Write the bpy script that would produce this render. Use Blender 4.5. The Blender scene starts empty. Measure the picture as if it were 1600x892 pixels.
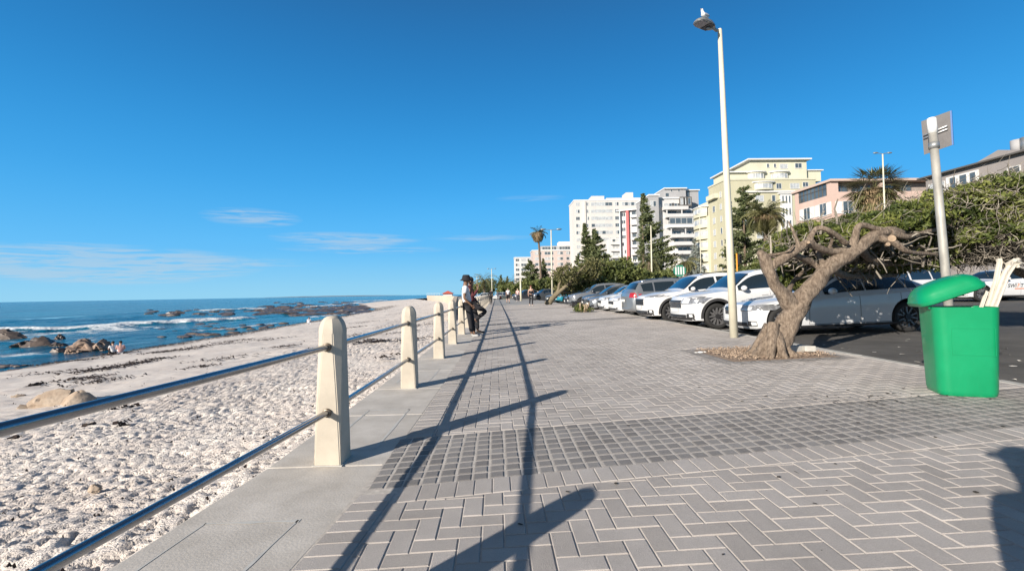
import bpy, bmesh, math, random
import numpy as np
from mathutils import Vector, Matrix, noise as mnoise
R = math.radians
C = bpy.context.scene.collection
sc = bpy.context.scene
random.seed(7)
rng = np.random.default_rng(7)

# ------------------------------------------------------------------ camera
F = 730.0            # focal length in photo pixels (photo is 1600 wide)
ROLL, PITCH, YAW = R(0.97), R(2.0), math.atan(25 / F)
H_CAM = 1.2
cam = bpy.data.cameras.new('camera')
cam_o = bpy.data.objects.new('camera', cam); C.objects.link(cam_o)
cam.sensor_width = 36; cam.lens = 36 * F / 1600
cam.shift_y = -13 / 1600
cam.clip_start = 0.05; cam.clip_end = 40000
fw = Vector((math.sin(YAW) * math.cos(PITCH), math.cos(YAW) * math.cos(PITCH), math.sin(PITCH)))
rt = Vector((math.cos(YAW), -math.sin(YAW), 0)); up = rt.cross(fw)
# horizon climbs to the right in the picture: camera rolled clockwise
rt2 = rt * math.cos(ROLL) - up * math.sin(ROLL)
up2 = up * math.cos(ROLL) + rt * math.sin(ROLL)
M = Matrix((rt2, up2, -fw)).transposed().to_4x4()
M.translation = Vector((0, 0, H_CAM))
cam_o.matrix_world = M
sc.camera = cam_o
CX, CY = 800.0, 446 - 13.0

def ray(px, py):
    v = rt2 * ((px - CX) / F) + up2 * (-(py - CY) / F) + fw
    return v
def P(px, py, Y):            # point on the ray of a photo pixel at depth Y
    v = ray(px, py); t = Y / v.y
    return Vector((0, 0, H_CAM)) + v * t
SL, X0 = 0.025, -1.2
def gz(x): return SL * (min(max(x, X0), 22) - X0)
def G(px, py, drop=0.0):     # photo pixel -> point on the gently tilted ground
    v = ray(px, py)
    t = (H_CAM + SL * X0 + drop) / (SL * v.x - v.z)
    return Vector((0, 0, H_CAM)) + v * t
def HZ(px, py, z):           # photo pixel -> point on level z
    v = ray(px, py); t = (z - H_CAM) / v.z
    return Vector((0, 0, H_CAM)) + v * t

# ------------------------------------------------------------------ sky and sun
SUN_EL, SUN_AZ = R(19.6), R(225)        # sun behind the camera on the sea side
world = bpy.data.worlds.new('World'); sc.world = world; world.use_nodes = True
nt = world.node_tree; nt.nodes.clear()
out = nt.nodes.new('ShaderNodeOutputWorld'); bg = nt.nodes.new('ShaderNodeBackground')
sky = nt.nodes.new('ShaderNodeTexSky'); sky.sky_type = 'NISHITA'; sky.sun_disc = False
sky.sun_elevation = SUN_EL; sky.sun_rotation = SUN_AZ
sky.air_density = 1.25; sky.dust_density = 0.1; sky.ozone_density = 4.0; sky.altitude = 0
SKYK = 6.6
bwn = nt.nodes.new('ShaderNodeRGBToBW'); nt.links.new(sky.outputs[0], bwn.inputs[0])
# thin streaky clouds low over the sea, laid out by direction in the sky dome
geo = nt.nodes.new('ShaderNodeTexCoord')
sep = nt.nodes.new('ShaderNodeSeparateXYZ'); nt.links.new(geo.outputs['Generated'], sep.inputs[0])
def wm(op, a, b=None, c=None, clamp=False):
    n = nt.nodes.new('ShaderNodeMath'); n.operation = op; n.use_clamp = clamp
    for i, v in enumerate((a, b, c)):
        if v is None: continue
        if isinstance(v, (int, float)): n.inputs[i].default_value = v
        else: nt.links.new(v, n.inputs[i])
    return n.outputs[0]
az = wm('ARCTAN2', sep.outputs[0], sep.outputs[1])
el = wm('ARCSINE', sep.outputs[2])
def streak(a0, e0, aw, ew, amp, seed, thr=0.45):
    da = wm('DIVIDE', wm('SUBTRACT', az, a0), aw); de = wm('DIVIDE', wm('SUBTRACT', el, e0), ew)
    r = wm('ADD', wm('MULTIPLY', da, da), wm('MULTIPLY', de, de))
    m = wm('SUBTRACT', 1.0, r, clamp=True)
    cb = nt.nodes.new('ShaderNodeCombineXYZ')
    nt.links.new(wm('MULTIPLY', wm('ADD', az, wm('MULTIPLY', el, 1.5)), 13.0), cb.inputs[0]); nt.links.new(wm('MULTIPLY', wm('SUBTRACT', el, wm('MULTIPLY', az, 0.02)), 190.0), cb.inputs[1])
    cb.inputs[2].default_value = seed
    nz = nt.nodes.new('ShaderNodeTexNoise'); nz.inputs['Scale'].default_value = 1.0; nz.inputs['Detail'].default_value = 6
    nz.inputs['Distortion'].default_value = 0.6; nz.inputs['Roughness'].default_value = 0.6
    nt.links.new(cb.outputs[0], nz.inputs['Vector'])
    s = wm('MULTIPLY', wm('SUBTRACT', nz.outputs['Fac'], thr), 4.0, clamp=True)
    return wm('MULTIPLY', wm('MULTIPLY', s, m), amp)
def AE(px, py):
    v = ray(px, py).normalized(); return math.atan2(v.x, v.y), math.asin(v.z)
# colour by elevation, gain from sky model; unseen overhead darkened to cut blue fill
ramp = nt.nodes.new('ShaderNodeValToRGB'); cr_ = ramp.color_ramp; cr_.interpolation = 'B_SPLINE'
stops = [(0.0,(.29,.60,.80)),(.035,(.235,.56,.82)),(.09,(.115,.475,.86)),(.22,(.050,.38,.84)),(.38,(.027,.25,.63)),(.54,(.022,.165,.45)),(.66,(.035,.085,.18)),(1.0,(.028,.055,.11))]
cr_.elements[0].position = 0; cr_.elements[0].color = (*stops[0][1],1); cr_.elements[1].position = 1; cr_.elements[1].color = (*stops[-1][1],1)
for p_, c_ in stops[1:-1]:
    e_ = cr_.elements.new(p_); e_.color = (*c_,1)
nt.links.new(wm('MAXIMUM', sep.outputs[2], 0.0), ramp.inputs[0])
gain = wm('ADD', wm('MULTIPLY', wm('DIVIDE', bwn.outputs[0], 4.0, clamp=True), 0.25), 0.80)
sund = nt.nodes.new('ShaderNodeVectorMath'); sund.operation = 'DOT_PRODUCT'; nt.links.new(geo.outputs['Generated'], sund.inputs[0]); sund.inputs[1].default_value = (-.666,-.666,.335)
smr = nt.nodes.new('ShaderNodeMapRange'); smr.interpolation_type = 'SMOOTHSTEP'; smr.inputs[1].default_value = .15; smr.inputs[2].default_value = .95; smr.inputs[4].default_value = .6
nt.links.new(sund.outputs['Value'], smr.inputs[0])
smx = nt.nodes.new('ShaderNodeMix'); smx.data_type = 'RGBA'; nt.links.new(smr.outputs[0], smx.inputs[0]); nt.links.new(ramp.outputs[0], smx.inputs[6]); smx.inputs[7].default_value = (.42,.40,.36,1)  # sun side, out of view, greyed to take blue out of shadow fill
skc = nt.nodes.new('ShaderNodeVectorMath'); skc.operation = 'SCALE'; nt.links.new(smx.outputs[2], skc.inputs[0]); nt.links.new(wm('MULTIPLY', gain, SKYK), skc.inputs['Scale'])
clouds = None
for (px, py, hw, hh, amp, sd, th) in [(170, 413, 250, 34, 1.6, 1.3, .42), (395, 340, 80, 16, 1.0, 4.1, .40), (545, 374, 120, 12, 1.1, 7.7, .38), (570, 390, 130, 8, .9, 11.2, .40), (750, 372, 90, 6, .5, 15.5, .38), (250, 408, 260, 12, 1.0, 21., .45), (830, 310, 60, 6, .28, 25., .38), (180, 434, 160, 10, .8, 31., .42)]:
    a0, e0 = AE(px, py); a1, _ = AE(px + hw, py); _, e1 = AE(px, py - hh)
    s = streak(a0, e0, max(abs(a1 - a0), .02), abs(e1 - e0), amp, sd, th)
    clouds = s if clouds is None else wm('ADD', clouds, s)
clouds = wm('MINIMUM', wm('MULTIPLY', clouds, 0.8), 0.5)
mix = nt.nodes.new('ShaderNodeMix'); mix.data_type = 'RGBA'
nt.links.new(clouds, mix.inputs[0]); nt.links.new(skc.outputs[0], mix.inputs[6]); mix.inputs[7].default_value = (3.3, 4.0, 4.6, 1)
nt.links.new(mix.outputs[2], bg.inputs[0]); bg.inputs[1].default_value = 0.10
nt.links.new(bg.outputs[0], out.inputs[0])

sl = bpy.data.lights.new('sun', 'SUN'); sl.energy = 5.0; sl.angle = R(0.5); sl.color = (1.0, 0.91, 0.80)
so = bpy.data.objects.new('sun', sl); C.objects.link(so)
ldir = Vector((math.cos(SUN_EL) * math.sqrt(.5), math.cos(SUN_EL) * math.sqrt(.5), -math.sin(SUN_EL)))
so.rotation_euler = ldir.to_track_quat('-Z', 'Y').to_euler(); so.location = (-20, -20, 20)
sc.view_settings.view_transform = 'Standard'; sc.view_settings.look = 'None'
sc.view_settings.gamma = 1; sc.view_settings.use_curve_mapping = False
sc.view_settings.exposure = 0.68
sc.cycles.max_bounces = 6; sc.cycles.transparent_max_bounces = 6

# ------------------------------------------------------------------ helpers
def tag(o, label=None, cat=None, group=None, kind=None):
    if label: o['label'] = label
    if cat: o['category'] = cat
    if group: o['group'] = group
    if kind: o['kind'] = kind
    return o
def empty(name, loc=(0, 0, 0), rz=0.0, label=None, cat=None, group=None):
    o = bpy.data.objects.new(name, None); C.objects.link(o); o.location = loc
    o.rotation_euler = (0, 0, rz); o.empty_display_size = .1
    return tag(o, label, cat, group)
def kids(o, memo={}):
    return list(o.children)
def copy_tree(o, parent=None):
    c = o.copy(); C.objects.link(c); c.parent = parent
    for ch in o.children: copy_tree(ch, c)
    return c
def link(name, me, mats, parent=None, smooth=False):
    o = bpy.data.objects.new(name, me); C.objects.link(o)
    if not isinstance(mats, (list, tuple)): mats = [mats]
    for m in mats: me.materials.append(m)
    if smooth: me.polygons.foreach_set('use_smooth', [True] * len(me.polygons))
    if parent: o.parent = parent
    return o
class MB:
    """collects shapes into one mesh"""
    def __init__(s): s.v = []; s.f = []; s.m = []; s.cur = 0
    def add(s, vs, fs):
        b = len(s.v); s.v += [tuple(v) for v in vs]
        for f in fs: s.f.append([b + i for i in f]); s.m.append(s.cur)
    def box(s, x0, x1, y0, y1, z0, z1):
        s.add([(x0,y0,z0),(x1,y0,z0),(x1,y1,z0),(x0,y1,z0),(x0,y0,z1),(x1,y0,z1),(x1,y1,z1),(x0,y1,z1)],
              [(0,3,2,1),(4,5,6,7),(0,1,5,4),(1,2,6,5),(2,3,7,6),(3,0,4,7)])
    def prism(s, poly, z0, z1):     # poly ccw
        n = len(poly)
        s.add([(x,y,z0) for x,y in poly] + [(x,y,z1) for x,y in poly],
              [tuple(range(n-1,-1,-1)), tuple(range(n,2*n))] + [(i,(i+1)%n,n+(i+1)%n,n+i) for i in range(n)])
    def tube(s, pts, rads, n=8, cap=True, jit=0.0):
        pts = [Vector(p) for p in pts]
        if isinstance(rads, (int, float)): rads = [rads] * len(pts)
        vs = []; fs = []; ref = None
        for i, p in enumerate(pts):
            d = (pts[min(i+1, len(pts)-1)] - pts[max(i-1, 0)]).normalized()
            if ref is None:
                ref = Vector((0, 0, 1)) if abs(d.z) < .9 else Vector((1, 0, 0))
            a = (ref - d * ref.dot(d)).normalized(); b = d.cross(a); ref = a
            for k in range(n):
                t = 2 * math.pi * k / n
                r = rads[i]
                if jit: r *= 1 + jit * mnoise.noise(p * 6 + Vector((math.cos(t), math.sin(t), 0)) * 1.5)
                vs.append(p + (a * math.cos(t) + b * math.sin(t)) * r)
        for i in range(len(pts)-1):
            for k in range(n):
                fs.append((i*n+k, i*n+(k+1)%n, (i+1)*n+(k+1)%n, (i+1)*n+k))
        if cap: fs += [tuple(range(n-1,-1,-1)), tuple(range((len(pts)-1)*n, len(pts)*n))]
        s.add(vs, fs)
    def lathe(s, prof, n=24, cx=0, cy=0, axis='z'):
        vs = []; fs = []
        for r, z in prof:
            for k in range(n):
                t = 2*math.pi*k/n
                if axis == 'z': vs.append((cx + r*math.cos(t), cy + r*math.sin(t), z))
                else: vs.append((cx + r*math.cos(t), z, cy + r*math.sin(t)))
        for i in range(len(prof)-1):
            for k in range(n):
                q = (i*n+k, i*n+(k+1)%n, (i+1)*n+(k+1)%n, (i+1)*n+k)
                fs.append(q if axis == 'z' else q[::-1])
        s.add(vs, fs)
    def blob(s, c, r, nu=10, nv=7, sc3=(1,1,1)):
        vs = []; fs = []
        for j in range(nv+1):
            ph = math.pi*j/nv
            for k in range(nu):
                t = 2*math.pi*k/nu
                vs.append((c[0]+r*sc3[0]*math.sin(ph)*math.cos(t), c[1]+r*sc3[1]*math.sin(ph)*math.sin(t), c[2]-r*sc3[2]*math.cos(ph)))
        for j in range(nv):
            for k in range(nu):
                fs.append((j*nu+k, j*nu+(k+1)%nu, (j+1)*nu+(k+1)%nu, (j+1)*nu+k))
        s.add(vs, fs)
    def me(s, name):
        m = bpy.data.meshes.new(name); m.from_pydata(s.v, [], s.f)
        if any(s.m): m.polygons.foreach_set('material_index', s.m)
        m.validate(); m.update(); return m
    def build(s, name, mats, parent=None, smooth=False, bevel=0):
        me = s.me(name)
        if bevel:
            bm = bmesh.new(); bm.from_mesh(me)
            es = [e for e in bm.edges if len(e.link_faces) == 2 and e.calc_face_angle(0) > .6]
            bmesh.ops.bevel(bm, geom=es, offset=bevel, segments=2, affect='EDGES', profile=.6)
            bm.to_mesh(me); bm.free()
        o = link(name, me, mats, parent, smooth)
        return o
def npmesh(name, verts, faces, mats, parent=None, smooth=False, midx=None, col=None):
    """verts (N,3), faces (M,k) numpy arrays"""
    me = bpy.data.meshes.new(name)
    k = faces.shape[1]; M_ = len(faces)
    me.vertices.add(len(verts)); me.vertices.foreach_set('co', np.ascontiguousarray(verts, dtype=np.float32).ravel())
    me.loops.add(M_*k); me.loops.foreach_set('vertex_index', faces.astype(np.int32).ravel())
    me.polygons.add(M_); me.polygons.foreach_set('loop_start', np.arange(0, M_*k, k, dtype=np.int32))
    me.polygons.foreach_set('loop_total', np.full(M_, k, dtype=np.int32))
    if midx is not None: me.polygons.foreach_set('material_index', midx.astype(np.int32))
    me.update(calc_edges=True)
    if col is not None:
        a = me.attributes.new('tint', 'FLOAT', 'FACE'); a.data.foreach_set('value', col.astype(np.float32))
    return link(name, me, mats, parent, smooth)
def sharp(o, ang=40):
    me = o.data
    me.polygons.foreach_set('use_smooth', [True]*len(me.polygons))
    try: me.set_sharp_from_angle(angle=R(ang))
    except Exception: pass
    return o

# ------------------------------------------------------------------ materials
MATS = {}
def mat(name, col, rough=.6, metal=0, var=0.0, vscale=3.0, bump=0.0, bscale=20.0, spec=.5, coat=0, col2=None, detail=6, coords='Object', emis=None, trans=0, aniso=None, thr=None):
    if name in MATS: return MATS[name]
    m = bpy.data.materials.new(name); m.use_nodes = True; MATS[name] = m
    t = m.node_tree; b = t.nodes['Principled BSDF']
    b.inputs['Base Color'].default_value = (*col, 1); b.inputs['Roughness'].default_value = rough
    b.inputs['Metallic'].default_value = metal; b.inputs['Specular IOR Level'].default_value = spec
    if coat: b.inputs['Coat Weight'].default_value = coat; b.inputs['Coat Roughness'].default_value = .05
    if trans: b.inputs['Transmission Weight'].default_value = trans
    tc = t.nodes.new('ShaderNodeTexCoord')
    vec = tc.outputs[coords]
    if aniso:
        mp = t.nodes.new('ShaderNodeMapping'); mp.inputs['Scale'].default_value = aniso
        t.links.new(vec, mp.inputs[0]); vec = mp.outputs[0]
    if var or col2:
        n = t.nodes.new('ShaderNodeTexNoise'); n.inputs['Scale'].default_value = vscale; n.inputs['Detail'].default_value = detail
        n.inputs['Roughness'].default_value = .65
        t.links.new(vec, n.inputs['Vector'])
        r = t.nodes.new('ShaderNodeValToRGB'); lo, hi = thr or (.3, .7)
        r.color_ramp.elements[0].position = lo; r.color_ramp.elements[1].position = hi
        c2 = col2 or tuple(c*(1+var) for c in col); c1 = col if col2 else tuple(c*(1-var) for c in col)
        r.color_ramp.elements[0].color = (*c1, 1); r.color_ramp.elements[1].color = (*c2, 1)
        t.links.new(n.outputs['Fac'], r.inputs[0]); t.links.new(r.outputs[0], b.inputs['Base Color'])
    if bump:
        n2 = t.nodes.new('ShaderNodeTexNoise'); n2.inputs['Scale'].default_value = bscale; n2.inputs['Detail'].default_value = 5
        t.links.new(vec, n2.inputs['Vector'])
        bp = t.nodes.new('ShaderNodeBump'); bp.inputs['Strength'].default_value = bump; bp.inputs['Distance'].default_value = .02
        t.links.new(n2.outputs['Fac'], bp.inputs['Height']); t.links.new(bp.outputs[0], b.inputs['Normal'])
    return m
def tintmat(name, c1, c2, rough=.8, bump=0, bscale=80, trans=0.0, spec=.4, var=0.15, vscale=60, cmid=None, stain=0.0):
    """colour per face from the 'tint' attribute (a value that belongs to the stone or leaf)"""
    m = bpy.data.materials.new(name); m.use_nodes = True; MATS[name] = m
    t = m.node_tree; b = t.nodes['Principled BSDF']; b.inputs['Roughness'].default_value = rough
    b.inputs['Specular IOR Level'].default_value = spec
    a = t.nodes.new('ShaderNodeAttribute'); a.attribute_name = 'tint'
    r = t.nodes.new('ShaderNodeValToRGB'); r.color_ramp.elements[0].color = (*c1, 1); r.color_ramp.elements[1].color = (*c2, 1)
    if cmid:
        e = r.color_ramp.elements.new(.5); e.color = (*cmid, 1)
    t.links.new(a.outputs['Fac'], r.inputs[0]); colout = r.outputs[0]
    tc = t.nodes.new('ShaderNodeTexCoord')
    if var:
        n = t.nodes.new('ShaderNodeTexNoise'); n.inputs['Scale'].default_value = vscale; n.inputs['Detail'].default_value = 4
        t.links.new(tc.outputs['Object'], n.inputs['Vector'])
        mr = t.nodes.new('ShaderNodeMapRange'); mr.inputs[1].default_value = .25; mr.inputs[2].default_value = .75
        mr.inputs[3].default_value = 1-var; mr.inputs[4].default_value = 1+var
        t.links.new(n.outputs['Fac'], mr.inputs[0])
        mx = t.nodes.new('ShaderNodeVectorMath'); mx.operation = 'SCALE'
        t.links.new(colout, mx.inputs[0]); t.links.new(mr.outputs[0], mx.inputs['Scale']); colout = mx.outputs[0]
    if stain:
        n = t.nodes.new('ShaderNodeTexNoise'); n.inputs['Scale'].default_value = .9; n.inputs['Detail'].default_value = 9; n.inputs['Roughness'].default_value = .7
        t.links.new(tc.outputs['Object'], n.inputs['Vector'])
        mr = t.nodes.new('ShaderNodeMapRange'); mr.inputs[1].default_value = .3; mr.inputs[2].default_value = .62
        mr.inputs[3].default_value = 1-stain; mr.inputs[4].default_value = 1.03
        t.links.new(n.outputs['Fac'], mr.inputs[0])
        mx = t.nodes.new('ShaderNodeVectorMath'); mx.operation = 'SCALE'
        t.links.new(colout, mx.inputs[0]); t.links.new(mr.outputs[0], mx.inputs['Scale']); colout = mx.outputs[0]
        v = t.nodes.new('ShaderNodeTexVoronoi'); v.inputs['Scale'].default_value = 1.6; v.inputs['Randomness'].default_value = 1
        t.links.new(tc.outputs['Object'], v.inputs['Vector'])
        mr2 = t.nodes.new('ShaderNodeMapRange'); mr2.inputs[1].default_value = .012; mr2.inputs[2].default_value = .03
        mr2.inputs[3].default_value = .35; mr2.inputs[4].default_value = 1.0
        t.links.new(v.outputs['Distance'], mr2.inputs[0])
        mx = t.nodes.new('ShaderNodeVectorMath'); mx.operation = 'SCALE'
        t.links.new(colout, mx.inputs[0]); t.links.new(mr2.outputs[0], mx.inputs['Scale']); colout = mx.outputs[0]
    t.links.new(colout, b.inputs['Base Color'])
    if bump:
        n2 = t.nodes.new('ShaderNodeTexNoise'); n2.inputs['Scale'].default_value = bscale; n2.inputs['Detail'].default_value = 4
        t.links.new(tc.outputs['Object'], n2.inputs['Vector'])
        bp = t.nodes.new('ShaderNodeBump'); bp.inputs['Strength'].default_value = bump; bp.inputs['Distance'].default_value = .004
        t.links.new(n2.outputs['Fac'], bp.inputs['Height']); t.links.new(bp.outputs[0], b.inputs['Normal'])
    if trans:
        tr = t.nodes.new('ShaderNodeBsdfTranslucent'); t.links.new(colout, tr.inputs[0])
        ms = t.nodes.new('ShaderNodeMixShader'); ms.inputs[0].default_value = trans
        t.links.new(b.outputs[0], ms.inputs[1]); t.links.new(tr.outputs[0], ms.inputs[2])
        t.links.new(ms.outputs[0], t.nodes['Material Output'].inputs[0])
    return m
M_leaf = tintmat('leaf_green', (.04,.06,.015), (.27,.29,.085), .5, trans=.3, var=0, cmid=(.125,.155,.04))
M_leafd = tintmat('leaf_dark', (.045,.06,.02), (.23,.25,.085), .55, trans=.28, var=0, cmid=(.115,.145,.042))
M_pine = tintmat('pine_green', (.045,.06,.024), (.19,.21,.09), .6, trans=.25, var=0, cmid=(.10,.125,.05))
M_palm = tintmat('palm_green', (.08,.09,.035), (.30,.29,.14), .5, trans=.2, var=0)
M_dead = tintmat('dead_frond', (.14,.095,.05), (.34,.25,.15), .8, var=0)
M_twig = tintmat('grey_twig', (.12,.105,.085), (.38,.34,.28), .85, var=.2, vscale=30)
M_bark = mat('bark', (.10,.073,.053), .95, var=0, col2=(.285,.225,.17), vscale=20, bump=1.0, bscale=44, thr=(.38,.68), detail=14, aniso=(1.5,1.5,.55))
M_bark2 = mat('bark_far', (.14,.105,.075), .9, var=.35, vscale=3)
M_conc = mat('post_concrete', (.46,.41,.335), .85, var=.13, vscale=3.2, bump=.06, bscale=120)
M_steel = mat('rail_steel', (.36,.36,.37), .24, metal=1, var=.10, vscale=14, bump=.03, bscale=200)
M_collar = mat('collar_brown', (.16,.13,.10), .45, metal=.7, var=.3, vscale=30)
M_coping = mat('coping_concrete', (.42,.39,.35), .9, col2=(.56,.525,.48), vscale=3.1, bump=.12, bscale=70, detail=9, thr=(.32,.66))
M_line = mat('coping_smear', (.50,.495,.47), .85, var=.1, vscale=15)
M_paver = tintmat('paver', (.395,.362,.335), (.475,.44,.412), .85, bump=.9, bscale=260, var=.14, vscale=180, stain=.24)
M_cobble = tintmat('cobble_charcoal', (.19,.178,.17), (.28,.265,.255), .8, bump=.9, bscale=200, var=.18, vscale=120, stain=.15)
M_joint = mat('joint_sand', (.47,.435,.395), .95, var=.25, vscale=25)
M_asph = mat('asphalt', (.06,.057,.053), .9, col2=(.125,.118,.108), vscale=1.2, bump=.6, bscale=150, detail=10)
M_kerb = mat('kerb_concrete', (.42,.41,.38), .85, var=.15, vscale=6)
M_paint = mat('road_paint', (.7,.7,.67), .7, var=.15, vscale=9)
M_glass = mat('window_glass', (.075,.095,.11), .06, spec=.8, var=.5, vscale=.35)
M_glass_l = mat('window_glass_curtain_sheen', (.40,.42,.43), .25, spec=.8, var=.35, vscale=.8)
M_white = mat('white_trim', (.66,.66,.65), .6, var=.05)
M_wframe = mat('window_frame_white', (.60,.60,.59), .5)
M_polew = mat('pole_cream', (.56,.53,.42), .5, var=.08, vscale=4)
M_galv = mat('galvanised', (.33,.34,.34), .42, metal=.6, var=.25, vscale=12)
M_dark = mat('dark_plastic', (.02,.02,.022), .5)
M_tyre = mat('tyre_rubber', (.018,.018,.018), .85, bump=.3, bscale=90)
M_under = mat('car_underside', (.008,.008,.008), .9)
# ------------------------------------------------------------------ the setting
CXT = [(-3,-2.05),(0,-1.56),(1.4,-1.41),(3.4,-1.215),(6.1,-1.15),(8.85,-1.10),(11.3,-1.08),(20,-1.03),(95,-1.0),(400,-1.0)]
def cx(y): return float(np.interp(y, [a for a,_ in CXT], [b for _,b in CXT]))
def kx(y): return min(5.25 + .03*y, 5.9) if y > 0 else 5.25
KERB = .08
SH = [(-60,-26),(20,-26.5),(45,-27),(70,-28),(98,-29.5),(130,-33),(160,-45),(225,-66),(318,-78),(500,-82),(900,-70)]
def shx(y): return np.interp(y, [a for a,_ in SH], [b for _,b in SH])
SEA = -2.5

# coping: concrete slab with expansion joints, drops to the beach
YS = [-3,-1.5,0,1.0,2.0,3.4,4.8,6.1,7.5,8.85,10,11.3,13,15,17,20]+list(range(24,92,4))
mb = MB()
for a, b in zip(YS[:-1], YS[1:]):
    for (d0, d1, z) in [(-.42, .42, 0.0)]:
        xa0, xa1, xb0, xb1 = cx(a)+d0, cx(a)+d1, cx(b)+d0, cx(b)+d1
        g = .004
        mb.add([(xa0,a+g,-3),(xa1,a+g,-3),(xb1,b-g,-3),(xb0,b-g,-3),(xa0,a+g,z),(xa1,a+g,z),(xb1,b-g,z),(xb0,b-g,z)],
               [(0,3,2,1),(4,5,6,7),(0,1,5,4),(1,2,6,5),(2,3,7,6),(3,0,4,7)])
# a thin steel-float band along the paving side
cop = mb.build('pavement_coping', M_coping, bevel=.012); tag(cop, kind='structure')
# old repair patches and mortar smears on the coping
mb = MB()
for (y0, y1, u0, u1) in [(1.55,2.6,-.28,.22),(3.75,5.0,-.18,.25),(6.5,7.7,-.25,.2)]:
    for (ua, ub, ya, yb) in [(u0,u1,y0,y0+.012),(u0,u1,y1-.01,y1),(u0,u0+.01,y0,y1),(u1-.012,u1,y0,y1)]:
        n = 8; pv = []
        for i in range(n+1):
            t = i/n; 
            if yb-ya > .1: y = ya+(yb-ya)*t; x = cx(y)+ua; w = (ub-ua)*random.uniform(.5,2.6); pv.append(((x-w/2,y),(x+w/2,y)))
            else:
                y = ya; x = cx(y)+ua+(ub-ua)*t; w=.03*random.uniform(.2,1.3); pv.append(((x,y-w/2),(x,y+w/2)))
        for p, q in zip(pv[:-1], pv[1:]):
            f = [(p[0][0],p[0][1],.002),(p[1][0],p[1][1],.002),(q[1][0],q[1][1],.002),(q[0][0],q[0][1],.002)]
            mb.add(f, [(0,1,2,3) if (p[1][0]-p[0][0])*(q[0][1]-p[0][1])-(p[1][1]-p[0][1])*(q[0][0]-p[0][0]) > 0 else (3,2,1,0)])
tag(mb.build('pavement_patch_marks', M_line), kind='structure')

# paved promenade: bedding sheet + individually bevelled pavers in one mesh
def gpt(x, y, dz=0): return (x, y, gz(x)+dz)
mb = MB(); ys = [-3,0,2,4,6,9,12,16,20,30,40,60,92]
xs_ = [0,.25,.5,.75,1]
for a, b in zip(ys[:-1], ys[1:]):
    for s0, s1 in zip(xs_[:-1], xs_[1:]):
        def L(y, s): x0 = cx(y)+.42; return x0+(kx(y)-x0)*s
        pts = [gpt(L(a,s0),a,-.005),gpt(L(a,s1),a,-.005),gpt(L(b,s1),b,-.005),gpt(L(b,s0),b,-.005)]
        mb.add(pts, [(0,1,2,3)])
PIT = [G(1108,545), G(1165,566), G(1312,553), G(1232,538)]
PITC = Vector((sum(p.x for p in PIT)/4, sum(p.y for p in PIT)/4, 0))
print('PIT', [(round(p.x,2), round(p.y,2)) for p in PIT])
PITX0, PITX1, PITY0, PITY1 = 3.55, 5.2, 6.95, 8.35
tag(mb.build('pavement_bedding', M_joint), kind='structure')

def clip(poly, a, b, c):      # keep a*x+b*y+c >= 0
    o = []
    for i in range(len(poly)):
        p, q = poly[i], poly[(i+1) % len(poly)]
        dp, dq = a*p[0]+b*p[1]+c, a*q[0]+b*q[1]+c
        if dp >= 0: o.append(p)
        if (dp >= 0) != (dq >= 0):
            t = dp/(dp-dq); o.append((p[0]+(q[0]-p[0])*t, p[1]+(q[1]-p[1])*t))
    return o
def area(p): return .5*sum(p[i][0]*p[(i+1)%len(p)][1]-p[(i+1)%len(p)][0]*p[i][1] for i in range(len(p)))
bands = [(3.03, 1.02, .105), (17.4, 1.0, .09), (32, 1.0, .09), (47, 1, .09), (62, 1, .09)]  # y at x=0, depth, slope
PV, PF, PT = [], [], []
def paver(lst, poly, gap=.003, bev=.0045, dz=0.0, tint=None):
    """inset polygon -> bevelled top; lst = (V,F,T)"""
    V, Fc, T = lst
    n = len(poly)
    if n < 3 or area(poly) < 2e-4: return
    def inset(pl, d):
        o = []
        for i in range(n):
            p0, p1, p2 = pl[i-1], pl[i], pl[(i+1)%n]
            e1 = Vector((p1[0]-p0[0], p1[1]-p0[1])); e2 = Vector((p2[0]-p1[0], p2[1]-p1[1]))
            if e1.length < 1e-5 or e2.length < 1e-5: return None
            e1.normalize(); e2.normalize()
            n1 = Vector((-e1.y, e1.x)); n2 = Vector((-e2.y, e2.x)); bi = n1+n2
            if bi.length < .2: return None
            bi.normalize(); k = d/max(bi.dot(n1), .35)
            o.append((p1[0]+bi.x*k, p1[1]+bi.y*k))
        return o
    a = inset(poly, gap/2); b = inset(poly, gap/2+bev)
    if not a or not b or area(b) <= 0: return
    tz = random.uniform(-.0012, .0012)+dz; tx = random.uniform(-.006,.006); ty = random.uniform(-.006,.006)
    mx = sum(p[0] for p in poly)/n; my = sum(p[1] for p in poly)/n
    b0 = len(V)
    for (x, y) in a: V.append(gpt(x, y, -.0055+dz))
    for (x, y) in b: V.append(gpt(x, y, tz+(x-mx)*tx+(y-my)*ty))
    t = random.random() if tint is None else tint
    dd_ = ((mx-3.7)/.9)**2+((my-4.55)/.33)**2
    if dd_ < 1 and mnoise.noise((mx*4,my*9,0)) > -.1: t = t*.25
    if random.random() < .02: t = 0
    Fc.append([b0+n+i for i in range(n)]); T.append(t)
    for i in range(n): Fc.append([b0+i, b0+(i+1)%n, b0+n+(i+1)%n, b0+n+i]); T.append(t*.8)
LIGHT = ([],[],[]); COB = ([],[],[])
S = .11; YMAX = 46
def in_pit(x, y, m=0): return PITX0-m < x < PITX1+m and PITY0-m < y < PITY1+m
# header course beside the coping
y = -0.2
while y < 75:
    h = S if y < 46 else .22
    xa, xb = cx(y)+.424, cx(y+h)+.424
    poly = [(xa,y),(xa+.22,y),(xb+.22,y+h),(xb,y+h)]
    inb = any(b0+sl*(xa+.1)-S*.9 < y+h*.5 < b0+d+sl*(xa+.1)+.3*S for b0,d,sl in bands)
    if not inb: paver(LIGHT, poly, tint=random.random()*.9)
    y += h
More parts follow.
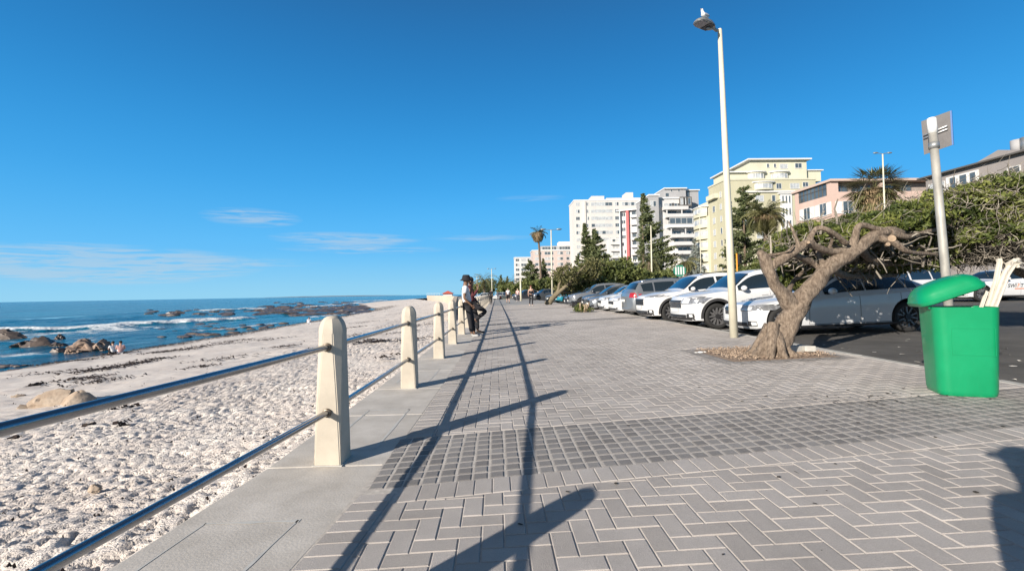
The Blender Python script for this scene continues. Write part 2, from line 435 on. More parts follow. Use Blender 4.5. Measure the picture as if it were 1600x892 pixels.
# bands of charcoal cobbles with a soldier course of light pavers in front and behind
for bi_, (b0, d, sl) in enumerate(bands):
    rows = 9; hh = d/rows
    step = .108 if bi_ == 0 else (.2 if bi_ == 1 else .4)
    x = cx(b0)+.43
    while x < kx(b0)-.02:
        for r in range(rows):
            ya = b0+sl*x+r*hh; j = random.uniform(-.003,.003)
            q = [(x+j,ya),(x+step+j,ya+sl*step),(x+step+j,ya+hh+sl*step),(x+j,ya+hh)]
            paver(COB, q, gap=.007, bev=.012, dz=-.001)
        x += step
    if bi_ < 2:
        x = cx(b0)+.43+.23
        while x < kx(b0)-.02:
            y1 = b0+sl*x; j = 0
            paver(LIGHT, [(x,y1-.222),(x+S,y1-.222+sl*S),(x+S,y1+sl*S),(x,y1)])
            x += S
# herringbone field: two-by-one stones on an S grid
i0, i1 = -14, 66
for gy in range(-4, int(YMAX/S)):
    for gx in range(i0, i1):
        k = (gx - gy) % 4
        if k == 0: q = (gx, gy, 2, 1)
        elif k == 3: q = (gx, gy, 1, 2)          # upright stone, herringbone
        else: continue
        x, y, w, h = q[0]*S, q[1]*S, q[2]*S, q[3]*S
        x += .02
        far = y > 20
        if x > kx(y)+.05 or x+w < cx(y)+.64: continue
        poly = [(x,y),(x+w,y),(x+w,y+h),(x,y+h)]
        # clip to border course on the left and kerb on the right
        sL = (cx(y+.5)-cx(y-.5))
        poly = clip(poly, 1, -sL, -(cx(y)+.648) + sL*y)
        if len(poly) < 3: continue
        poly = clip(poly, -1, .03, kx(y)-.03*y)
        drop = False
        pieces = [poly]
        for bi_, (b0, d, sl) in enumerate(bands):
            if b0-1.2 < y < b0+d+1.5:
                m = .226 if bi_ < 2 else 0
                new = []
                for pl in pieces:
                    lo = clip(pl, sl, -1, b0-m) if len(pl) > 2 else []
                    hi = clip(pl, -sl, 1, -(b0+d)) if len(pl) > 2 else []
                    new += [lo, hi]
                pieces = new
        if PITX0-.3 < x+w/2 < PITX1+.3 and PITY0-.3 < y+h/2 < PITY1+.3:
            new = []
            for pl in pieces:
                if len(pl) < 3: continue
                mx = sum(p[0] for p in pl)/len(pl); my = sum(p[1] for p in pl)/len(pl)
                if in_pit(mx, my, .2): continue
                new.append(pl)
            pieces = new
        for pl in pieces:
            if len(pl) > 2: paver(LIGHT, pl, gap=.0034 if not far else .007, bev=.005 if not far else .008)
def polyobj(name, lst, mats):
    me = bpy.data.meshes.new(name); me.from_pydata(lst[0], [], lst[1])
    a = me.attributes.new('tint', 'FLOAT', 'FACE'); a.data.foreach_set('value', np.array(lst[2], dtype=np.float32))
    return link(name, me, mats)
tag(polyobj('pavement', LIGHT, M_paver), kind='structure')
tag(polyobj('pavement_cobble_band', COB, M_cobble), kind='structure')
# far stretch of the promenade as a plain paved sheet (joints are below a pixel there)
mb = MB()
xa = [0,.5,1]
for a, b in [(YMAX-.05,60),(60,75),(75,92)]:
    for s0, s1 in [(0,.3),(.3,.6),(.6,1)]:
        def L(y, s): x0 = cx(y)+.65; return x0+(kx(y)-x0)*s
        mb.add([gpt(L(a,s0),a,-.001),gpt(L(a,s1),a,-.001),gpt(L(b,s1),b,-.001),gpt(L(b,s0),b,-.001)], [(0,1,2,3)])
tag(mb.build('pavement_far_stretch', mat('paver_far', (.33,.325,.31), .85, var=.1, vscale=3)), kind='structure')

# kerb
mb = MB(); y = -3.0
while y < 92:
    L = .98
    xa, xb = kx(y), kx(y+L)
    z0 = gz(xa)
    if not (PITY0-.1 < y < PITY0-.1 and False):
        mb.add([(xa,y,-.3),(xa+.13,y,-.3),(xb+.13,y+L,-.3),(xb,y+L,-.3),(xa,y,z0+.004),(xa+.13,y,z0+.004),(xb+.13,y+L,z0+.004),(xb,y+L,z0+.004)],
               [(0,3,2,1),(4,5,6,7),(0,1,5,4),(1,2,6,5),(2,3,7,6),(3,0,4,7)])
    y += 1.0
kb = mb.build('kerb', M_kerb, bevel=.012); tag(kb, kind='structure')

# parking strip and road: tilted sheet then level ground to the horizon
def sheet(name, xs, ysl, zf, m, kind='structure', holes=None):
    nx, ny = len(xs), len(ysl)
    X, Y = np.meshgrid(xs, ysl)
    Z = np.vectorize(zf)(X, Y)
    v = np.stack([X.ravel(), Y.ravel(), Z.ravel()], 1)
    i = np.arange(ny-1)[:,None]*nx+np.arange(nx-1)[None,:]; i = i.ravel()
    f = np.stack([i, i+1, i+nx+1, i+nx], 1)
    return tag(npmesh(name, v, f, m), kind=kind)
sheet('road', [5.3,8,11,14,18,22,26,34], [-30,-3,0,5,10,15,20,30,50,92,140,300], lambda x,y: gz(x)-KERB, M_asph)
sheet('ground', [-12,-8,-4,0,4,6,8,12,22,22.01,30,50,100,250,600,2500], [92,96,130,200,400,900,3000,9000], lambda x,y: gz(x)-KERB-.03 - (0 if x > -1 else 1.5) - (2.5 if (x< -3) else 0), mat('verge_ground', (.12,.13,.07), .95, col2=(.26,.24,.18), vscale=.12))
sheet('ground', [33,60,120,400,2500], [-200,-30,0,50,92], lambda x,y: .5-.05, MATS['verge_ground'])
# far pavement and street in front of the buildings
sheet('pavement_across_road', [26,29], [-30,0,30,60,95,140,300], lambda x,y: gz(x)+.04, MATS['paver_far'])
# bay lines painted on the parking strip
mb = MB()
for yb in [12.45,15.2,18.1,20.6,23.2,26.0,28.8,31.6,34.4]:
    for s in range(10):
        x0 = 5.75+s*.46; x1 = x0+.465
        mb.add([(x0,yb,gz(x0)-KERB+.004),(x1,yb,gz(x1)-KERB+.004),(x1,yb+.1,gz(x1)-KERB+.004),(x0,yb+.1,gz(x0)-KERB+.004)], [(0,1,2,3)])
tag(mb.build('road_markings', M_paint), kind='structure')
# pale litter and salt-white scraps lying on the asphalt
mb = MB()
for k in range(46):
    x = random.uniform(5.9, 9.5); y = random.uniform(5.2, 9.3); r = random.uniform(.015,.07)
    n = 6; z = gz(x)-KERB+.008
    mb.add([(x+r*random.uniform(.4,1)*math.cos(t*1.047), y+r*random.uniform(.3,.8)*math.sin(t*1.047), z+random.uniform(0,.012)) for t in range(n)], [tuple(range(n))])
tag(mb.build('litter_scraps', mat('scrap_pale', (.5,.48,.44), .9)), kind='stuff')
# dirt and leaf crumbs lying on the paving
mb = MB()
for k in range(420):
    if k < 150: x, y = random.gauss(3.6,.55), random.gauss(4.45,.18)
    elif k < 230: x, y = random.gauss(4.3,.8), random.gauss(6.9,.5)
    else: x, y = random.uniform(-.5,5.1), random.uniform(1.6,12)
    if not cx(y)+.5 < x < kx(y)-.1: continue
    r = random.choice([.004,.006,.008,.014,.02]) ; z = gz(x)+.0045; a = random.random()*6.28; e = random.uniform(.25,.9)
    n = 6; pts = []
    for t in range(n):
        u, v = r*math.cos(t*1.047)*random.uniform(.7,1.1), r*e*math.sin(t*1.047)*random.uniform(.7,1.1)
        pts.append((x+u*math.cos(a)-v*math.sin(a), y+u*math.sin(a)+v*math.cos(a), z+random.uniform(0,.003)))
    mb.add(pts, [tuple(range(n))])
tag(mb.build('leaf_crumbs', mat('crumb_dark', (.05,.04,.03), .9)), kind='stuff')

# ------------------------------------------------------------------ beach
def beach_mesh(name, tl, yl, m):
    T, Y = np.meshgrid(tl, yl)
    WX = np.vectorize(lambda y: cx(y)-.38 if y < 60 else cx(60)-.38-(y-60)*.24)(Y)
    WX = np.where(Y > 200, -35.0, WX)
    SX = shx(Y)
    X = WX+(SX-WX)*T
    Z = -.42-2.08*np.power(np.clip(T,0,1.6), .92)
    Z = np.where(T > 1, -2.5-(T-1)*3.2, Z)
    # undulation + trampled dimples
    near = np.exp(-np.maximum(Y,0)/40)
    def nz(s, o, oct=2):
        r = np.empty(X.size)
        xf, yf = X.ravel()*s, Y.ravel()*s
        for i in range(X.size): r[i] = mnoise.noise((xf[i]+o, yf[i], o*1.7))
        return r.reshape(X.shape)
    fade = np.clip((1.02-T)*10, 0, 1)
    Z += nz(.35, 3)*.09*fade + nz(1.2, 7)*.035*fade
    d = nz(17, 11); d2 = nz(4.6, 19)
    tram = np.clip(.55+nz(.23, 31)*1.2+near*.55, .12, 1.15)*np.clip(1.25-T*1.15, .08, 1)
    Z += (-np.clip(-d-.02, 0, .5)*.082 + np.clip(d2,-.3,.3)*.036)*tram*fade
    # tide wrack line steps
    v = np.stack([X.ravel(), Y.ravel(), Z.ravel()], 1)
    nx, ny = X.shape[1], X.shape[0]
    i = (np.arange(ny-1)[:,None]*nx+np.arange(nx-1)[None,:]).ravel()
    f = np.stack([i, i+nx, i+nx+1, i+1], 1)
    return npmesh(name, v, f, m, smooth=True)
M_sand = mat('beach_sand', (.56,.495,.45), .95, col2=(.72,.665,.61), vscale=.8, bump=1.0, bscale=48, detail=12)
tn = np.concatenate([np.linspace(0,.30,270), np.linspace(.304,1.0,150), np.linspace(1.03,1.5,8)])
yn = np.concatenate([np.arange(.9,8,.028), 8*np.power(1.0062, np.arange(0,412))])
yn = yn[yn < 100]
b1 = beach_mesh('beach', tn, yn, M_sand); tag(b1, kind='structure')
b2 = beach_mesh('beach', np.concatenate([np.linspace(0,1,120), np.linspace(1.03,1.5,5)]), np.concatenate([[yn[-1]], yn[-1]+np.linspace(.8,160,150), np.linspace(265,520,30), [600, 900]]), M_sand); tag(b2, kind='structure')
_t = M_sand.node_tree; _b = _t.nodes['Principled BSDF']
_tc = _t.nodes.new('ShaderNodeTexCoord'); _sp = _t.nodes.new('ShaderNodeSeparateXYZ'); _t.links.new(_tc.outputs['Object'], _sp.inputs[0])
_mr = _t.nodes.new('ShaderNodeMapRange'); _mr.inputs[1].default_value = -2.47; _mr.inputs[2].default_value = -2.30; _mr.inputs[3].default_value = .42; _mr.inputs[4].default_value = 1.0
_t.links.new(_sp.outputs[2], _mr.inputs[0]); _vm = _t.nodes.new('ShaderNodeVectorMath'); _vm.operation = 'SCALE'
_src = _b.inputs['Base Color'].links[0].from_socket; _t.links.new(_src, _vm.inputs[0]); _t.links.new(_mr.outputs[0], _vm.inputs['Scale']); _t.links.new(_vm.outputs[0], _b.inputs['Base Color'])
def beach_z(x, y):
    wx = cx(y)-.38 if y < 60 else cx(60)-.38-(y-60)*.24
    t = (x-wx)/(float(shx(y))-wx)
    return -.42-2.08*max(t,0)**.92 if t < 1 else -2.5-(t-1)*3.2

# ------------------------------------------------------------------ sea
m = bpy.data.materials.new('sea_water'); m.use_nodes = True; t = m.node_tree; b = t.nodes['Principled BSDF']
b.inputs['Roughness'].default_value = .16; b.inputs['IOR'].default_value = 1.33; b.inputs['Specular IOR Level'].default_value = .32
tc = t.nodes.new('ShaderNodeTexCoord')
def tn_(scale, det, sx=1, sy=1, rot=0.0, rough=.6):
    mp = t.nodes.new('ShaderNodeMapping'); mp.inputs['Scale'].default_value = (sx, sy, 1); mp.inputs['Rotation'].default_value = (0,0,rot)
    t.links.new(tc.outputs['Object'], mp.inputs[0])
    n = t.nodes.new('ShaderNodeTexNoise'); n.inputs['Scale'].default_value = scale; n.inputs['Detail'].default_value = det; n.inputs['Roughness'].default_value = rough
    t.links.new(mp.outputs[0], n.inputs['Vector']); return n.outputs['Fac']
r = t.nodes.new('ShaderNodeValToRGB'); r.color_ramp.elements[0].position = .32; r.color_ramp.elements[1].position = .66
r.color_ramp.elements[0].color = (.001,.045,.095,1); r.color_ramp.elements[1].color = (.004,.20,.30,1)
t.links.new(tn_(.045, 8, 1, 1), r.inputs[0])
at = t.nodes.new('ShaderNodeAttribute'); at.attribute_name = 'foam'
fn = t.nodes.new('ShaderNodeMath'); fn.operation = 'ADD'; t.links.new(at.outputs['Fac'], fn.inputs[0])
fs = t.nodes.new('ShaderNodeMath'); fs.operation = 'MULTIPLY_ADD'; t.links.new(tn_(.9, 9, .5, 1, 0, .7), fs.inputs[0]); fs.inputs[1].default_value = 2.0; fs.inputs[2].default_value = -1.08
t.links.new(fs.outputs[0], fn.inputs[1])
mr = t.nodes.new('ShaderNodeMapRange'); mr.inputs[1].default_value = .38; mr.inputs[2].default_value = .62; t.links.new(fn.outputs[0], mr.inputs[0])
mul = t.nodes.new('ShaderNodeMath'); mul.operation = 'MULTIPLY'; 
st = t.nodes.new('ShaderNodeMath'); st.operation = 'GREATER_THAN'; st.inputs[1].default_value = .02; t.links.new(at.outputs['Fac'], st.inputs[0])
t.links.new(mr.outputs[0], mul.inputs[0]); t.links.new(st.outputs[0], mul.inputs[1])
mx = t.nodes.new('ShaderNodeMix'); mx.data_type = 'RGBA'; t.links.new(mul.outputs[0], mx.inputs[0]); t.links.new(r.outputs[0], mx.inputs[6]); mx.inputs[7].default_value = (.72,.76,.78,1)
t.links.new(mx.outputs[2], b.inputs['Base Color'])
rr = t.nodes.new('ShaderNodeMapRange'); rr.inputs[3].default_value = .16; rr.inputs[4].default_value = .8; t.links.new(mul.outputs[0], rr.inputs[0]); t.links.new(rr.outputs[0], b.inputs['Roughness'])
bp = t.nodes.new('ShaderNodeBump'); bp.inputs['Strength'].default_value = 1.0; bp.inputs['Distance'].default_value = .55
t.links.new(tn_(.55, 10, 1.0, .55, .25, .62), bp.inputs['Height'])
bp2 = t.nodes.new('ShaderNodeBump'); bp2.inputs['Strength'].default_value = 1.0; bp2.inputs['Distance'].default_value = 2.4
t.links.new(tn_(.07, 8, 1.0, .5, .2, .6), bp2.inputs['Height']); t.links.new(bp.outputs[0], bp2.inputs['Normal'])
t.links.new(bp2.outputs[0], b.inputs['Normal'])
M_sea = m
# breakers: centre line, width, crest height, foam strength (world metres)
BR = [([(-75,52),(-60,61),(-52,64),(-47.5,70),(-44.8,80),(-43.8,88)], 2.3, .55, 1.0),
      ([(-72,46),(-58,50),(-50,58),(-46,66)], 6.0, .05, .62),
      ([(-64,38),(-50,41),(-42,40)], 2.0, .35, .85),
      ([(-38,31),(-33.5,33.2),(-32,36)], 1.6, .1, .6),
      ([(-46,46),(-40,45),(-34,42)], 2.2, .05, .45),
      ([(-34,50),(-32.5,58),(-31.8,66),(-31,72)], .9, .12, .62),
      ([(-33.5,82),(-32.5,92),(-31.5,104),(-31,112)], 1.0, .12, .7),
      ([(-95,52),(-80,57)], 2.2, .6, 1.0),
      ([(-90,140),(-80,148),(-70,152)], 3.0, .5, .95),
      ([(-72,175),(-62,190)], 2.4, .3, .9), ([(-80,215),(-70,240),(-76,262)], 3, .3, .9),
      ([(-92,300),(-85,330),(-88,380)], 4, .5, .9), ([(-60,130),(-52,134)], 1.6, .2, .75),
      ([(-44,112),(-37,120),(-34,128)], 1.0, .12, .7)]
# swell troughs/crests without foam
def seg_dist(X, Y, pts):
    D = np.full(X.shape, 1e9); TT = np.zeros(X.shape)
    n = len(pts)-1
    for i, ((x0,y0),(x1,y1)) in enumerate(zip(pts[:-1], pts[1:])):
        dx, dy = x1-x0, y1-y0; L2 = dx*dx+dy*dy
        t_ = np.clip(((X-x0)*dx+(Y-y0)*dy)/L2, 0, 1)
        d = np.hypot(X-x0-t_*dx, Y-y0-t_*dy)
        TT = np.where(d < D, (i+t_)/n, TT); D = np.minimum(D, d)
    return D, TT
def sea_mesh(xs, ys_, full):
    X, Y = np.meshgrid(xs, ys_); Z = np.full(X.shape, SEA); FO = np.zeros(X.shape)
    def nz(sx, sy, o):
        r_ = np.empty(X.size); xf, yf = X.ravel()*sx, Y.ravel()*sy
        for i in range(X.size): r_[i] = mnoise.noise((xf[i]+o, yf[i], o))
        return r_.reshape(X.shape)
    if full:
        sh = np.clip((shx(Y)-X)/14, 0, 1)
        Z += (nz(.12,.05,5)*.34+nz(.45,.28,9)*.13)*sh + nz(1.3,.9,15)*.035*sh
        w = nz(.35,.35,2)
        for pts, wd, h, fo in BR:
            D, TT = seg_dist(X+w*wd*.8, Y+nz(.3,.3,6)*wd*.8, pts)
            e = np.clip(np.minimum(TT, 1-TT)*6+.15, 0, 1)
            Z += h*np.exp(-(D/wd)**2)*e; FO = np.maximum(FO, fo*np.exp(-(D/(wd*1.0))**4)*e)
        edge = np.clip(1-np.abs(shx(Y)-X-.35)/.45, 0, 1)      # lace of foam at the waterline
        FO = np.maximum(FO, edge*.42)
    nx, ny = len(xs), len(ys_)
    v = np.stack([X.ravel(), Y.ravel(), Z.ravel()], 1)
    i = (np.arange(ny-1)[:,None]*nx+np.arange(nx-1)[None,:]).ravel()
    f = np.stack([i, i+1, i+nx+1, i+nx], 1)
    o = npmesh('sea', v, f, M_sea, smooth=True)
    a = o.data.attributes.new('foam', 'FLOAT', 'POINT'); a.data.foreach_set('value', FO.ravel().astype(np.float32))
    return tag(o, kind='structure')
sea_mesh(np.linspace(-100,-25,170), np.concatenate([np.linspace(12,95,240), np.linspace(96,420,150)]), True)
sea_mesh(np.array([-14000,-6000,-2500,-900,-300,-160,-100]), np.array([-2000,-200,12,60,140,420]), False)
sea_mesh(np.array([-30000,-8000,-2500,-900,-300,-160,-100,-60,-20,0,100]), np.array([420,600,900,2500,8000,30000]), False)
# low island on the horizon
mb = MB(); n = 40; ring = []
for k in range(n+1):
    x = -4600+k*70; h = SEA+18*math.sin(math.pi*k/n)**.6*(1+.3*mnoise.noise((k*.3,0,0))); ring.append((x, h))
vs = []
for (x, h) in ring: vs += [(x,9000,SEA-1),(x,9300,h),(x,10200,SEA-1)]
fs = []
for k in range(n): fs += [(3*k,3*k+3,3*k+4,3*k+1),(3*k+1,3*k+4,3*k+5,3*k+2)]
mb.add(vs, fs); tag(mb.build('hills', mat('far_island', (.20,.25,.29), .95, var=.2, vscale=.002)), kind='structure')

# ------------------------------------------------------------------ rocks
M_rock = mat('rock_warm', (.07,.05,.042), .8, col2=(.33,.235,.175), vscale=1.6, bump=1.0, bscale=5, detail=10, thr=(.35,.62))
M_rockd = mat('rock_wet', (.035,.03,.03), .45, col2=(.20,.15,.12), vscale=.8, bump=1.0, bscale=4, detail=10, thr=(.38,.7))
def rock(x, y, z, sx, sy, sz, seed, m, label, group=None, sub=4, rz=0):
    bm = bmesh.new(); bmesh.ops.create_icosphere(bm, subdivisions=sub, radius=1)
    for v in bm.verts:
        p = v.co.copy(); q = p*1.1+Vector((seed*3.1, seed, 0))
        rg = lambda s_: 1-abs(mnoise.noise(q*s_+Vector((seed,0,s_))))*2.6
        d = .80+.38*mnoise.noise(q)+.26*rg(1.7)+.15*rg(3.6)+.07*rg(8)
        c = 0
        v.co = p*(d+c)
        v.co.x *= sx; v.co.y *= sy; v.co.z *= sz
    # planar cleavage faces
    rd = random.Random(seed)
    for k in range(9):
        nrm = Vector((rd.uniform(-1,1), rd.uniform(-1,1), rd.uniform(-.1,1))).normalized()
        lim = rd.uniform(.6,.95)*Vector((nrm.x*sx, nrm.y*sy, nrm.z*sz)).length
        for v in bm.verts:
            dd = v.co.dot(nrm)
            if dd > lim: v.co -= nrm*(dd-lim)*.85
    me = bpy.data.meshes.new('rock'); bm.to_mesh(me); bm.free()
    o = link('rock', me, m); o.location = (x, y, z); o.rotation_euler = (0,0,rz)
    sharp(o, 24)
    return tag(o, label, 'rock', group)
def wpos(px, py, z=SEA): p = HZ(px, py, z); return p.x, p.y
x, y = wpos(140, 549); x -= 1.1; rock(x, y+.8, SEA, 1.5, 1.0, .78, 3, M_rock, 'largest brown boulder standing in shallow water near the beach couple')
rock(x-1.2, y+.1, SEA, .55, .5, .35, 9, M_rockd, 'low dark stone at the left foot of the largest shallow-water boulder'); rock(x+.3, y-.5, SEA, .6, .45, .35, 19, M_rock, 'small tan slab in front of the largest shallow-water boulder')
rock(x+1.0, y+1.2, SEA+.05, .8, .8, .72, 8, M_rock, 'brown boulder leaning on the right side of the largest shallow-water boulder')
x, y = wpos(62, 542); x -= .6; rock(x, y+.8, SEA, 1.35, 1.0, .72, 5, M_rockd, 'dark brown wet rock left of the large boulder with foam behind it')
rock(x-1.6, y+.9, SEA, 1.0, .9, .5, 12, M_rockd, 'low wet rock shelf joined to the dark rock on its seaward left')
rock(x+1.7, y+.4, SEA-.1, 1.0, .6, .38, 14, M_rockd, 'flat half-sunk rock between the dark rock and the large boulder')
x, y = wpos(94, 531); rock(x, y, SEA+.05, .5, .5, .62, 6, M_rockd, 'small pointed black rock in front of the white foam')
x, y = wpos(6, 528); rock(x, y, SEA+.05, 1.9, 1.0, .7, 7, M_rockd, 'dark rock cut by the left edge of the view in the surf')
def sandrock(px, py, s, seed, label, sz=.8):
    p = None
    zz = -1.2
    for _ in range(6):
        p = HZ(px, py, zz); zz = beach_z(p.x, p.y)
    rock(p.x, p.y+.2, zz+.04*s, s, s*.8, s*sz, seed, M_rock2, label, sub=4)
M_rock2 = mat('rock_sand', (.26,.19,.135), .9, col2=(.44,.36,.28), vscale=2.5, bump=1.0, bscale=9, detail=10)
sandrock(74, 636, .47, 21, 'larger pale tan boulder on the sand above the top rail', .85)
sandrock(112, 634, .36, 22, 'smaller pale grey-tan boulder beside the larger one on the sand')
sandrock(25, 642, .2, 23, 'small flat stone left of the tan boulders on the sand', .5)
sandrock(18, 622, .15, 24, 'pebble-sized stone farther up the sand at the left edge', .5)
sandrock(120, 856-80, .07, 25, 'fist-sized stone on the sand below the top rail', .5)
# reefs
rd = random.Random(5); rl = 'rock'
k = 0
for (px0, px1, py0, py1, n, s, mm, nm) in [(232,362,484,494,26,1.0,M_rockd,'dark outer reef'),(400,575,472,492,110,1.7,M_rockd,'brown reef beside the sand spit'),(250,335,514,528,22,.38,M_rockd,'low shallows reef'),(0,90,571,584,22,.18,M_rockd,'waterline stones at left'),(300,500,504,528,60,.40,M_rockd,'waterline stones by the first post')]:
    for i in range(n):
        px = rd.uniform(px0, px1); py = rd.uniform(py0, py1)
        x, y = wpos(px, py)
        s2 = s*rd.uniform(.5,1.6)
        rock(x, y, SEA+.02, s2*1.7, s2*1.2, min(s2*.33, .42), 40+k, mm, {'dark outer reef':'dark flat rock breaking the surface in the outer reef','brown reef beside the sand spit':'brown flat rock in the reef running out from the sand','low shallows reef':'low dark rock awash in the shallows behind the rail','waterline stones at left':'small stone at the waterline on the far left','waterline stones by the first post':'small wet stone at the waterline left of the nearest post'}[nm], nm+' rocks', sub=2)
        k += 1
# stranded kelp: stuff
V, Fc = [], []
def kelp(x, y, r, n, rd, k=1.0):
    for i in range(n):
        a = rd.gauss(0,.5); px, py = x+rd.gauss(0,r), y+rd.gauss(0,r*.55)
        z = beach_z(px, py)+rd.uniform(.0,.06)+.02; L = rd.uniform(.06,.3)*min(1,r*2+.3)*k; w = rd.uniform(.01,.035)*k
        dx, dy = math.cos(a)*L, math.sin(a)*L; nx_, ny_ = -math.sin(a)*w, math.cos(a)*w
        b_ = len(V); h = rd.uniform(.0,.06)*k
        V.extend([(px-nx_,py-ny_,z),(px+nx_,py+ny_,z+.01),(px+dx*.5+nx_,py+dy*.5+ny_,z+h+.01),(px+dx*.5-nx_,py+dy*.5-ny_,z+h),(px+dx+nx_,py+dy+ny_,z),(px+dx-nx_,py+dy-ny_,z)])
        Fc.append((b_,b_+1,b_+2,b_+3)); Fc.append((b_+3,b_+2,b_+4,b_+5))
rd = random.Random(11)
def bpos(px, py):
    zz = -1.5
    for _ in range(7):
        p = HZ(px, py, zz); zz = beach_z(p.x, p.y)
    return p.x, p.y
for (px, py, r, n) in [(590,535,.28,90),(575,533,.2,50),(215,568,.5,110),(195,572,.35,60),(245,562,.5,70),(120,594,.55,100),(150,598,.6,60),(140,581,.7,90),(165,577,.5,70),(75,584,.8,50),(250,551,.6,120),(270,549,.8,70),(300,545,.9,80),(330,540,.9,90),(360,534,1.0,90),(420,531,.8,70),(440,543,.4,60),(345,562,.7,50),(545,513,.9,80),(560,537,.3,50),(600,560,.18,20),(640,532,.35,50),(660,497,1.2,60),(610,492,2,60),(640,480,3,60),(655,474,4,50),(570,504,1.3,60),(590,470,6,60),(620,485,3,50),(5,570,1,80),(215,625,.2,30),(52,604,.12,40),(186,640,.12,20),(185,668,.06,12),(140,668,.06,12),(645,510,.9,60),(630,520,.5,40),(500,545,.3,30),(20,690,.05,8),(665,470,5,60),(625,477,4,60),(600,480,3,60),(555,525,.9,50),(100,566,1.2,70),(310,575,.3,40),(180,552,.5,60)]:
    x, y = bpos(px, py); kelp(x, y, r, n, rd)
for i in range(95):       # dark weed line along the water's edge
    y = 28+rd.random()**1.3*110; x = float(shx(y))+rd.uniform(.3,2.6)*(1 if y < 95 else 1.6); kelp(x, y, .25+y*.012, int(26+y*.25), rd)
for i in range(320):
    yy = rd.uniform(1.2,16)**1.0; xx = cx(yy)-.6-abs(rd.gauss(0,1))*yy*.55; kelp(xx, yy, .02, rd.choice([1,1,2,3]), rd, .38)
# clump at the foot of the wall between posts one and two
for i in range(160):
    yy = rd.uniform(4.5,6.3); kelp(cx(yy)-.5-abs(rd.gauss(0,.06)), yy, .02, 1, rd)
me = bpy.data.meshes.new('kelp'); me.from_pydata(V, [], Fc)
tag(link('kelp', me, mat('kelp_dark', (.035,.022,.018), .8, var=.4, vscale=9)), 'dark strands of washed-up kelp scattered over the beach', 'seaweed', kind='stuff')
# ------------------------------------------------------------------ vegetation helpers
def leafquads(cen, size, nrm=None, asp=.45, tint=None, flat=0.0):
    n = len(cen)
    a = rng.normal(size=(n,3)); 
    if nrm is not None: a = a*.8+0
    a /= np.linalg.norm(a, axis=1)[:,None]
    h = rng.normal(size=(n,3)); h[:,2] *= (1-flat)
    b = np.cross(a, h); b /= np.linalg.norm(b, axis=1)[:,None]+1e-9
    s = size*rng.uniform(.6,1.35,n)[:,None] if np.isscalar(size) else size[:,None]
    v = np.empty((n,4,3)); v[:,0] = cen-a*s; v[:,1] = cen+b*s*asp; v[:,2] = cen+a*s; v[:,3] = cen-b*s*asp
    f = np.arange(n*4).reshape(n,4)
    return v.reshape(-1,3), f
def noise3(p, s, o=0.0):
    return np.array([mnoise.noise((x*s+o, y*s, z*s-o)) for x, y, z in p])
def ell_points(lumps, n, inner=.55, gap=0.0, gs=1.0, seed=0.0, rough=.3, rs=None):
    vol = np.array([(l[1][0]*l[1][1]+l[1][1]*l[1][2]+l[1][0]*l[1][2]) for l in lumps]); vol = vol/vol.sum()
    out_ = []
    for (c, r), w in zip(lumps, vol):
        k = max(int(n*w*(1.0+gap)), 4)
        d = rng.normal(size=(k,3)); d /= np.linalg.norm(d, axis=1)[:,None]
        rad = rng.uniform(inner**2, 1, k)**.5
        nz = noise3(d, rs or 2.4, seed+c[0])
        p = d*(rad*(1+rough*nz))[:,None]*np.array(r)[None,:]+np.array(c)[None,:]
        out_.append(p)
    p = np.concatenate(out_)
    if gap:
        q = noise3(p, gs, seed+9.3); keep = q > np.quantile(q, gap/(1+gap)); p = p[keep]
    return p
def crown_mesh(name, lumps, n, size, mtl, parent, **kw):
    p = ell_points(lumps, n, **kw)
    v, f = leafquads(p, size)
    t = np.clip(.5+noise3(p, 1.0/max(size*5,.3), 4.0)*.9+rng.uniform(-.3,.3,len(p)), 0, 1)
    return npmesh(name, v, f, mtl, parent, col=t)

def rel(root, p): return Vector(p)-Vector(root.location)

# bushy tree: wind-clipped milkwood with trunk, limbs and lumpy crown
def bushy(x, y, w, d, zb, zt, label, n=5000, leaf=.16, m=None, group='wind-clipped trees lining the road', seed=0, lean=0.0, nl=9):
    z0 = gz(x)-.05
    root = empty('tree', (x, y, z0), 0, label, 'tree', group)
    rd = random.Random(seed)
    mb = MB(); lumps = []
    for i in range(nl):
        u = (i+.5)/nl*2-1
        cxx = u*w*.42+rd.uniform(-.05,.05)*w; cyy = rd.uniform(-.3,.3)*d
        top = zt-z0 - abs(u)**2*(zt-zb)*.3 - rd.uniform(0,.22)*(zt-zb) + lean*u*(zt-zb)
        hz = (top-(zb-z0))*.5*rd.uniform(.75,1)
        lumps.append(((cxx, cyy, top-hz), (w/nl*rd.uniform(1.1,1.7), d*rd.uniform(.28,.42), hz)))
        if i % 2 == 0:
            mb.tube([(cxx*.25+rd.uniform(-.2,.2),cyy*.3,0),(cxx*.5,cyy*.5,(zb-z0)*.6),(cxx*.9,cyy,top-hz)], [max(.10,w*.014),max(.07,w*.01),.04], 6)
    mb.build('trunk', M_bark2, root, True)
    crown_mesh('crown', lumps, n, leaf, m or M_leafd, root, inner=.6, gap=.35, gs=.8/max(leaf*4,.5), seed=seed, rough=.45)
    return root

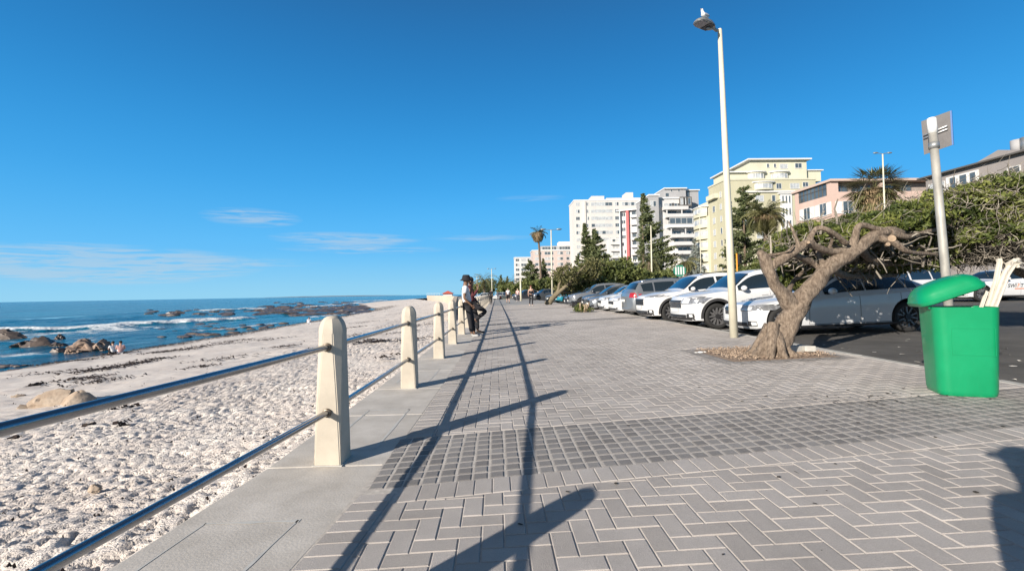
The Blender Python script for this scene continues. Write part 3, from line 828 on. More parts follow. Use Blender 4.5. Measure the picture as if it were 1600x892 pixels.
def araucaria(x, y, h, w, label, n=7000, right=1.0, left=1.0, base=.12, m=None, seed=1, leaf=.35, lean=0.0, group='cone-shaped pine trees', zb=None, power=1.0, tiers=None):
    z0 = gz(x)-.05 if zb is None else zb
    root = empty('pine_tree', (x, y, z0), 0, label, 'tree', group)
    mb = MB(); mb.tube([(0,0,0),(lean*.3,0,h*.5),(lean,0,h)], [h*.018,h*.011,h*.003], 8); mb.build('trunk', M_bark2, root, True)
    rd = random.Random(seed); P_, T_ = [], []
    nt_ = tiers or int(h/.75); per = n/ (nt_*7)
    for i in range(nt_):
        f = base+(1-base)*(i+.5)/nt_; z = f*h
        Lb = w*(1-f)**power*.5+.25
        for k in range(rd.randint(5,8)):
            a = rd.uniform(0, 6.283); L = Lb*rd.uniform(.65,1.15)*(right if math.cos(a) > 0 else left)
            if rd.random() < .08: continue
            cnt = int(per*(L/(w*.28)))+3
            t = rng.uniform(.12,1,cnt)**.8
            wd = .10*L+.16
            px = np.cos(a)*L*t+rng.normal(size=cnt)*wd*.5; py = np.sin(a)*L*t+rng.normal(size=cnt)*wd*.5
            pz = z+L*(.10*t+.16*t*t)+rng.normal(size=cnt)*.12+rd.uniform(-.15,.15)
            px = px+lean*f
            P_.append(np.stack([px,py,pz],1)); T_.append(np.clip(rng.uniform(.1,.8,cnt)+rd.uniform(-.2,.25),0,1))
    p = np.concatenate(P_); t = np.concatenate(T_)
    v, fc = leafquads(p, leaf, asp=.4, flat=.4)
    npmesh('crown', v, fc, m or M_pine, root, col=t)
    return root

def palm(x, y, h, cr, label, kind='feather', nf=34, zb=None, trunk_r=.25, skirt=0, seed=2, group='palm trees', lean=0.0, nl=26):
    z0 = gz(x)-.05 if zb is None else zb
    root = empty('palm_tree', (x, y, z0), 0, label, 'tree', group)
    rd = random.Random(seed)
    mb = MB(); pts = [(lean*(i/8)**2,0,h*i/8) for i in range(9)]
    mb.tube(pts, [trunk_r*(1.25 if i == 0 else 1-.25*i/8) for i in range(9)], 9, jit=.25)
    mb.build('trunk', M_bark2, root, True)
    V, Fc, T = [], [], []; DV, DF, DT = [], [], []
    def strip(vs, f, lst, t): 
        b_ = len(lst[0]); lst[0].extend(vs); lst[1].append([b_+i for i in range(len(vs))]); lst[2].append(t)
    top = Vector((lean,0,h))
    for k in range(nf):
        a = rd.uniform(0,6.283); e0 = rd.uniform(-.95,1.35); L = cr*rd.uniform(.8,1.1)
        dirh = Vector((math.cos(a), math.sin(a), 0)); side = Vector((-math.sin(a), math.cos(a), 0))
        prev = top.copy(); e = e0; t0 = rd.uniform(.1,.9)
        if kind == 'feather':
            for s in range(nl):
                e -= (1.6+.4*rd.random())/nl*(1.2-.4*e0)
                q = prev+(dirh*math.cos(e)+Vector((0,0,1))*math.sin(e))*L/nl
                f_ = s/nl; ll = cr*.26*math.sin(math.pi*min(1,f_*.9+.12))**.6
                for sg in (-1,1):
                    tip = q+side*sg*ll*.8+dirh*ll*.35+Vector((0,0,-ll*rd.uniform(.25,.7)))
                    w_ = cr*.012+.01
                    strip([prev-dirh*w_, prev+dirh*w_*2, tip], None, (V,Fc,T), min(1,max(0,t0+rd.uniform(-.2,.2))))
                strip([prev+side*.03, q+side*.02, q-side*.02], None, (V,Fc,T), .9)
                prev = q
        else:
            stem = top+(dirh*math.cos(e0)+Vector((0,0,1))*math.sin(e0))*L*.55
            strip([top+side*.02, stem, top-side*.02], None, (V,Fc,T), .6)
            for j in range(nl):
                b_ = (j/(nl-1)-.5)*3.4
                d = (dirh*math.cos(e0-.3)+Vector((0,0,1))*math.sin(e0-.3))*math.cos(b_)+side*math.sin(b_)
                tip = stem+d*L*.5*rd.uniform(.8,1.1)+Vector((0,0,-L*.12*rd.random()))
                n_ = d.cross(Vector((0,0,1))).normalized()*.03*cr*.5
                strip([stem-n_*.3, stem+(tip-stem)*.5-n_, tip, stem+(tip-stem)*.5+n_], None, (V,Fc,T), min(1,max(0,t0+rd.uniform(-.2,.2))))
    me = bpy.data.meshes.new('crown'); me.from_pydata([tuple(v) for v in V], [], Fc)
    at_ = me.attributes.new('tint','FLOAT','FACE'); at_.data.foreach_set('value', np.array(T, dtype=np.float32))
    link('crown', me, M_palm, root)
    if skirt:
        for k in range(int(1300*skirt)):
            a = rd.uniform(0,6.283); z = h-rd.random()**1.2*skirt; r0 = trunk_r*.9
            r1 = r0+cr*.5*(1-(h-z)/skirt*.45)*rd.uniform(.4,1); L = rd.uniform(.5,1.0)
            p0 = Vector((lean+math.cos(a)*r0, math.sin(a)*r0, z+.2)); p1 = Vector((lean+math.cos(a)*r1, math.sin(a)*r1, z-L*.3)); p2 = p1+Vector((0,0,-L*.6))
            s_ = Vector((-math.sin(a), math.cos(a), 0))*.05
            b_ = len(DV); DV.extend([p0-s_,p0+s_,p1+s_,p1-s_,p2]); DF.append([b_,b_+1,b_+2,b_+3]); DF.append([b_+3,b_+2,b_+4]); t = rd.random(); DT += [t,t]
        me = bpy.data.meshes.new('skirt'); me.from_pydata([tuple(v) for v in DV], [], DF)
        at_ = me.attributes.new('tint','FLOAT','FACE'); at_.data.foreach_set('value', np.array(DT, dtype=np.float32))
        link('dead_frond_skirt', me, M_dead, root)
    return root

def px2x(px, Y): return P(px, 457, Y).x
def zt_at(px, py, Y): return P(px, py, Y).z

# ------------------------------------------------------------------ the windswept tree in the pit
def tube_path(mb, pts, n=14, jit=.22, sub=5):
    """pts = [(px,py,Y,radius)], Catmull-Rom through them"""
    ps = [P(a,b_,c) for a,b_,c,_ in pts]; rs = [q[3] for q in pts]
    O, Q = [], []
    for i in range(len(ps)-1):
        p0 = ps[max(i-1,0)]; p1 = ps[i]; p2 = ps[i+1]; p3 = ps[min(i+2,len(ps)-1)]
        for s in range(sub):
            t = s/sub
            O.append(.5*((2*p1)+(p2-p0)*t+(2*p0-5*p1+4*p2-p3)*t*t+(-p0+3*p1-3*p2+p3)*t**3)); Q.append(rs[i]+(rs[i+1]-rs[i])*t)
    O.append(ps[-1]); Q.append(rs[-1])
    mb.tube([o for o in O], Q, n, jit=jit)
    return O
base = G(1204, 556)
root = empty('tree', base, 0, 'gnarled leaning grey-barked tree growing from the square paved pit', 'tree')
Y0 = base.y
mb = MB()
limbs = [
 [(1193,572,Y0,.34),(1203,553,Y0,.28),(1220,524,Y0,.235),(1236,495,Y0,.215),(1252,470,Y0,.20),(1276,440,Y0,.165),(1300,415,Y0,.150),(1330,396,Y0,.14),(1350,380,Y0,.125),(1368,368,Y0,.11),(1390,362,Y0+.05,.095),(1410,364,Y0+.2,.07)],
 [(1246,488,Y0,.19),(1228,466,Y0-.02,.155),(1212,446,Y0-.05,.125),(1204,428,Y0-.1,.115),(1198,412,Y0-.1,.12),(1190,398,Y0-.1,.085),(1184,395,Y0-.1,.05)],
 [(1200,420,Y0-.1,.10),(1214,410,Y0-.15,.095),(1232,398,Y0-.2,.09),(1250,386,Y0-.2,.085),(1262,380,Y0-.2,.075),(1280,388,Y0-.1,.07),(1300,393,Y0,.07),(1325,392,Y0,.075)],
 [(1262,382,Y0-.2,.06),(1268,368,Y0-.2,.05),(1276,357,Y0-.2,.05),(1290,358,Y0-.25,.05),(1305,366,Y0-.2,.05),(1322,380,Y0-.1,.06)],
 [(1330,390,Y0,.09),(1335,372,Y0,.08),(1340,356,Y0-.05,.07),(1350,352,Y0-.05,.055),(1366,357,Y0,.06),(1385,362,Y0,.07)],
 [(1250,388,Y0-.2,.05),(1244,372,Y0-.2,.035),(1238,358,Y0-.2,.025),(1232,346,Y0-.1,.012)],
 [(1200,400,Y0-.1,.05),(1215,397,Y0-.1,.03),(1232,392,Y0-.3,.02),(1240,382,Y0-.3,.012)],
 [(1368,370,Y0,.09),(1395,378,Y0-.1,.07),(1415,392,Y0-.1,.05),(1440,396,Y0+.1,.04),(1480,398,Y0+.4,.03)],
 [(1300,420,Y0,.10),(1320,430,Y0+.4,.07),(1350,432,Y0+.8,.05),(1400,430,Y0+1.2,.04)],
 [(1290,428,Y0,.07),(1282,402,Y0+.2,.055),(1272,380,Y0+.5,.04),(1262,366,Y0+.8,.03)],
 [(1345,388,Y0+.05,.08),(1360,405,Y0+.35,.07),(1392,412,Y0+.7,.06),(1440,408,Y0+1.0,.05),(1500,395,Y0+1.2,.04)],
 [(1228,466,Y0,.07),(1240,440,Y0+.5,.05),(1262,420,Y0+.8,.04),(1290,410,Y0+1.0,.03)],
 [(1290,358,Y0-.22,.035),(1300,372,Y0-.1,.028),(1296,388,Y0,.03)],
 [(1240,398,Y0-.15,.06),(1256,404,Y0,.07),(1272,412,Y0+.1,.06),(1284,424,Y0+.05,.05)],
 [(1390,364,Y0,.08),(1420,370,Y0+.1,.06),(1450,362,Y0+.5,.05),(1500,350,Y0+.8,.04),(1560,345,Y0+1,.03)],
]
base_m = []
for L_ in limbs: tube_path(mb, [(a,b_,c,r*(.76 if b_ < 500 else .80)) for a,b_,c,r in L_], 18, .30, 7)
# root flare
for a in range(9):
    t = a*.7; d = Vector((math.cos(t), math.sin(t), 0))
    mb.tube([base+d*.06+Vector((.06,0,.42+.1*math.sin(a*2.3))), base+d*.17+Vector((.02,0,.20)), base+d*.25+Vector((0,0,.07)), base+d*(.40+.08*math.sin(a*1.7))+Vector((0,0,-.05))], [.085,.08,.065,.03], 9, cap=False, jit=.35)
mb.v = [tuple(Vector(v)-base) for v in mb.v]
trunk = mb.build('trunk', M_bark, root, True)
# cut branch stubs: pale sawn ends
for (px, py, Y, r) in [(1392,374,Y0-.1,.075),(1262,380,Y0-.28,.03),(1386,383,Y0-.1,.04)]:
    p = P(px,py,Y)-base; mb = MB(); mb.tube([p, p+Vector((-.02,-.045,.01))], [r*.8, r*.75], 12); mb.build('sawn_stub', mat('sawn_wood', (.30,.22,.15), .85, var=.3, vscale=20), root, False)

def crown_lumps(spec): 
    return [(tuple(P(px,py,Y)), (rx,ry,rz)) for px,py,Y,rx,ry,rz in spec]
spec = [(1262,368,9.0,.55,.5,.22),(1300,360,9.0,.6,.5,.20),(1350,350,9.0,.7,.5,.22),(1225,388,8.9,.35,.4,.24),(1235,392,8.3,.45,.5,.28),(1270,372,8.2,.45,.5,.26),(1320,368,8.1,.5,.55,.20),(1375,356,8.3,.5,.6,.26),
        (1300,418,8.9,.55,.5,.26),(1240,432,8.8,.30,.35,.25),(1360,412,9.0,.6,.6,.32),(1385,402,8.2,.25,.4,.15),(1420,346,8.5,.6,.8,.34),(1440,388,8.8,.75,.8,.42),
        ]
spec2 = [(1480,330,8.5,.75,.9,.42),(1500,372,8.4,.8,.9,.42),(1540,320,8.3,.8,1.0,.42),(1560,365,8.2,.9,1.0,.46),(1440,330,8.8,.5,.8,.22),
         (1610,300,8.2,.8,1.0,.35),(1640,350,8.0,1.0,1.2,.55),(1575,292,8.6,.6,.9,.22),(1720,330,7.8,1.1,1.3,.75),(1520,396,8.6,.9,.8,.18),(1600,392,8.2,.9,.9,.22)]
def twig_mesh(name, lumps, n, parent, org, L=(.25,.7), r=.0065, bias=(.7,.25,.12), inner=.75, seed=3):
    p = ell_points(lumps, n, inner=inner, rough=.4, seed=seed)
    V, Fc, T = [], [], []
    rd = random.Random(seed)
    for q in p:
        q = Vector(q)-Vector(org); l = rd.uniform(*L)
        d = Vector((rd.gauss(0,.8)+bias[0], rd.gauss(0,.7)+bias[1], rd.gauss(0,.42)+bias[2])).normalized()
        t = rd.random(); rr = r*rd.uniform(.5,1.9); segs = 4
        pts = [q-d*l*.5]
        for s in range(segs):
            d = (d+Vector((rd.gauss(0,.38), rd.gauss(0,.38), rd.gauss(0,.38)))).normalized()
            pts.append(pts[-1]+d*l/segs)
        b_ = len(V)
        for i, pt in enumerate(pts):
            dd = (pts[min(i+1,segs)]-pts[max(i-1,0)]).normalized(); a = dd.orthogonal().normalized(); c = dd.cross(a)
            ri = rr*(1-.6*i/segs)
            for k in range(3): V.append(pt+a*math.cos(k*2.094)*ri+c*math.sin(k*2.094)*ri)
        for i in range(segs):
            for k in range(3): Fc.append((b_+i*3+k, b_+i*3+(k+1)%3, b_+(i+1)*3+(k+1)%3, b_+(i+1)*3+k)); T.append(t)
    me = bpy.data.meshes.new(name); me.from_pydata([tuple(v) for v in V], [], Fc)
    a_ = me.attributes.new('tint','FLOAT','FACE'); a_.data.foreach_set('value', np.array(T, dtype=np.float32))
    return link(name, me, M_twig, parent, True)
def leaves_patchy(name, lumps, n, size, parent, org, keep=.5, ns=1.3, seed=1.0, inner=.45, m=None, low=0):
    p = ell_points(lumps, n*2, inner=inner, rough=.4, seed=seed)
    q = noise3(p, ns, seed*3)+ (p[:,2]-np.median(p[:,2]))*low
    p = p[q > np.quantile(q, 1-keep)]
    v, f = leafquads(p-np.array(org)[None,:], size, asp=.38)
    t = np.clip(.45+noise3(p, 2.2, 4.0)*.9+rng.uniform(-.35,.4,len(p)), 0, 1)
    return npmesh(name, v, f, m or M_leaf, parent, col=t)
lm = crown_lumps(spec)
gn = [(tuple(P(px,py,Y)),(rx,.35,rz)) for px,py,Y,rx,rz in [(1300,385,7.9,.45,.16),(1250,405,7.9,.35,.14),(1390,388,7.8,.35,.14),(1350,415,8.0,.4,.14),(1420,395,8.0,.4,.16)]]
twig_mesh('twisted_branches', gn, 150, root, base, seed=9, inner=.2, r=.017, L=(.3,.75), bias=(.9,.1,.1))
leaves_patchy('crown', lm, 80000, .043, root, base, keep=.74, ns=1.2, seed=1.0)
twig_mesh('twigs', lm, 800, root, base, seed=4, inner=.5)
# second windswept tree, its trunk behind the bin, crown filling the right
b2p = Vector((7.6, 8.9, 0)); b2p = Vector((13.2, 9.4, gz(13.2)-KERB))
root2 = empty('tree', b2p, 0, 'broad windswept tree with bare grey twigs filling the right edge above the bin', 'tree')
mb = MB(); 
for k in range(5):
    a = k*1.3; e = Vector((math.cos(a)*1.3-2.2, math.sin(a)*.6-.4, 1.9+.15*k))
    mb.tube([(0,0,-.05), (e.x*.3,e.y*.3,.7), (e.x*.7,e.y*.7,1.2), tuple(e)], [.17,.13,.10,.05], 10, jit=.2)
mb.build('trunk', M_bark, root2, True)
lm2 = crown_lumps(spec2)
leaves_patchy('crown', lm2, 110000, .045, root2, b2p, keep=.55, ns=.9, seed=2.0, low=.15)
twig_mesh('twigs', lm2, 9000, root2, b2p, seed=5, inner=.7, r=.006, L=(.18,.55))
# yellow-green shrub tip showing over the crown at the right
x = px2x(1585, 25.0); rs = empty('shrub', (x, 25.0, gz(x)-.05), 0, 'bright yellow-green spiky shrub rising over the grey twigs at the right edge', 'shrub')
zt = zt_at(1585, 262, 25)-rs.location.z
mb = MB(); mb.tube([(0,0,0),(.1,0,zt-1.5)], [.14,.08], 6); mb.build('stem', M_bark2, rs)
V,Fc,T=[],[],[]
rd = random.Random(3)
for c0 in [(-1.0,0,zt-1.3),(.8,0,zt-1.4),(0,.3,zt-1.5)]:
    for k in range(170):
        d = Vector((rd.gauss(0,.6), rd.gauss(0,.6), rd.uniform(.2,1.2))).normalized(); L=rd.uniform(.6,1.35); s_=d.orthogonal().normalized()*.055
        b_=len(V); c1=Vector(c0); V.extend([c1+s_*.4,c1+d*L*.5+s_,c1+d*L+Vector((0,0,-.06)),c1+d*L*.5-s_]); Fc.append((b_,b_+1,b_+2,b_+3)); T.append(rd.random())
me=bpy.data.meshes.new('foliage'); me.from_pydata([tuple(v) for v in V],[],Fc); a_=me.attributes.new('tint','FLOAT','FACE'); a_.data.foreach_set('value',np.array(T,dtype=np.float32))
link('foliage', me, tintmat('shrub_lime', (.12,.17,.02), (.32,.36,.05), .5, trans=.3, var=0), rs)

# tree pit: charcoal cobble surround, sunken bed of wood chips
pit = empty('tree_pit', (0,0,0), 0, 'square tree pit edged with charcoal cobbles and filled with tan wood chips', 'tree pit')
lst = ([],[],[])
def ringc(x0,x1,y0,y1):
    x=x0
    while x<x1-.01:
        y=y0
        while y<y1-.01:
            paver(lst, [(x,y),(x+S,y),(x+S,y+S),(x,y+S)], gap=.008, bev=.012, dz=.003); y+=S
        x+=S
nx_ = round((PITX1-PITX0)/S); ny_ = round((PITY1-PITY0)/S)
X1 = PITX0+nx_*S; Y1 = PITY0+ny_*S
ringc(PITX0-S, X1+S, PITY0-2*S, PITY0); ringc(PITX0-S, X1+S, Y1, Y1+S); ringc(PITX0-2*S, PITX0, PITY0-2*S, Y1+S); ringc(X1, X1+S, PITY0, Y1)
o = polyobj('edging', lst, M_cobble); o.parent = pit
# bed: knock the pavement bedding sheet down here is not needed, chips mound slightly proud with depressed rim
mb = MB(); n = 22; vs = []
for j in range(n+1):
    for i in range(n+1):
        x = PITX0+(X1-PITX0)*i/n; y = PITY0+(Y1-PITY0)*j/n
        e = min(i,n-i,j,n-j)/n*4
        z = gz(x)+.0+min(e,1)*.02+mnoise.noise((x*5,y*5,0))*.03*min(e,1)
        vs.append((x,y,z))
mb.add(vs, [(j*(n+1)+i, j*(n+1)+i+1, (j+1)*(n+1)+i+1, (j+1)*(n+1)+i) for j in range(n) for i in range(n)])
mb.build('soil', mat('pit_soil', (.20,.14,.10), .95, col2=(.36,.27,.20), vscale=14, bump=.8, bscale=60), pit, True)
cen = np.stack([rng.uniform(PITX0+.03,X1-.03,2200), rng.uniform(PITY0+.03,Y1-.03,2200), np.zeros(2200)],1)
cen[:,2] = [gz(c[0])+.028+random.uniform(0,.02) for c in cen]
v,f = leafquads(cen, .017, asp=.35, flat=.9)
npmesh('wood_chips', v, f, tintmat('wood_chip', (.20,.14,.10), (.42,.33,.25), .9, var=0), pit, col=rng.random(2200))
# broken stone blocks on the pit's street side
blocks = [(1238,552,.16,.07),(1262,551,.14,.06),(1226,549,.1,.05)]
for i,(px,py,s,h) in enumerate(blocks):
    g = G(px,py); bm_ = MB(); bm_.box(-s,s,-s*.6,s*.6,0,h*1.6); o = bm_.build('stone_block', M_kerb, None, bevel=.02); o.location = (g.x,g.y,gz(g.x)+.02); o.rotation_euler=(0,.08,.3+i)
    tag(o, ['largest pale broken stone block lying in the tree pit by the kerb','middle-sized pale stone block at the right end of the tree pit','smallest pale stone nestled against the foot of the gnarled trunk'][i], 'stone', 'loose stones in the tree pit')

# ------------------------------------------------------------------ mid and far vegetation
# second leaning trunk further on, with its pit
b3 = G(856, 476)
r3 = empty('tree', b3, 0, 'distant leaning bare-trunked tree beside the parked cars past the low bush', 'tree')
mb = MB(); Yq = b3.y
for L_ in [[(855,477,Yq,.34),(862,467,Yq,.25),(875,455,Yq,.20),(888,444,Yq,.17),(900,430,Yq,.13),(915,415,Yq,.09)],[(866,463,Yq,.18),(872,454,Yq,.14),(874,444,Yq,.11),(880,430,Yq,.07)],[(890,444,Yq,.14),(910,440,Yq+1,.1),(935,436,Yq+1,.06)],[(875,454,Yq,.15),(895,458,Yq+1,.1),(925,455,Yq+2,.06)]]:
    tube_path(mb, L_, 8, .2, 3)
mb.v = [tuple(Vector(v)-b3) for v in mb.v]; mb.build('trunk', mat('bark_olive', (.17,.14,.09), .9, var=.35, vscale=2), r3, True)
l3 = crown_lumps([(888,428,Yq,1.5,1.6,.9),(912,432,Yq+1,1.6,1.6,.8),(880,452,Yq+1,.9,1.2,.7),(905,455,Yq+2,1.6,1.2,.6),(925,415,Yq+1,1.4,1.4,.8)])
p = ell_points(l3, 5000, inner=.5, gap=.5, gs=.7, rough=.4); v,f = leafquads(p-np.array(b3)[None,:], .12)
npmesh('crown', v, f, tintmat('leaf_olive', (.05,.055,.018), (.20,.19,.08), .6, trans=.2, var=0), r3, col=rng.random(len(p)))

def bushpx(px0, px1, py0, py1, Y, label, **kw):
    x0, x1 = px2x(px0, Y), px2x(px1, Y); zb = zt_at((px0+px1)/2, py1, Y); zt = zt_at((px0+px1)/2, py0, Y)
    return bushy((x0+x1)/2, Y, (x1-x0), max((x1-x0)*.5, 3), max(zb,.4), zt, label, **kw)
bushpx(890,1012,402,446,52,'dense rounded dark green tree just behind the row of parked cars', n=18000, leaf=.16, seed=1, nl=8)
bushpx(930,1030,412,452,60,'lower half of the dark hedge-like tree under the white apartment block', n=12000, leaf=.16, seed=2)
bushpx(880,960,424,456,44,'olive tree tangled above the farthest parked cars', n=5000, leaf=.14, seed=3)
bushpx(838,905,428,452,75,'green tree behind the leaning far trunk and silver car', n=5000, leaf=.2, seed=4)
bushpx(798,860,434,458,95,'flat-topped green tree behind the walkers on the promenade', n=4500, leaf=.22, seed=5)
bushpx(775,815,440,462,130,'small dark tree at the vanishing point of the promenade', n=3000, leaf=.25, seed=6)
bushpx(722,775,440,462,190,'dark tree mass left of the thin far lamp post', n=3500, leaf=.3, seed=7)
bushpx(740,800,434,455,230,'bluish far tree behind the promenade end', n=3500, leaf=.35, seed=8)
bushpx(1000,1060,418,452,66,'green shrub mass below the leaning tall pine', n=4500, leaf=.18, seed=9)
bushpx(1060,1110,430,452,72,'low clipped hedge beneath the yellow building bays', n=2500, leaf=.15, seed=10)
bushpx(1168,1205,404,436,48,'round bush between the traffic light and the gnarled tree', n=3500, leaf=.12, seed=11, nl=4)
bushpx(1120,1180,418,436,56,'low hedge behind the white cars at the foot of the yellow building', n=2500, leaf=.12, seed=12)
bushpx(1240,1330,362,420,30,'green leafy tree behind the gnarled trunk loops, before the pink building', n=7000, leaf=.09, seed=13)
bushpx(1330,1480,334,400,28,'broad leafy tree beneath the fan palm and twin lamp', n=9000, leaf=.09, seed=14)
bushpx(1650,1900,290,400,27,'leafy tree mass behind the sign pole before the grey house', n=9000, leaf=.09, seed=15)
bushpx(1100,1130,425,440,70,'small bush beside the slim lamp in front of the curved bays', n=1500, leaf=.13, seed=16, nl=3)
araucaria(px2x(1007,115),115,25.0,15.5,'tallest pine, one-sided and wind-bent, before the grey-white balconied block', n=26000, right=1.3, left=.22, leaf=.36, seed=3, lean=0, power=.95, base=.1)
araucaria(px2x(924,170),170,26,11,'left and taller of the pair of dark pines before the cream tower', n=11000, leaf=.5, seed=4, right=1.0, left=.8, lean=-2, power=.8)
araucaria(px2x(936,165),165,23,13,'right, wider of the pair of dark pines before the cream tower', n=13000, leaf=.5, seed=5, right=1.2, left=.6, lean=-1.5, power=.75)
araucaria(px2x(904,150),150,13,7,'small grey-green pine at the left foot of the cream tower', n=3000, leaf=.4, seed=6)
araucaria(px2x(850,210),210,16,9,'slim dark pine beside the far tall palm', n=3000, leaf=.5, seed=7)
araucaria(px2x(829,205),205,15,14,'wide conical pine before the far white block', n=5000, leaf=.5, seed=8, power=.7)
araucaria(px2x(783,260),260,11.5,6,'tiny far pine left of the white block', n=1800, leaf=.5, seed=9)
araucaria(px2x(793,270),270,11,6,'tiny far pine immediately beside the other one', n=1800, leaf=.5, seed=10)
araucaria(px2x(872,190),190,11,8,'bluish pine before the far pink block', n=2500, leaf=.45, seed=13)
araucaria(px2x(1088,110),110,13,6,'grey conifer between the white balconied block and yellow building', n=2500, leaf=.35, seed=11, m=tintmat('conifer_grey', (.10,.12,.11), (.26,.29,.27), .7, var=0))
# loose dark pine partly hiding the yellow building
araucaria(px2x(1166,80),80,18.6,10.5,'loose-limbed dark pine in front of the yellow building, behind the tall lamp', n=24000, leaf=.24, seed=12, right=1.25, left=.75, power=.55, base=.1, tiers=22)
palm(px2x(846,110),110,15.2,2.8,'slender tall palm with a small round head rising over the far trees', nf=44, trunk_r=.3, seed=3, lean=-.6, skirt=1.6)
palm(px2x(1200,72),72,12.3,3.9,'large feather-leaved palm in front of the yellow building', nf=110, trunk_r=.42, seed=4, skirt=.5, nl=22)
palm(px2x(1374,44),44,10.2,2.9,'fan palm with thick tan skirt of dead leaves before the pink building', kind='fan', nf=110, trunk_r=.4, seed=5, skirt=3.2, nl=18)
palm(px2x(1072,68),68,4.9,2.3,'short feather palm beside the green striped sign', nf=36, trunk_r=.3, seed=6, nl=16)
palm(px2x(1016,58),58,4.4,2.2,'low pale green palm under the tall pine', nf=34, trunk_r=.3, seed=7, nl=16)
palm(px2x(757,170),170,6.2,5,'far feather palm above the promenade railing end', nf=34, trunk_r=.4, seed=8, nl=14)
palm(px2x(735,200),200,4.6,4,'farthest small palm behind the leaning people', nf=28, trunk_r=.4, seed=9, nl=12)
palm(px2x(800,150),150,5.0,4,'far shaggy palm behind the man in the white shirt', nf=28, trunk_r=.4, seed=10, nl=12)
# planter stump with bushy tufts near the cars
g = G(911, 488); st = empty('shrub', g, 0, 'small tufty shrub with dry stump in a low pit near the parked cars', 'shrub')
mb = MB(); rd = random.Random(4)
for k in range(9):
    a = rd.uniform(0,6.28); mb.tube([(math.cos(a)*.12,math.sin(a)*.1,0),(math.cos(a)*.25,math.sin(a)*.2,.25),(math.cos(a)*.3+rd.uniform(-.1,.1),math.sin(a)*.2,rd.uniform(.35,.55))],[.07,.055,.03],6,jit=.3)
mb.build('stump', mat('dry_stump', (.34,.26,.18), .9, var=.3, vscale=9), st, True)
p = ell_points([((-.15,0,.2),(.4,.3,.25)),((.25,.05,.15),(.3,.25,.18))], 900, inner=.3); v,f = leafquads(p,.05); npmesh('foliage', v, f, M_leaf, st, col=rng.random(len(p)))
pt = empty('tree_pit', (g.x,g.y,gz(g.x)), 0, 'low cobble ring around the small tufty shrub', 'tree pit')
mb = MB()
for s in range(28):
    a = s/28*6.283; mb.box(math.cos(a)*.62-.05, math.cos(a)*.62+.05, math.sin(a)*.62-.05, math.sin(a)*.62+.05, -.02, .035)
mb.build('edging', mat('cobble_plain', (.16,.16,.165), .85, var=.2), pt)
# ------------------------------------------------------------------ promenade railing
ry = 3.4; PY = [.74-2.74, .74, 3.50, 6.19, 8.96, 11.5]
while PY[-1] < 86: PY.append(PY[-1]+2.72)
rail = empty('promenade_railing', (0,0,0), 0, 'long seaside railing of tapered cream concrete posts joined by two steel rails', 'railing')
def post_mesh():
    mb = MB(); n = 8; vs = []; rows = []
    H_ = 1.06
    prof = []
    for i in range(9): prof.append((i/8*.93, 0))
    for i in range(1,8): prof.append((.93+(H_-.93)*math.sin(i/7*math.pi/2), i/7))
    for z, dome in prof:
        hw = .099-.010*min(z/.93,1); hd = .100-.006*min(z/.93,1); ch = .006+.050*min(z/.93,1)**1.2
        if dome:
            k = math.cos(dome*math.pi/2*.93); hw *= k; hd *= (k**.55); ch *= k
        ch = min(ch, hw*.6, hd*.6)
        rows.append([(hw-ch,-hd,z),(hw,-hd+ch,z),(hw,hd-ch,z),(hw-ch,hd,z),(-hw+ch,hd,z),(-hw,hd-ch,z),(-hw,-hd+ch,z),(-hw+ch,-hd,z)])
    for r_ in rows: vs += r_
    fs = [tuple(range(7,-1,-1))]
    for i in range(len(rows)-1):
        for k in range(8): fs.append((i*8+k, i*8+(k+1)%8, (i+1)*8+(k+1)%8, (i+1)*8+k))
    fs.append(tuple(range((len(rows)-1)*8, len(rows)*8)))
    mb.add(vs, fs); return mb.me('post')
pm = post_mesh(); pm.materials.append(M_conc)
bm = bmesh.new(); bm.from_mesh(pm); bmesh.ops.bevel(bm, geom=[e for e in bm.edges if e.calc_face_angle(0) > .35 and abs(e.verts[0].co.z-e.verts[1].co.z) > .05], offset=.006, segments=2, affect='EDGES'); bm.to_mesh(pm); bm.free()
pm.polygons.foreach_set('use_smooth', [True]*len(pm.polygons)); pm.set_sharp_from_angle(angle=R(28))
foot = MB(); foot.box(-.108,.108,-.108,.108,0,.007); footm = foot.me('footing'); footm.materials.append(M_kerb)
posts = []
for y in PY:
    o = bpy.data.objects.new('post', pm); C.objects.link(o); o.parent = rail; o.location = (cx(y), y, 0)
    h = math.atan2(cx(y+.5)-cx(y-.5), 1); o.rotation_euler = (random.uniform(-.006,.006), random.uniform(-.006,.006), -h)
    if 0 < y < 20:
        f_ = bpy.data.objects.new('mortar_base', footm); C.objects.link(f_); f_.parent = o
for a, b in zip(PY[:-1], PY[1:]):
    for z in (.838, .375):
        mb = MB(); A = Vector((cx(a), a+.07, z)); B = Vector((cx(b), b-.07, z)); mb.tube([A, (A+B)/2+Vector((0,0,-.003)), B], .0215, 18 if a < 12 else 10, cap=False)
        r_ = mb.build('rail', M_steel, rail, True)
        if a < 30:
            mb = MB()
            d = (B-A).normalized()
            for q, s in ((A, 1), (B, -1)):
                if (q-Vector((0,0,1.2))).length < .8: continue
                mb = MB(); mb.tube([q-d*s*.0, q+d*s*.045, q+d*s*.05], [.031,.031,.024], 16); c_ = mb.build('collar', M_collar, r_, False); sharp(c_, 50)

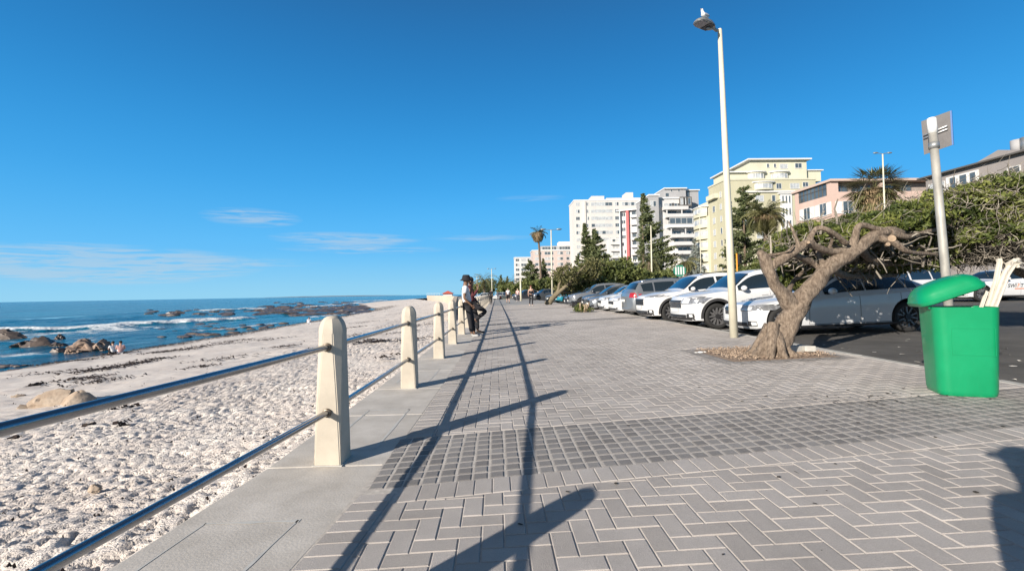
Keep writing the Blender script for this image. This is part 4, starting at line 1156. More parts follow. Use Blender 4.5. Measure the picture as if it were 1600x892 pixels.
# ------------------------------------------------------------------ cars
from mathutils.bvhtree import BVHTree
def paint(name, col, rough=.28, metal=0): return mat(name, col, rough, metal=metal, coat=.8, var=.03, vscale=2)
WHITE = paint('car_paint_white', (.58,.59,.60))
TY = {
 'sedan': dict(L=4.63, st=[(0,.30,.60,.66,.78,.62),(.09,.20,.68,.745,.865,.72),(.5,.18,.77,.83,.895,.77),(1.05,.18,.84,.905,.905,.79),(1.52,.18,.90,.96,.905,.78),(2.2,.18,.92,1.345,.905,.60),(2.65,.18,.935,1.43,.905,.595),(3.2,.18,.95,1.415,.905,.585),(3.75,.18,.97,1.29,.905,.60),(4.22,.20,.985,1.06,.89,.72),(4.5,.25,.95,1.03,.865,.72),(4.63,.34,.84,.90,.79,.64)], R=.345, wf=.80, wr=3.61, cowl=4, rf=5, rr=8, deck=9, side=[(4.35,6.05),(6.12,7.75),(7.83,8.35)], hl=(.44,.80,.60,.725)),
 'suv': dict(L=4.5, st=[(0,.36,.70,.80,.80,.68),(.10,.25,.86,.94,.90,.78),(.55,.23,.98,1.045,.925,.82),(1.0,.22,1.02,1.09,.93,.82),(1.28,.22,1.045,1.12,.93,.80),(1.95,.22,1.06,1.57,.93,.67),(2.5,.22,1.07,1.67,.93,.665),(3.4,.22,1.09,1.655,.93,.66),(4.02,.24,1.11,1.56,.92,.65),(4.34,.30,1.10,1.22,.90,.74),(4.45,.34,1.0,1.10,.87,.76),(4.5,.42,.88,.95,.82,.70)], R=.36, wf=.88, wr=3.55, cowl=4, rf=5, rr=8, deck=9, side=[(4.35,6.0),(6.08,7.0),(7.1,7.95)], hl=(.46,.84,.74,.90)),
 'hatch': dict(L=3.95, st=[(0,.30,.62,.70,.76,.62),(.09,.22,.74,.81,.84,.72),(.45,.19,.85,.91,.86,.76),(.8,.18,.90,.96,.87,.77),(1.1,.18,.93,1.0,.87,.76),(1.85,.18,.95,1.40,.87,.62),(2.3,.18,.96,1.49,.87,.615),(3.0,.18,.98,1.47,.87,.60),(3.5,.2,1.0,1.40,.86,.60),(3.82,.26,.98,1.08,.84,.68),(3.91,.3,.88,.96,.82,.70),(3.95,.4,.75,.82,.77,.64)], R=.31, wf=.75, wr=3.22, cowl=4, rf=5, rr=8, deck=9, side=[(4.35,5.95),(6.03,7.0),(7.1,7.8)], hl=(.42,.76,.66,.80)),
}
def section(s):
    x, zl, zb, zt, w, wt = s
    gh = zt-zb > .18
    zm = zl+(zb-zl)*.55
    p = [(0,zl),(.84*w,zl),(.965*w,zl+.09*min(1,(zb-zl)*2)),(w,zm),(.985*w,zb-.09),(.945*w,zb)]
    if gh: p += [(wt,zt-.075),(wt*.86,zt-.018),(0,zt+.012)]
    else: p += [(min(wt*1.08,.93*w),zb+(zt-zb)*.55),(wt*.72,zt-.006),(0,zt+.01)]
    return p
def cr(a,b,c,d,t): return .5*((2*b)+(c-a)*t+(2*a-5*b+4*c-d)*t*t+(-a+3*b-3*c+d)*t**3)
def make_car(typ, name, label, cat, pm_, pos, heading, opts=None, sc_=1.0, group='cars parked nose-in along the promenade kerb'):
    o = opts or {}; T_ = TY[typ]; st = T_['st']; L = T_['L']; n = len(st); secs = [section(s) for s in st]
    hs = o.get('hs', 1.0)
    def S_(u, v):
        i = min(int(u), n-2); t = u-i; j = min(int(v), 7); q = v-j
        def row(k):
            k = max(0, min(n-1, k)); sec = secs[k]
            g = lambda m_: sec[max(0,min(8,m_))]
            if j in (5,): # greenhouse side nearly straight
                y = g(5)[0]+(g(6)[0]-g(5)[0])*q+.02*math.sin(q*math.pi)*(1 if g(6)[1]-g(5)[1] > .2 else 0); z = g(5)[1]+(g(6)[1]-g(5)[1])*q
            else:
                y = cr(g(j-1)[0] if j > 0 else -g(1)[0], g(j)[0], g(j+1)[0], g(j+2)[0] if j < 7 else -g(7)[0], q)
                z = cr(g(j-1)[1] if j > 0 else g(1)[1], g(j)[1], g(j+1)[1], g(j+2)[1] if j < 7 else g(7)[1], q)
            return st[k][0], y, z
        r = [row(i-1), row(i), row(i+1), row(i+2)]
        x = r[1][0]+(r[2][0]-r[1][0])*t
        y = cr(r[0][1],r[1][1],r[2][1],r[3][1],t); z = cr(r[0][2],r[1][2],r[2][2],r[3][2],t)
        if 0 < i and i < n-2: pass
        return warp(x, max(y,0), z)
    def warp(x, y, z):
        e = min(abs(y)/.9, 1.0)
        if x < 1.3: x += .30*e**3*(1-x/1.3)
        if x > L-1.0: x -= .22*e**3*(1-(L-x)/1.0)
        return Vector((L/2-x, y, z*hs))
    root = empty(name, pos, heading, label, cat, group); root.scale = (sc_,)*3
    nu, nv = (n-1)*4, 8*3
    mb = MB(); grid = {}
    V = []; ids = {}
    def vid(p):
        V.append(p); return len(V)-1
    for iu in range(nu+1):
        for iv in range(nv+1):
            p = S_(iu/4, iv/3); c0 = iv in (0, nv)
            if c0: p = Vector((p.x, 0, p.z)); a = vid(p); ids[iu,iv,1] = a; ids[iu,iv,-1] = a
            else: ids[iu,iv,1] = vid(p); ids[iu,iv,-1] = vid(Vector((p.x,-p.y,p.z)))
    Fs = []
    for iu in range(nu):
        for iv in range(nv):
            Fs.append([ids[iu,iv,1], ids[iu+1,iv,1], ids[iu+1,iv+1,1], ids[iu,iv+1,1]])
            Fs.append([ids[iu,iv+1,-1], ids[iu+1,iv+1,-1], ids[iu+1,iv,-1], ids[iu,iv,-1]])
    # caps: rows across, front bulges forward
    for iu, sgn in ((0, 1), (nu, -1)):
        nc = 8; rowsv = []
        for iv in range(nv+1):
            if iv in (0, nv): rowsv.append([ids[iu,iv,1]]*(nc+1)); continue
            a, b = V[ids[iu,iv,-1]], V[ids[iu,iv,1]]; rr_ = [ids[iu,iv,-1]]
            for k in range(1, nc):
                t = k/nc; p = a.lerp(b, t); e = abs(2*t-1); p.x += sgn*(.30 if sgn > 0 else .22)*((b.y/.9)**3)*(1-e**3)*.96
                rr_.append(vid(p))
            rr_.append(ids[iu,iv,1]); rowsv.append(rr_)
        for iv in range(nv):
            for k in range(nc):
                q = [rowsv[iv][k], rowsv[iv][k+1], rowsv[iv+1][k+1], rowsv[iv+1][k]]
                if sgn < 0: q = q[::-1]
                q2 = []
                for x in q:
                    if x not in q2: q2.append(x)
                if len(q2) > 2: Fs.append(q2)
    me = bpy.data.meshes.new('body'); me.from_pydata([tuple(v) for v in V], [], Fs)
    bm = bmesh.new(); bm.from_mesh(me); bmesh.ops.remove_doubles(bm, verts=bm.verts, dist=1e-4); bmesh.ops.recalc_face_normals(bm, faces=bm.faces)
    if bm.calc_volume(signed=True) < 0: bmesh.ops.reverse_faces(bm, faces=bm.faces)
    bm.to_mesh(me)
    bvh = BVHTree.FromBMesh(bm); bm.free()
    Rw = T_['R']; wfx, wrx = L/2-T_['wf'], L/2-T_['wr']; W = max(s[4] for s in st)
    body = link('body', me, [pm_, M_under], None)
    cut = MB()
    for wx in (wfx, wrx):
        for s in (-1, 1):
            c_ = MB(); nn = 28; y0, y1 = (W-.30)*s, (W+.2)*s
            if y0 > y1: y0, y1 = y1, y0
            r_ = Rw+.055
            vs = [(wx+r_*math.cos(2*math.pi*k/nn), yy, Rw+.02+r_*math.sin(2*math.pi*k/nn)) for yy in (y0, y1) for k in range(nn)]
            cut.add(vs, [tuple(range(nn)), tuple(range(2*nn-1, nn-1, -1))]+[(k, nn+k, nn+(k+1)%nn, (k+1)%nn) for k in range(nn)])
    cm = cut.me('cut'); 
    bm = bmesh.new(); bm.from_mesh(cm); bmesh.ops.recalc_face_normals(bm, faces=bm.faces)
    if bm.calc_volume(signed=True) < 0: bmesh.ops.reverse_faces(bm, faces=bm.faces)
    bm.to_mesh(cm); bm.free()
    co = link('cut', cm, [pm_, M_under]); cm.polygons.foreach_set('material_index', [1]*len(cm.polygons))
    md = body.modifiers.new('b', 'BOOLEAN'); md.object = co; md.operation = 'DIFFERENCE'; md.solver = 'MANIFOLD'
    dg = bpy.context.evaluated_depsgraph_get(); dg.update()
    me2 = bpy.data.meshes.new_from_object(body.evaluated_get(dg)); body.modifiers.clear()
    old = body.data; body.data = me2; bpy.data.meshes.remove(old); bpy.data.objects.remove(co); bpy.data.meshes.remove(cm)
    me2.name = 'body'; body.parent = root; sharp(body, 32)
    def fixdark():
        for p in me2.polygons:
            pass
    # projected details
    def proj(dirv, a0, a1, b0f, b1f, na, nb, off, name_, m_, mapf, parent=root, thick=0):
        VV = []; miss = []
        for i in range(na+1):
            for j in range(nb+1):
                a = a0+(a1-a0)*i/na; b0, b1 = b0f(i/na), b1f(i/na); b = b0+(b1-b0)*j/nb
                org = mapf(a, b); hit = bvh.ray_cast(org, dirv)
                if hit[0] is None: VV.append(None)
                else: VV.append(hit[0]+hit[1]*off*(1 if hit[1].dot(dirv) < 0 else -1))
        idx = {}; vv = []; ff = []
        for k, p in enumerate(VV):
            if p is not None: idx[k] = len(vv); vv.append(p)
        for i in range(na):
            for j in range(nb):
                q = [i*(nb+1)+j, (i+1)*(nb+1)+j, (i+1)*(nb+1)+j+1, i*(nb+1)+j+1]
                if all(k in idx for k in q):
                    pts_ = [vv[idx[k]] for k in q]
                    if max((pts_[a_]-pts_[b_]).length for a_, b_ in ((0,1),(1,2),(2,3),(3,0))) < .35: ff.append([idx[k] for k in q])
        if not ff: return None
        me_ = bpy.data.meshes.new(name_); me_.from_pydata([tuple(v) for v in vv], [], ff); me_.validate()
        bm_ = bmesh.new(); bm_.from_mesh(me_); 
        bmesh.ops.delete(bm_, geom=[v for v in bm_.verts if not v.link_faces], context='VERTS')
        bmesh.ops.recalc_face_normals(bm_, faces=bm_.faces)
        if bm_.faces and sum((f.normal.dot(-dirv)) for f in bm_.faces) < 0: bmesh.ops.reverse_faces(bm_, faces=bm_.faces)
        bm_.to_mesh(me_); bm_.free()
        return link(name_, me_, m_, parent, True)
    def front(y0,y1,z0,z1,name_,m_,off=.006,na=10,nb=5,parent=root):
        zf0 = z0 if callable(z0) else (lambda t: z0); zf1 = z1 if callable(z1) else (lambda t: z1)
        return proj(Vector((-1,0,0)), y0, y1, zf0, zf1, na, nb, off, name_, m_, lambda a,b: Vector((L, a, b*hs)), parent)
    def rear(y0,y1,z0,z1,name_,m_,off=.006,na=8,nb=4,parent=root):
        zf0 = z0 if callable(z0) else (lambda t: z0); zf1 = z1 if callable(z1) else (lambda t: z1)
        return proj(Vector((1,0,0)), y0, y1, zf0, zf1, na, nb, off, name_, m_, lambda a,b: Vector((-L, a, b*hs)), parent)
    def side(s,x0,x1,z0,z1,name_,m_,off=.004,na=6,nb=3,parent=root):
        zf0 = z0 if callable(z0) else (lambda t: z0); zf1 = z1 if callable(z1) else (lambda t: z1)
        return proj(Vector((0,-s,0)), x0, x1, zf0, zf1, na, nb, off, name_, m_, lambda a,b: Vector((a, 2*s, b*hs)), parent)
    def patch(u0,u1,v0,v1,s,name_,m_,na=8,nb=6,off=.005):
        vv = []; ff = []
        for i in range(na+1):
            for j in range(nb+1):
                u = u0+(u1-u0)*i/na; v = v0+(v1-v0)*j/nb
                p = S_(u,v); e = .02; du = S_(min(u+e,n-1.001),v)-S_(max(u-e,0),v); dv = S_(u,min(v+e,8))-S_(u,max(v-e,0))
                if v > 7.97: nn = Vector((0,0,1)) if abs(du.z) < 1e-6 else Vector((-du.z,0,du.x)); nn = nn*(1 if nn.z > 0 else -1)
                else:
                    nn = du.cross(dv)
                    if nn.length < 1e-9: nn = Vector((0,1,0))
                    if nn.y < 0 and abs(nn.y) > abs(nn.z) or (nn.z < 0 and abs(nn.z) >= abs(nn.y)): nn = -nn
                nn.normalize(); p = p+nn*off; p.y *= 1; vv.append(Vector((p.x, p.y*s, p.z)))
        for i in range(na):
            for j in range(nb): 
                q = (i*(nb+1)+j, (i+1)*(nb+1)+j, (i+1)*(nb+1)+j+1, i*(nb+1)+j+1); ff.append(q if s > 0 else q[::-1])
        return vv, ff
    def glass(name_, parts, m_=None):
        mb_ = MB()
        for vv, ff in parts: mb_.add(vv, ff)
        me_ = mb_.me(name_); bm_ = bmesh.new(); bm_.from_mesh(me_); bmesh.ops.remove_doubles(bm_, verts=bm_.verts, dist=.002); bm_.to_mesh(me_); bm_.free()
        return link(name_, me_, m_ or M_carglass, root, True)
    cw, rf, rr, dk = T_['cowl'], T_['rf'], T_['rr'], T_['deck']
    glass('windscreen', [patch(cw+.10, rf-.02, 6.12, 8, s, '', None) for s in (1,-1)])
    glass('rear_window', [patch(rr+.12, dk-.18, 6.2, 8, s, '', None) for s in (1,-1)])
    for s in (1,-1):
        for k, (ua, ub) in enumerate(T_['side']):
            glass('side_window', [patch(ua, ub, 5.10, 5.88, s, '', None, na=12)])
    # wheels
    for wx in (wfx, wrx):
        for s in (-1, 1):
            w = MB(); w.tube([(0,0,0),(0,-s*.12,0)], [.07,.07], 12); hub = w.build('wheel', M_dark, root); hub.location = (wx, s*(W-.035), Rw)
            t = MB(); pr = [(Rw*.68,-.02),(Rw*.80,.0),(Rw*.93,-.005),(Rw*.99,-.03),(Rw,-.06),(Rw,-.17),(Rw*.97,-.205),(Rw*.7,-.21)]
            t.lathe([(r_, s*yv) for r_, yv in pr], 36, axis='y'); ty = t.build('tyre', M_tyre, hub, True)
            q = MB(); rm = o.get('rim', 'alloy'); q.lathe([(Rw*.70,-s*.02),(Rw*.66,-s*.025),(Rw*.64,-s*.06),(Rw*.64,-s*.18)], 36, axis='y')
            q.lathe([(Rw*.2,-s*.035),(Rw*.16,-s*.018),(.001,-s*.016)], 14, axis='y')
            q.lathe([(Rw*.64,-s*.12),(.01,-s*.12)], 20, axis='y')
            ns_ = o.get('spokes', 5)
            for k in range(ns_):
                for dd in ((-.09, .09) if ns_ < 9 else (0,)):
                    a = 2*math.pi*k/ns_+dd*1.2; ca, sa = math.cos(a), math.sin(a); wd = Rw*.055; b_ = 2*math.pi*k/ns_+dd*3.1
                    cb, sb = math.cos(b_), math.sin(b_)
                    p0 = Vector((ca*Rw*.14, 0, sa*Rw*.14)); p1 = Vector((cb*Rw*.66, 0, sb*Rw*.66)); tn_v = Vector((-sb,0,cb))*wd
                    vs = [p0-tn_v*.8+Vector((0,-s*.03,0)), p0+tn_v*.8+Vector((0,-s*.03,0)), p1+tn_v+Vector((0,-s*.028,0)), p1-tn_v+Vector((0,-s*.028,0))]
                    vs += [v+Vector((0,-s*.05,0)) for v in vs]
                    q.add(vs, [(0,1,2,3),(7,6,5,4),(0,4,5,1),(1,5,6,2),(2,6,7,3),(3,7,4,0)])
            me_ = q.me('rim'); bm_ = bmesh.new(); bm_.from_mesh(me_); bmesh.ops.recalc_face_normals(bm_, faces=bm_.faces); bm_.to_mesh(me_); bm_.free()
            link('rim', me_, o.get('rimmat', M_rimd), hub); hub.rotation_euler = (0, random.uniform(0,1), 0)
    near = o.get('detail', 1)
    h0, h1, hz0, hz1 = T_['hl']
    if o.get('hl'): h0, h1, hz0, hz1 = o['hl']
    for s in (1,-1):
        front(s*h0, s*(W-.02), lambda t: hz0+(.02*t), lambda t: hz1+.03*t-.03*(1-t), 'headlight', M_lamp, parent=root, off=.007, na=14)
        if near:
            front(s*(h0+.05), s*(h0+.26), hz0+.03, hz1-.03, 'headlight_lens', M_lens, off=.012, na=6)
        rear(s*(W-.30), s*(W-.03), .74 if typ != 'suv' else .90, .90 if typ != 'suv' else 1.10, 'tail_light', M_tail, off=.008)
    gm = o.get('grille', 'wide')
    zg = (.50,.66) if typ == 'sedan' else ((.62,.84) if typ == 'suv' else (.52,.66))
    if gm == 'kidney':
        for s in (1,-1):
            g_ = front(s*.03, s*.27, zg[0]+.02, zg[1]+.035, 'grille', M_dark, off=.012)
            for k in range(6): front(s*(.055+k*.036), s*(.065+k*.036), zg[0]+.03, zg[1]+.025, 'grille_bar', M_chr, off=.018, na=1, nb=3, parent=g_ or root)
    elif gm: front(-.42, .42, zg[0], zg[1], 'grille', M_dark, off=.01, na=12)
    if gm == 'slats':
        for k in range(3): front(-.40,.40, zg[0]+.03+k*.06, zg[0]+.05+k*.06, 'grille_bar', M_chr, off=.016, na=12, nb=1)
    zlo = .26 if typ != 'suv' else .34
    front(-.60, .60, zlo, zlo+.09, 'lower_intake', M_dark, off=.008, na=12)
    for s in (1,-1):
        front(s*.62, s*(W-.12), zlo+.01, zlo+.12, 'fog_recess', M_dark, off=.01, na=6)
        if near: front(s*.70, s*.78, zlo+.03, zlo+.10, 'fog_light', M_lens, off=.018, na=2, nb=2)
    pz = .40 if typ == 'sedan' else (.50 if typ == 'suv' else .42)
    front(-.26, .26, pz, pz+.11, 'number_plate', M_plate, off=.02, na=6, nb=2)
    rear(-.26, .26, .72, .83, 'number_plate', M_plate, off=.02, na=4, nb=2)
    zs0 = st[5][1]
    if near:
        for s in (1,-1):
            xs_d = [L/2-x for x in ((1.36,2.52,3.45) if typ == 'sedan' else (1.32,2.40,3.32) if typ == 'suv' else (1.15,2.2,3.0))]
            for x in xs_d: side(s, x-.005, x+.004, .27, st[5][2]-.02, 'door_seam', M_under, off=.003, na=1, nb=12)
            side(s, xs_d[-1], xs_d[0], .262, .272, 'sill_seam', M_under, off=.003, na=10, nb=1)
            for x in xs_d[1:]:
                h_ = side(s, x+.09, x+.27, st[5][2]-.14, st[5][2]-.11, 'door_handle', pm_, off=.028, na=3, nb=1)
            side(s, xs_d[-1]-.2, xs_d[0]+.2, .205, .25, 'sill_trim', M_dark, off=.012, na=10, nb=2)
    # mirrors
    mx_ = L/2-(st[cw][0]+.32); mz = st[cw][2]+.09
    for s in (1,-1):
        mb_ = MB(); mb_.blob((mx_, s*(W+.10), (mz)*hs), .1, 12, 8, (.75,1.15,.75)); mm = mb_.build('mirror', o.get('mirror', pm_), root, True)
        mb_ = MB(); mb_.box(mx_-.03, mx_+.03, min(s*(W-.10), s*(W+.05)), max(s*(W-.10), s*(W+.05)), mz-.07, mz-.035); mb_.build('mirror_arm', M_dark, mm)
    if o.get('cladding'):
        for s in (1,-1):
            for wx in (wfx, wrx):
                vv = []; ff = []; nn = 20
                for k in range(nn+1):
                    a = math.pi*(k/nn)*1.1-.05*math.pi
                    for rr_ in (Rw+.05, Rw+.125):
                        px_, pz_ = wx+rr_*math.cos(a), Rw+.02+rr_*math.sin(a)
                        hit = bvh.ray_cast(Vector((px_, 2*s, max(pz_,.26))), Vector((0,-s,0)))
                        vv.append((hit[0] if hit[0] else Vector((px_, s*W, pz_)))+Vector((0,s*.012,0)))
                for k in range(nn): ff.append((2*k,2*k+1,2*k+3,2*k+2) if s < 0 else (2*k,2*k+2,2*k+3,2*k+1))
                me_ = bpy.data.meshes.new('arch_trim'); me_.from_pydata([tuple(v) for v in vv], [], ff); link('arch_trim', me_, M_clad, root, True)
            side(s, wrx+Rw+.1, wfx-Rw-.1, .24, .40, 'sill_cladding', M_clad, off=.012, na=10, nb=2)
        front(-W+.03, W-.03, .27, .40, 'bumper_cladding', M_clad, off=.006, na=18, nb=2)
    if o.get('rails'):
        for s in (1,-1):
            mb_ = MB(); a = S_(rf+.2,6.6); b = S_(rr-.1,6.6); mid = S_((rf+rr)/2,6.6)
            mb_.tube([(a.x,s*a.y,a.z),(a.x-.15,s*a.y,a.z+.05),(mid.x,s*mid.y,mid.z+.055),(b.x+.2,s*b.y,b.z+.05),(b.x,s*b.y,b.z)], .014, 8); mb_.build('roof_rail', M_clad if o['rails'] == 'dark' else M_chr, root, True)
    return root
M_carglass = mat('car_glass', (.012,.02,.026), .04, spec=.9)
M_carglass.node_tree.nodes['Principled BSDF'].inputs['Coat Weight'].default_value = .6
M_lamp = mat('headlight_housing', (.30,.31,.33), .12, metal=.5, var=.5, vscale=12, coat=1)
M_lens = mat('headlight_lens', (.75,.77,.78), .1, metal=.3)
M_tail = mat('tail_red', (.32,.012,.018), .15, coat=1)
M_chr = mat('chrome', (.62,.63,.65), .15, metal=1)
M_plate = mat('number_plate', (.68,.68,.64), .5, var=.06, vscale=30)
M_clad = mat('cladding_dark', (.028,.028,.03), .6)
M_rimd = mat('rim_dark', (.16,.16,.165), .35, metal=.4)
M_rims = mat('rim_silver', (.32,.33,.34), .3, metal=.4)
HV = math.pi
def carpos(x, y): return (x, y, gz(x)-KERB)
SILVER = paint('car_paint_silver', (.26,.28,.30), .3, .6); GREYP = paint('car_paint_grey', (.10,.11,.12), .3, .4); DKBLUE = paint('car_paint_dark', (.03,.035,.045), .3); TEAL = paint('car_paint_teal', (.02,.22,.30), .3)
NOSE = 5.12
def park(typ, name, label, pm_, y, nose=NOSE, opts=None, ang=0.0, rev=False, sc_=1.0, **kw):
    L = TY[typ]['L']*sc_; xc = nose+L/2
    g = empty  # root sits at the car's centre on the asphalt
    r = make_car(typ, name, label, 'car', pm_, carpos(xc, y), (0 if rev else math.pi)+ang, opts, sc_=sc_, **kw)
    r.rotation_euler[1] = SL*(1 if not rev else -1)*1.0
    return r
park('sedan', 'parked_car', 'white low saloon with twin kidney grilles parked behind the gnarled tree', WHITE, 11.15, 5.70, dict(grille='kidney', rimmat=M_rimd, spokes=5), ang=-.03, sc_=1.0)
park('suv', 'parked_car', 'older boxy white off-roader with cream clouded headlights, behind the tall lamp base', WHITE, 13.82, 5.33, dict(grille='slats', cladding=True, hs=.985, spokes=6, hl=(.44,.84,.72,.92)), ang=.0)
park('suv', 'parked_car', 'newer white crossover with dark arches, between the silver car and boxy off-roader', paint('car_paint_white2', (.60,.60,.60)), 16.95, 5.20, dict(grille='wide', cladding=True, rails='dark', hl=(.40,.86,.88,.95), spokes=5), ang=.02)
park('suv', 'parked_car', 'silver estate car reversed in, showing its red tail light to the promenade', SILVER, 19.75, 5.42, dict(rails='c', rimmat=M_rims, hs=.95), rev=True)
park('hatch', 'parked_car', 'small white hatchback next beyond the reversed silver car', WHITE, 22.3, 5.45, dict(), ang=.04)
park('hatch', 'parked_car', 'white hatchback second beyond the reversed silver car', paint('car_paint_white3', (.55,.57,.58)), 24.9, 5.5, dict(rimmat=M_rims), ang=-.02)
park('sedan', 'parked_car', 'pale silver saloon third beyond the reversed silver car', SILVER, 27.6, 5.4, dict(detail=0, rimmat=M_rims))
park('hatch', 'parked_car', 'dark grey hatchback fourth beyond the reversed silver car', GREYP, 30.3, 5.6, dict(detail=0))
park('suv', 'parked_car', 'grey car farthest but one in the near parking row', paint('car_paint_midgrey', (.2,.21,.22), .3, .4), 33.2, 5.1, dict(detail=0))
park('hatch', 'parked_car', 'dark car at the far end of the near parking row', DKBLUE, 36.2, 5.3, dict(detail=0))
park('sedan', 'parked_car', 'silver saloon seen beyond the distant leaning trunk', SILVER, 55, 5.7, dict(detail=0), ang=.5)
park('hatch', 'parked_car', 'teal hatchback half hidden behind the distant leaning trunk', TEAL, 49.5, 6.0, dict(detail=0), ang=.4)
park('suv', 'parked_car', 'black four-wheel-drive behind the far walkers', DKBLUE, 78, 2.6, dict(detail=0), ang=.3)
park('suv', 'parked_car', 'dark grey four-wheel-drive behind the lamp foot and the woman in black', GREYP, 70, 5.0, dict(detail=0), ang=.3)
rc = park('hatch', 'parked_car', 'white car with a red front wing at the far end of the promenade', WHITE, 98, -1.0, dict(detail=0), ang=.9)
park('hatch', 'parked_car', 'small pale car at the end of the railing', paint('car_paint_pale', (.5,.52,.53)), 104, -5.2, dict(detail=0), ang=.3)
mb = MB(); mb.box(1.02,1.9,-.88,-.0,.45,.86); 
# red wing panel of the far car
mb = MB(); mb.blob((1.25,.52,.62), .45, 12, 8, (.9,.86,.62)); mb.build('red_wing', paint('car_paint_red', (.5,.02,.03)), rc, True)
# taxi across the road with its lettering
tx = make_car('sedan', 'taxi', 'white minicab with orange stripe and SWIFT lettering on its side across the road', 'car', WHITE, (22.75, 20.6, gz(22)-KERB), math.pi+.0, dict(), group=None)
M_or = mat('sticker_orange', (.85,.22,.05), .4); M_bk = mat('sticker_black', (.02,.02,.02), .4)
def text(body, size, m_, parent, loc, rot, shear=0.0, ext=.002):
    cu = bpy.data.curves.new('t', 'FONT'); cu.body = body; cu.size = size; cu.extrude = ext; cu.shear = shear; cu.align_x = 'LEFT'
    t_ = bpy.data.objects.new('t', cu); C.objects.link(t_); dg = bpy.context.evaluated_depsgraph_get(); dg.update()
    me_ = bpy.data.meshes.new_from_object(t_.evaluated_get(dg)); bpy.data.objects.remove(t_); bpy.data.curves.remove(cu)
    o = link('lettering', me_, m_, parent); o.location = loc; o.rotation_euler = rot; return o
# taxi nose points to -X: its camera-facing side is local +y; text reads left to right along world +X
text('SWI', .23, M_bk, tx, (.42,.925,.60), (R(90),0,R(180)), .25)
text('F', .23, M_or, tx, (-.01,.925,.60), (R(90),0,R(180)), .25)
text('T', .23, M_bk, tx, (-.16,.925,.60), (R(90),0,R(180)), .25)
mb = MB()
mb.add([(-1.5,.93,.53),(.1,.93,.53),(.1,.93,.56),(-1.5,.93,.56)], [(0,1,2,3),(3,2,1,0)])
mb.build('stripe', M_or, tx)
mb = MB(); 
for k in range(4): mb.add([(.42+k*.12,.928,.86-k*.05),(.62+k*.14,.928,.86-k*.05),(.56+k*.14,.928,.82-k*.05),(.36+k*.12,.928,.82-k*.05)], [(0,1,2,3),(3,2,1,0)])
mb.build('logo', mat('sticker_pink', (.85,.45,.35), .5), tx)
# white bakkie glimpsed behind the saloon
vx = make_car('suv', 'parked_car', 'white van-like car glimpsed under the branches behind the white saloon', 'car', WHITE, (14.6, 17.2, gz(14.6)-KERB), math.pi+.1, dict(detail=0), group=None)

# ------------------------------------------------------------------ lamps, signs
def pole_lean(px0, py0, px1, py1, Y=None, base=None):
    b_ = base or G(px0, py0); t = P(px1, py1, b_.y); return b_, t
b_, t_ = pole_lean(1147, 527, 1124.5, 47)
lamp = empty('street_lamp', b_, 0, 'tall cream street lamp standing at the kerb with a gull on its head', 'street lamp')
d = t_-Vector(b_); mb = MB(); mb.tube([(0,0,-.05), d*.33, d*.66, d], [.088,.076,.062,.046], 20); pl = mb.build('pole', M_polew, lamp, True)
mb = MB(); mb.tube([d, d+Vector((0,0,.02))], [.05,.035], 12); mb.build('cap', M_white, lamp, True)
a0 = d+Vector((0,0,-.02)); hd = P(1100, 43.5, b_.y-.25)-Vector(b_)
mb = MB(); mb.tube([a0, a0.lerp(hd, .45)+Vector((0,0,.015)), a0.lerp(hd,.8)], [.022,.022,.026], 10); mb.tube([a0.lerp(hd,.18)+Vector((0,0,-.015)), a0.lerp(hd,.42)+Vector((0,0,.03))], [.034,.034], 10); mb.build('arm', M_galv, lamp, True)
hdir = (hd-a0); hdir.z = 0; hdir.normalize()
mb = MB(); Lh = .55; rows = []
for i, (t, w, h) in enumerate([(0,.05,.05),(.06,.11,.10),(.2,.15,.13),(.42,.155,.12),(.52,.12,.08),(.56,.06,.04)]):
    rows.append([(t,-w,0),(t,w,0),(t,w*.8,h*.7),(t,0,h),(t,-w*.8,h*.7)])
vs = [p for r_ in rows for p in r_]; fs = [(0,1,2,3,4)[::-1]]
for i in range(5):
    for k in range(5): fs.append((i*5+k, i*5+(k+1)%5, (i+1)*5+(k+1)%5, (i+1)*5+k))
fs.append((25,26,27,28,29)); mb.add(vs, fs)
me = mb.me('lamp_head'); bm = bmesh.new(); bm.from_mesh(me); bmesh.ops.recalc_face_normals(bm, faces=bm.faces); bmesh.ops.bevel(bm, geom=bm.edges[:], offset=.01, segments=2, affect='EDGES'); bm.to_mesh(me); bm.free()
lh = link('lamp_head', me, M_galv, lamp, True); sharp(lh, 40)
ang = math.atan2(hdir.y, hdir.x); lh.location = a0.lerp(hd,.42); lh.rotation_euler = (0, -.04, ang)
mb = MB(); mb.box(.10,.27,-.12,.12,-.012,.002); o = mb.build('lamp_glass', mat('lamp_lens_dark', (.05,.045,.05), .3), lh, bevel=.006)
mb = MB(); mb.box(.31,.50,-.11,.11,-.012,.002); o = mb.build('lamp_glass', mat('lamp_lens_grey', (.28,.26,.28), .3), lh, bevel=.006)
HEAD = Vector(b_)+a0.lerp(hd,.42)+hdir*.27+Vector((0,0,.12))

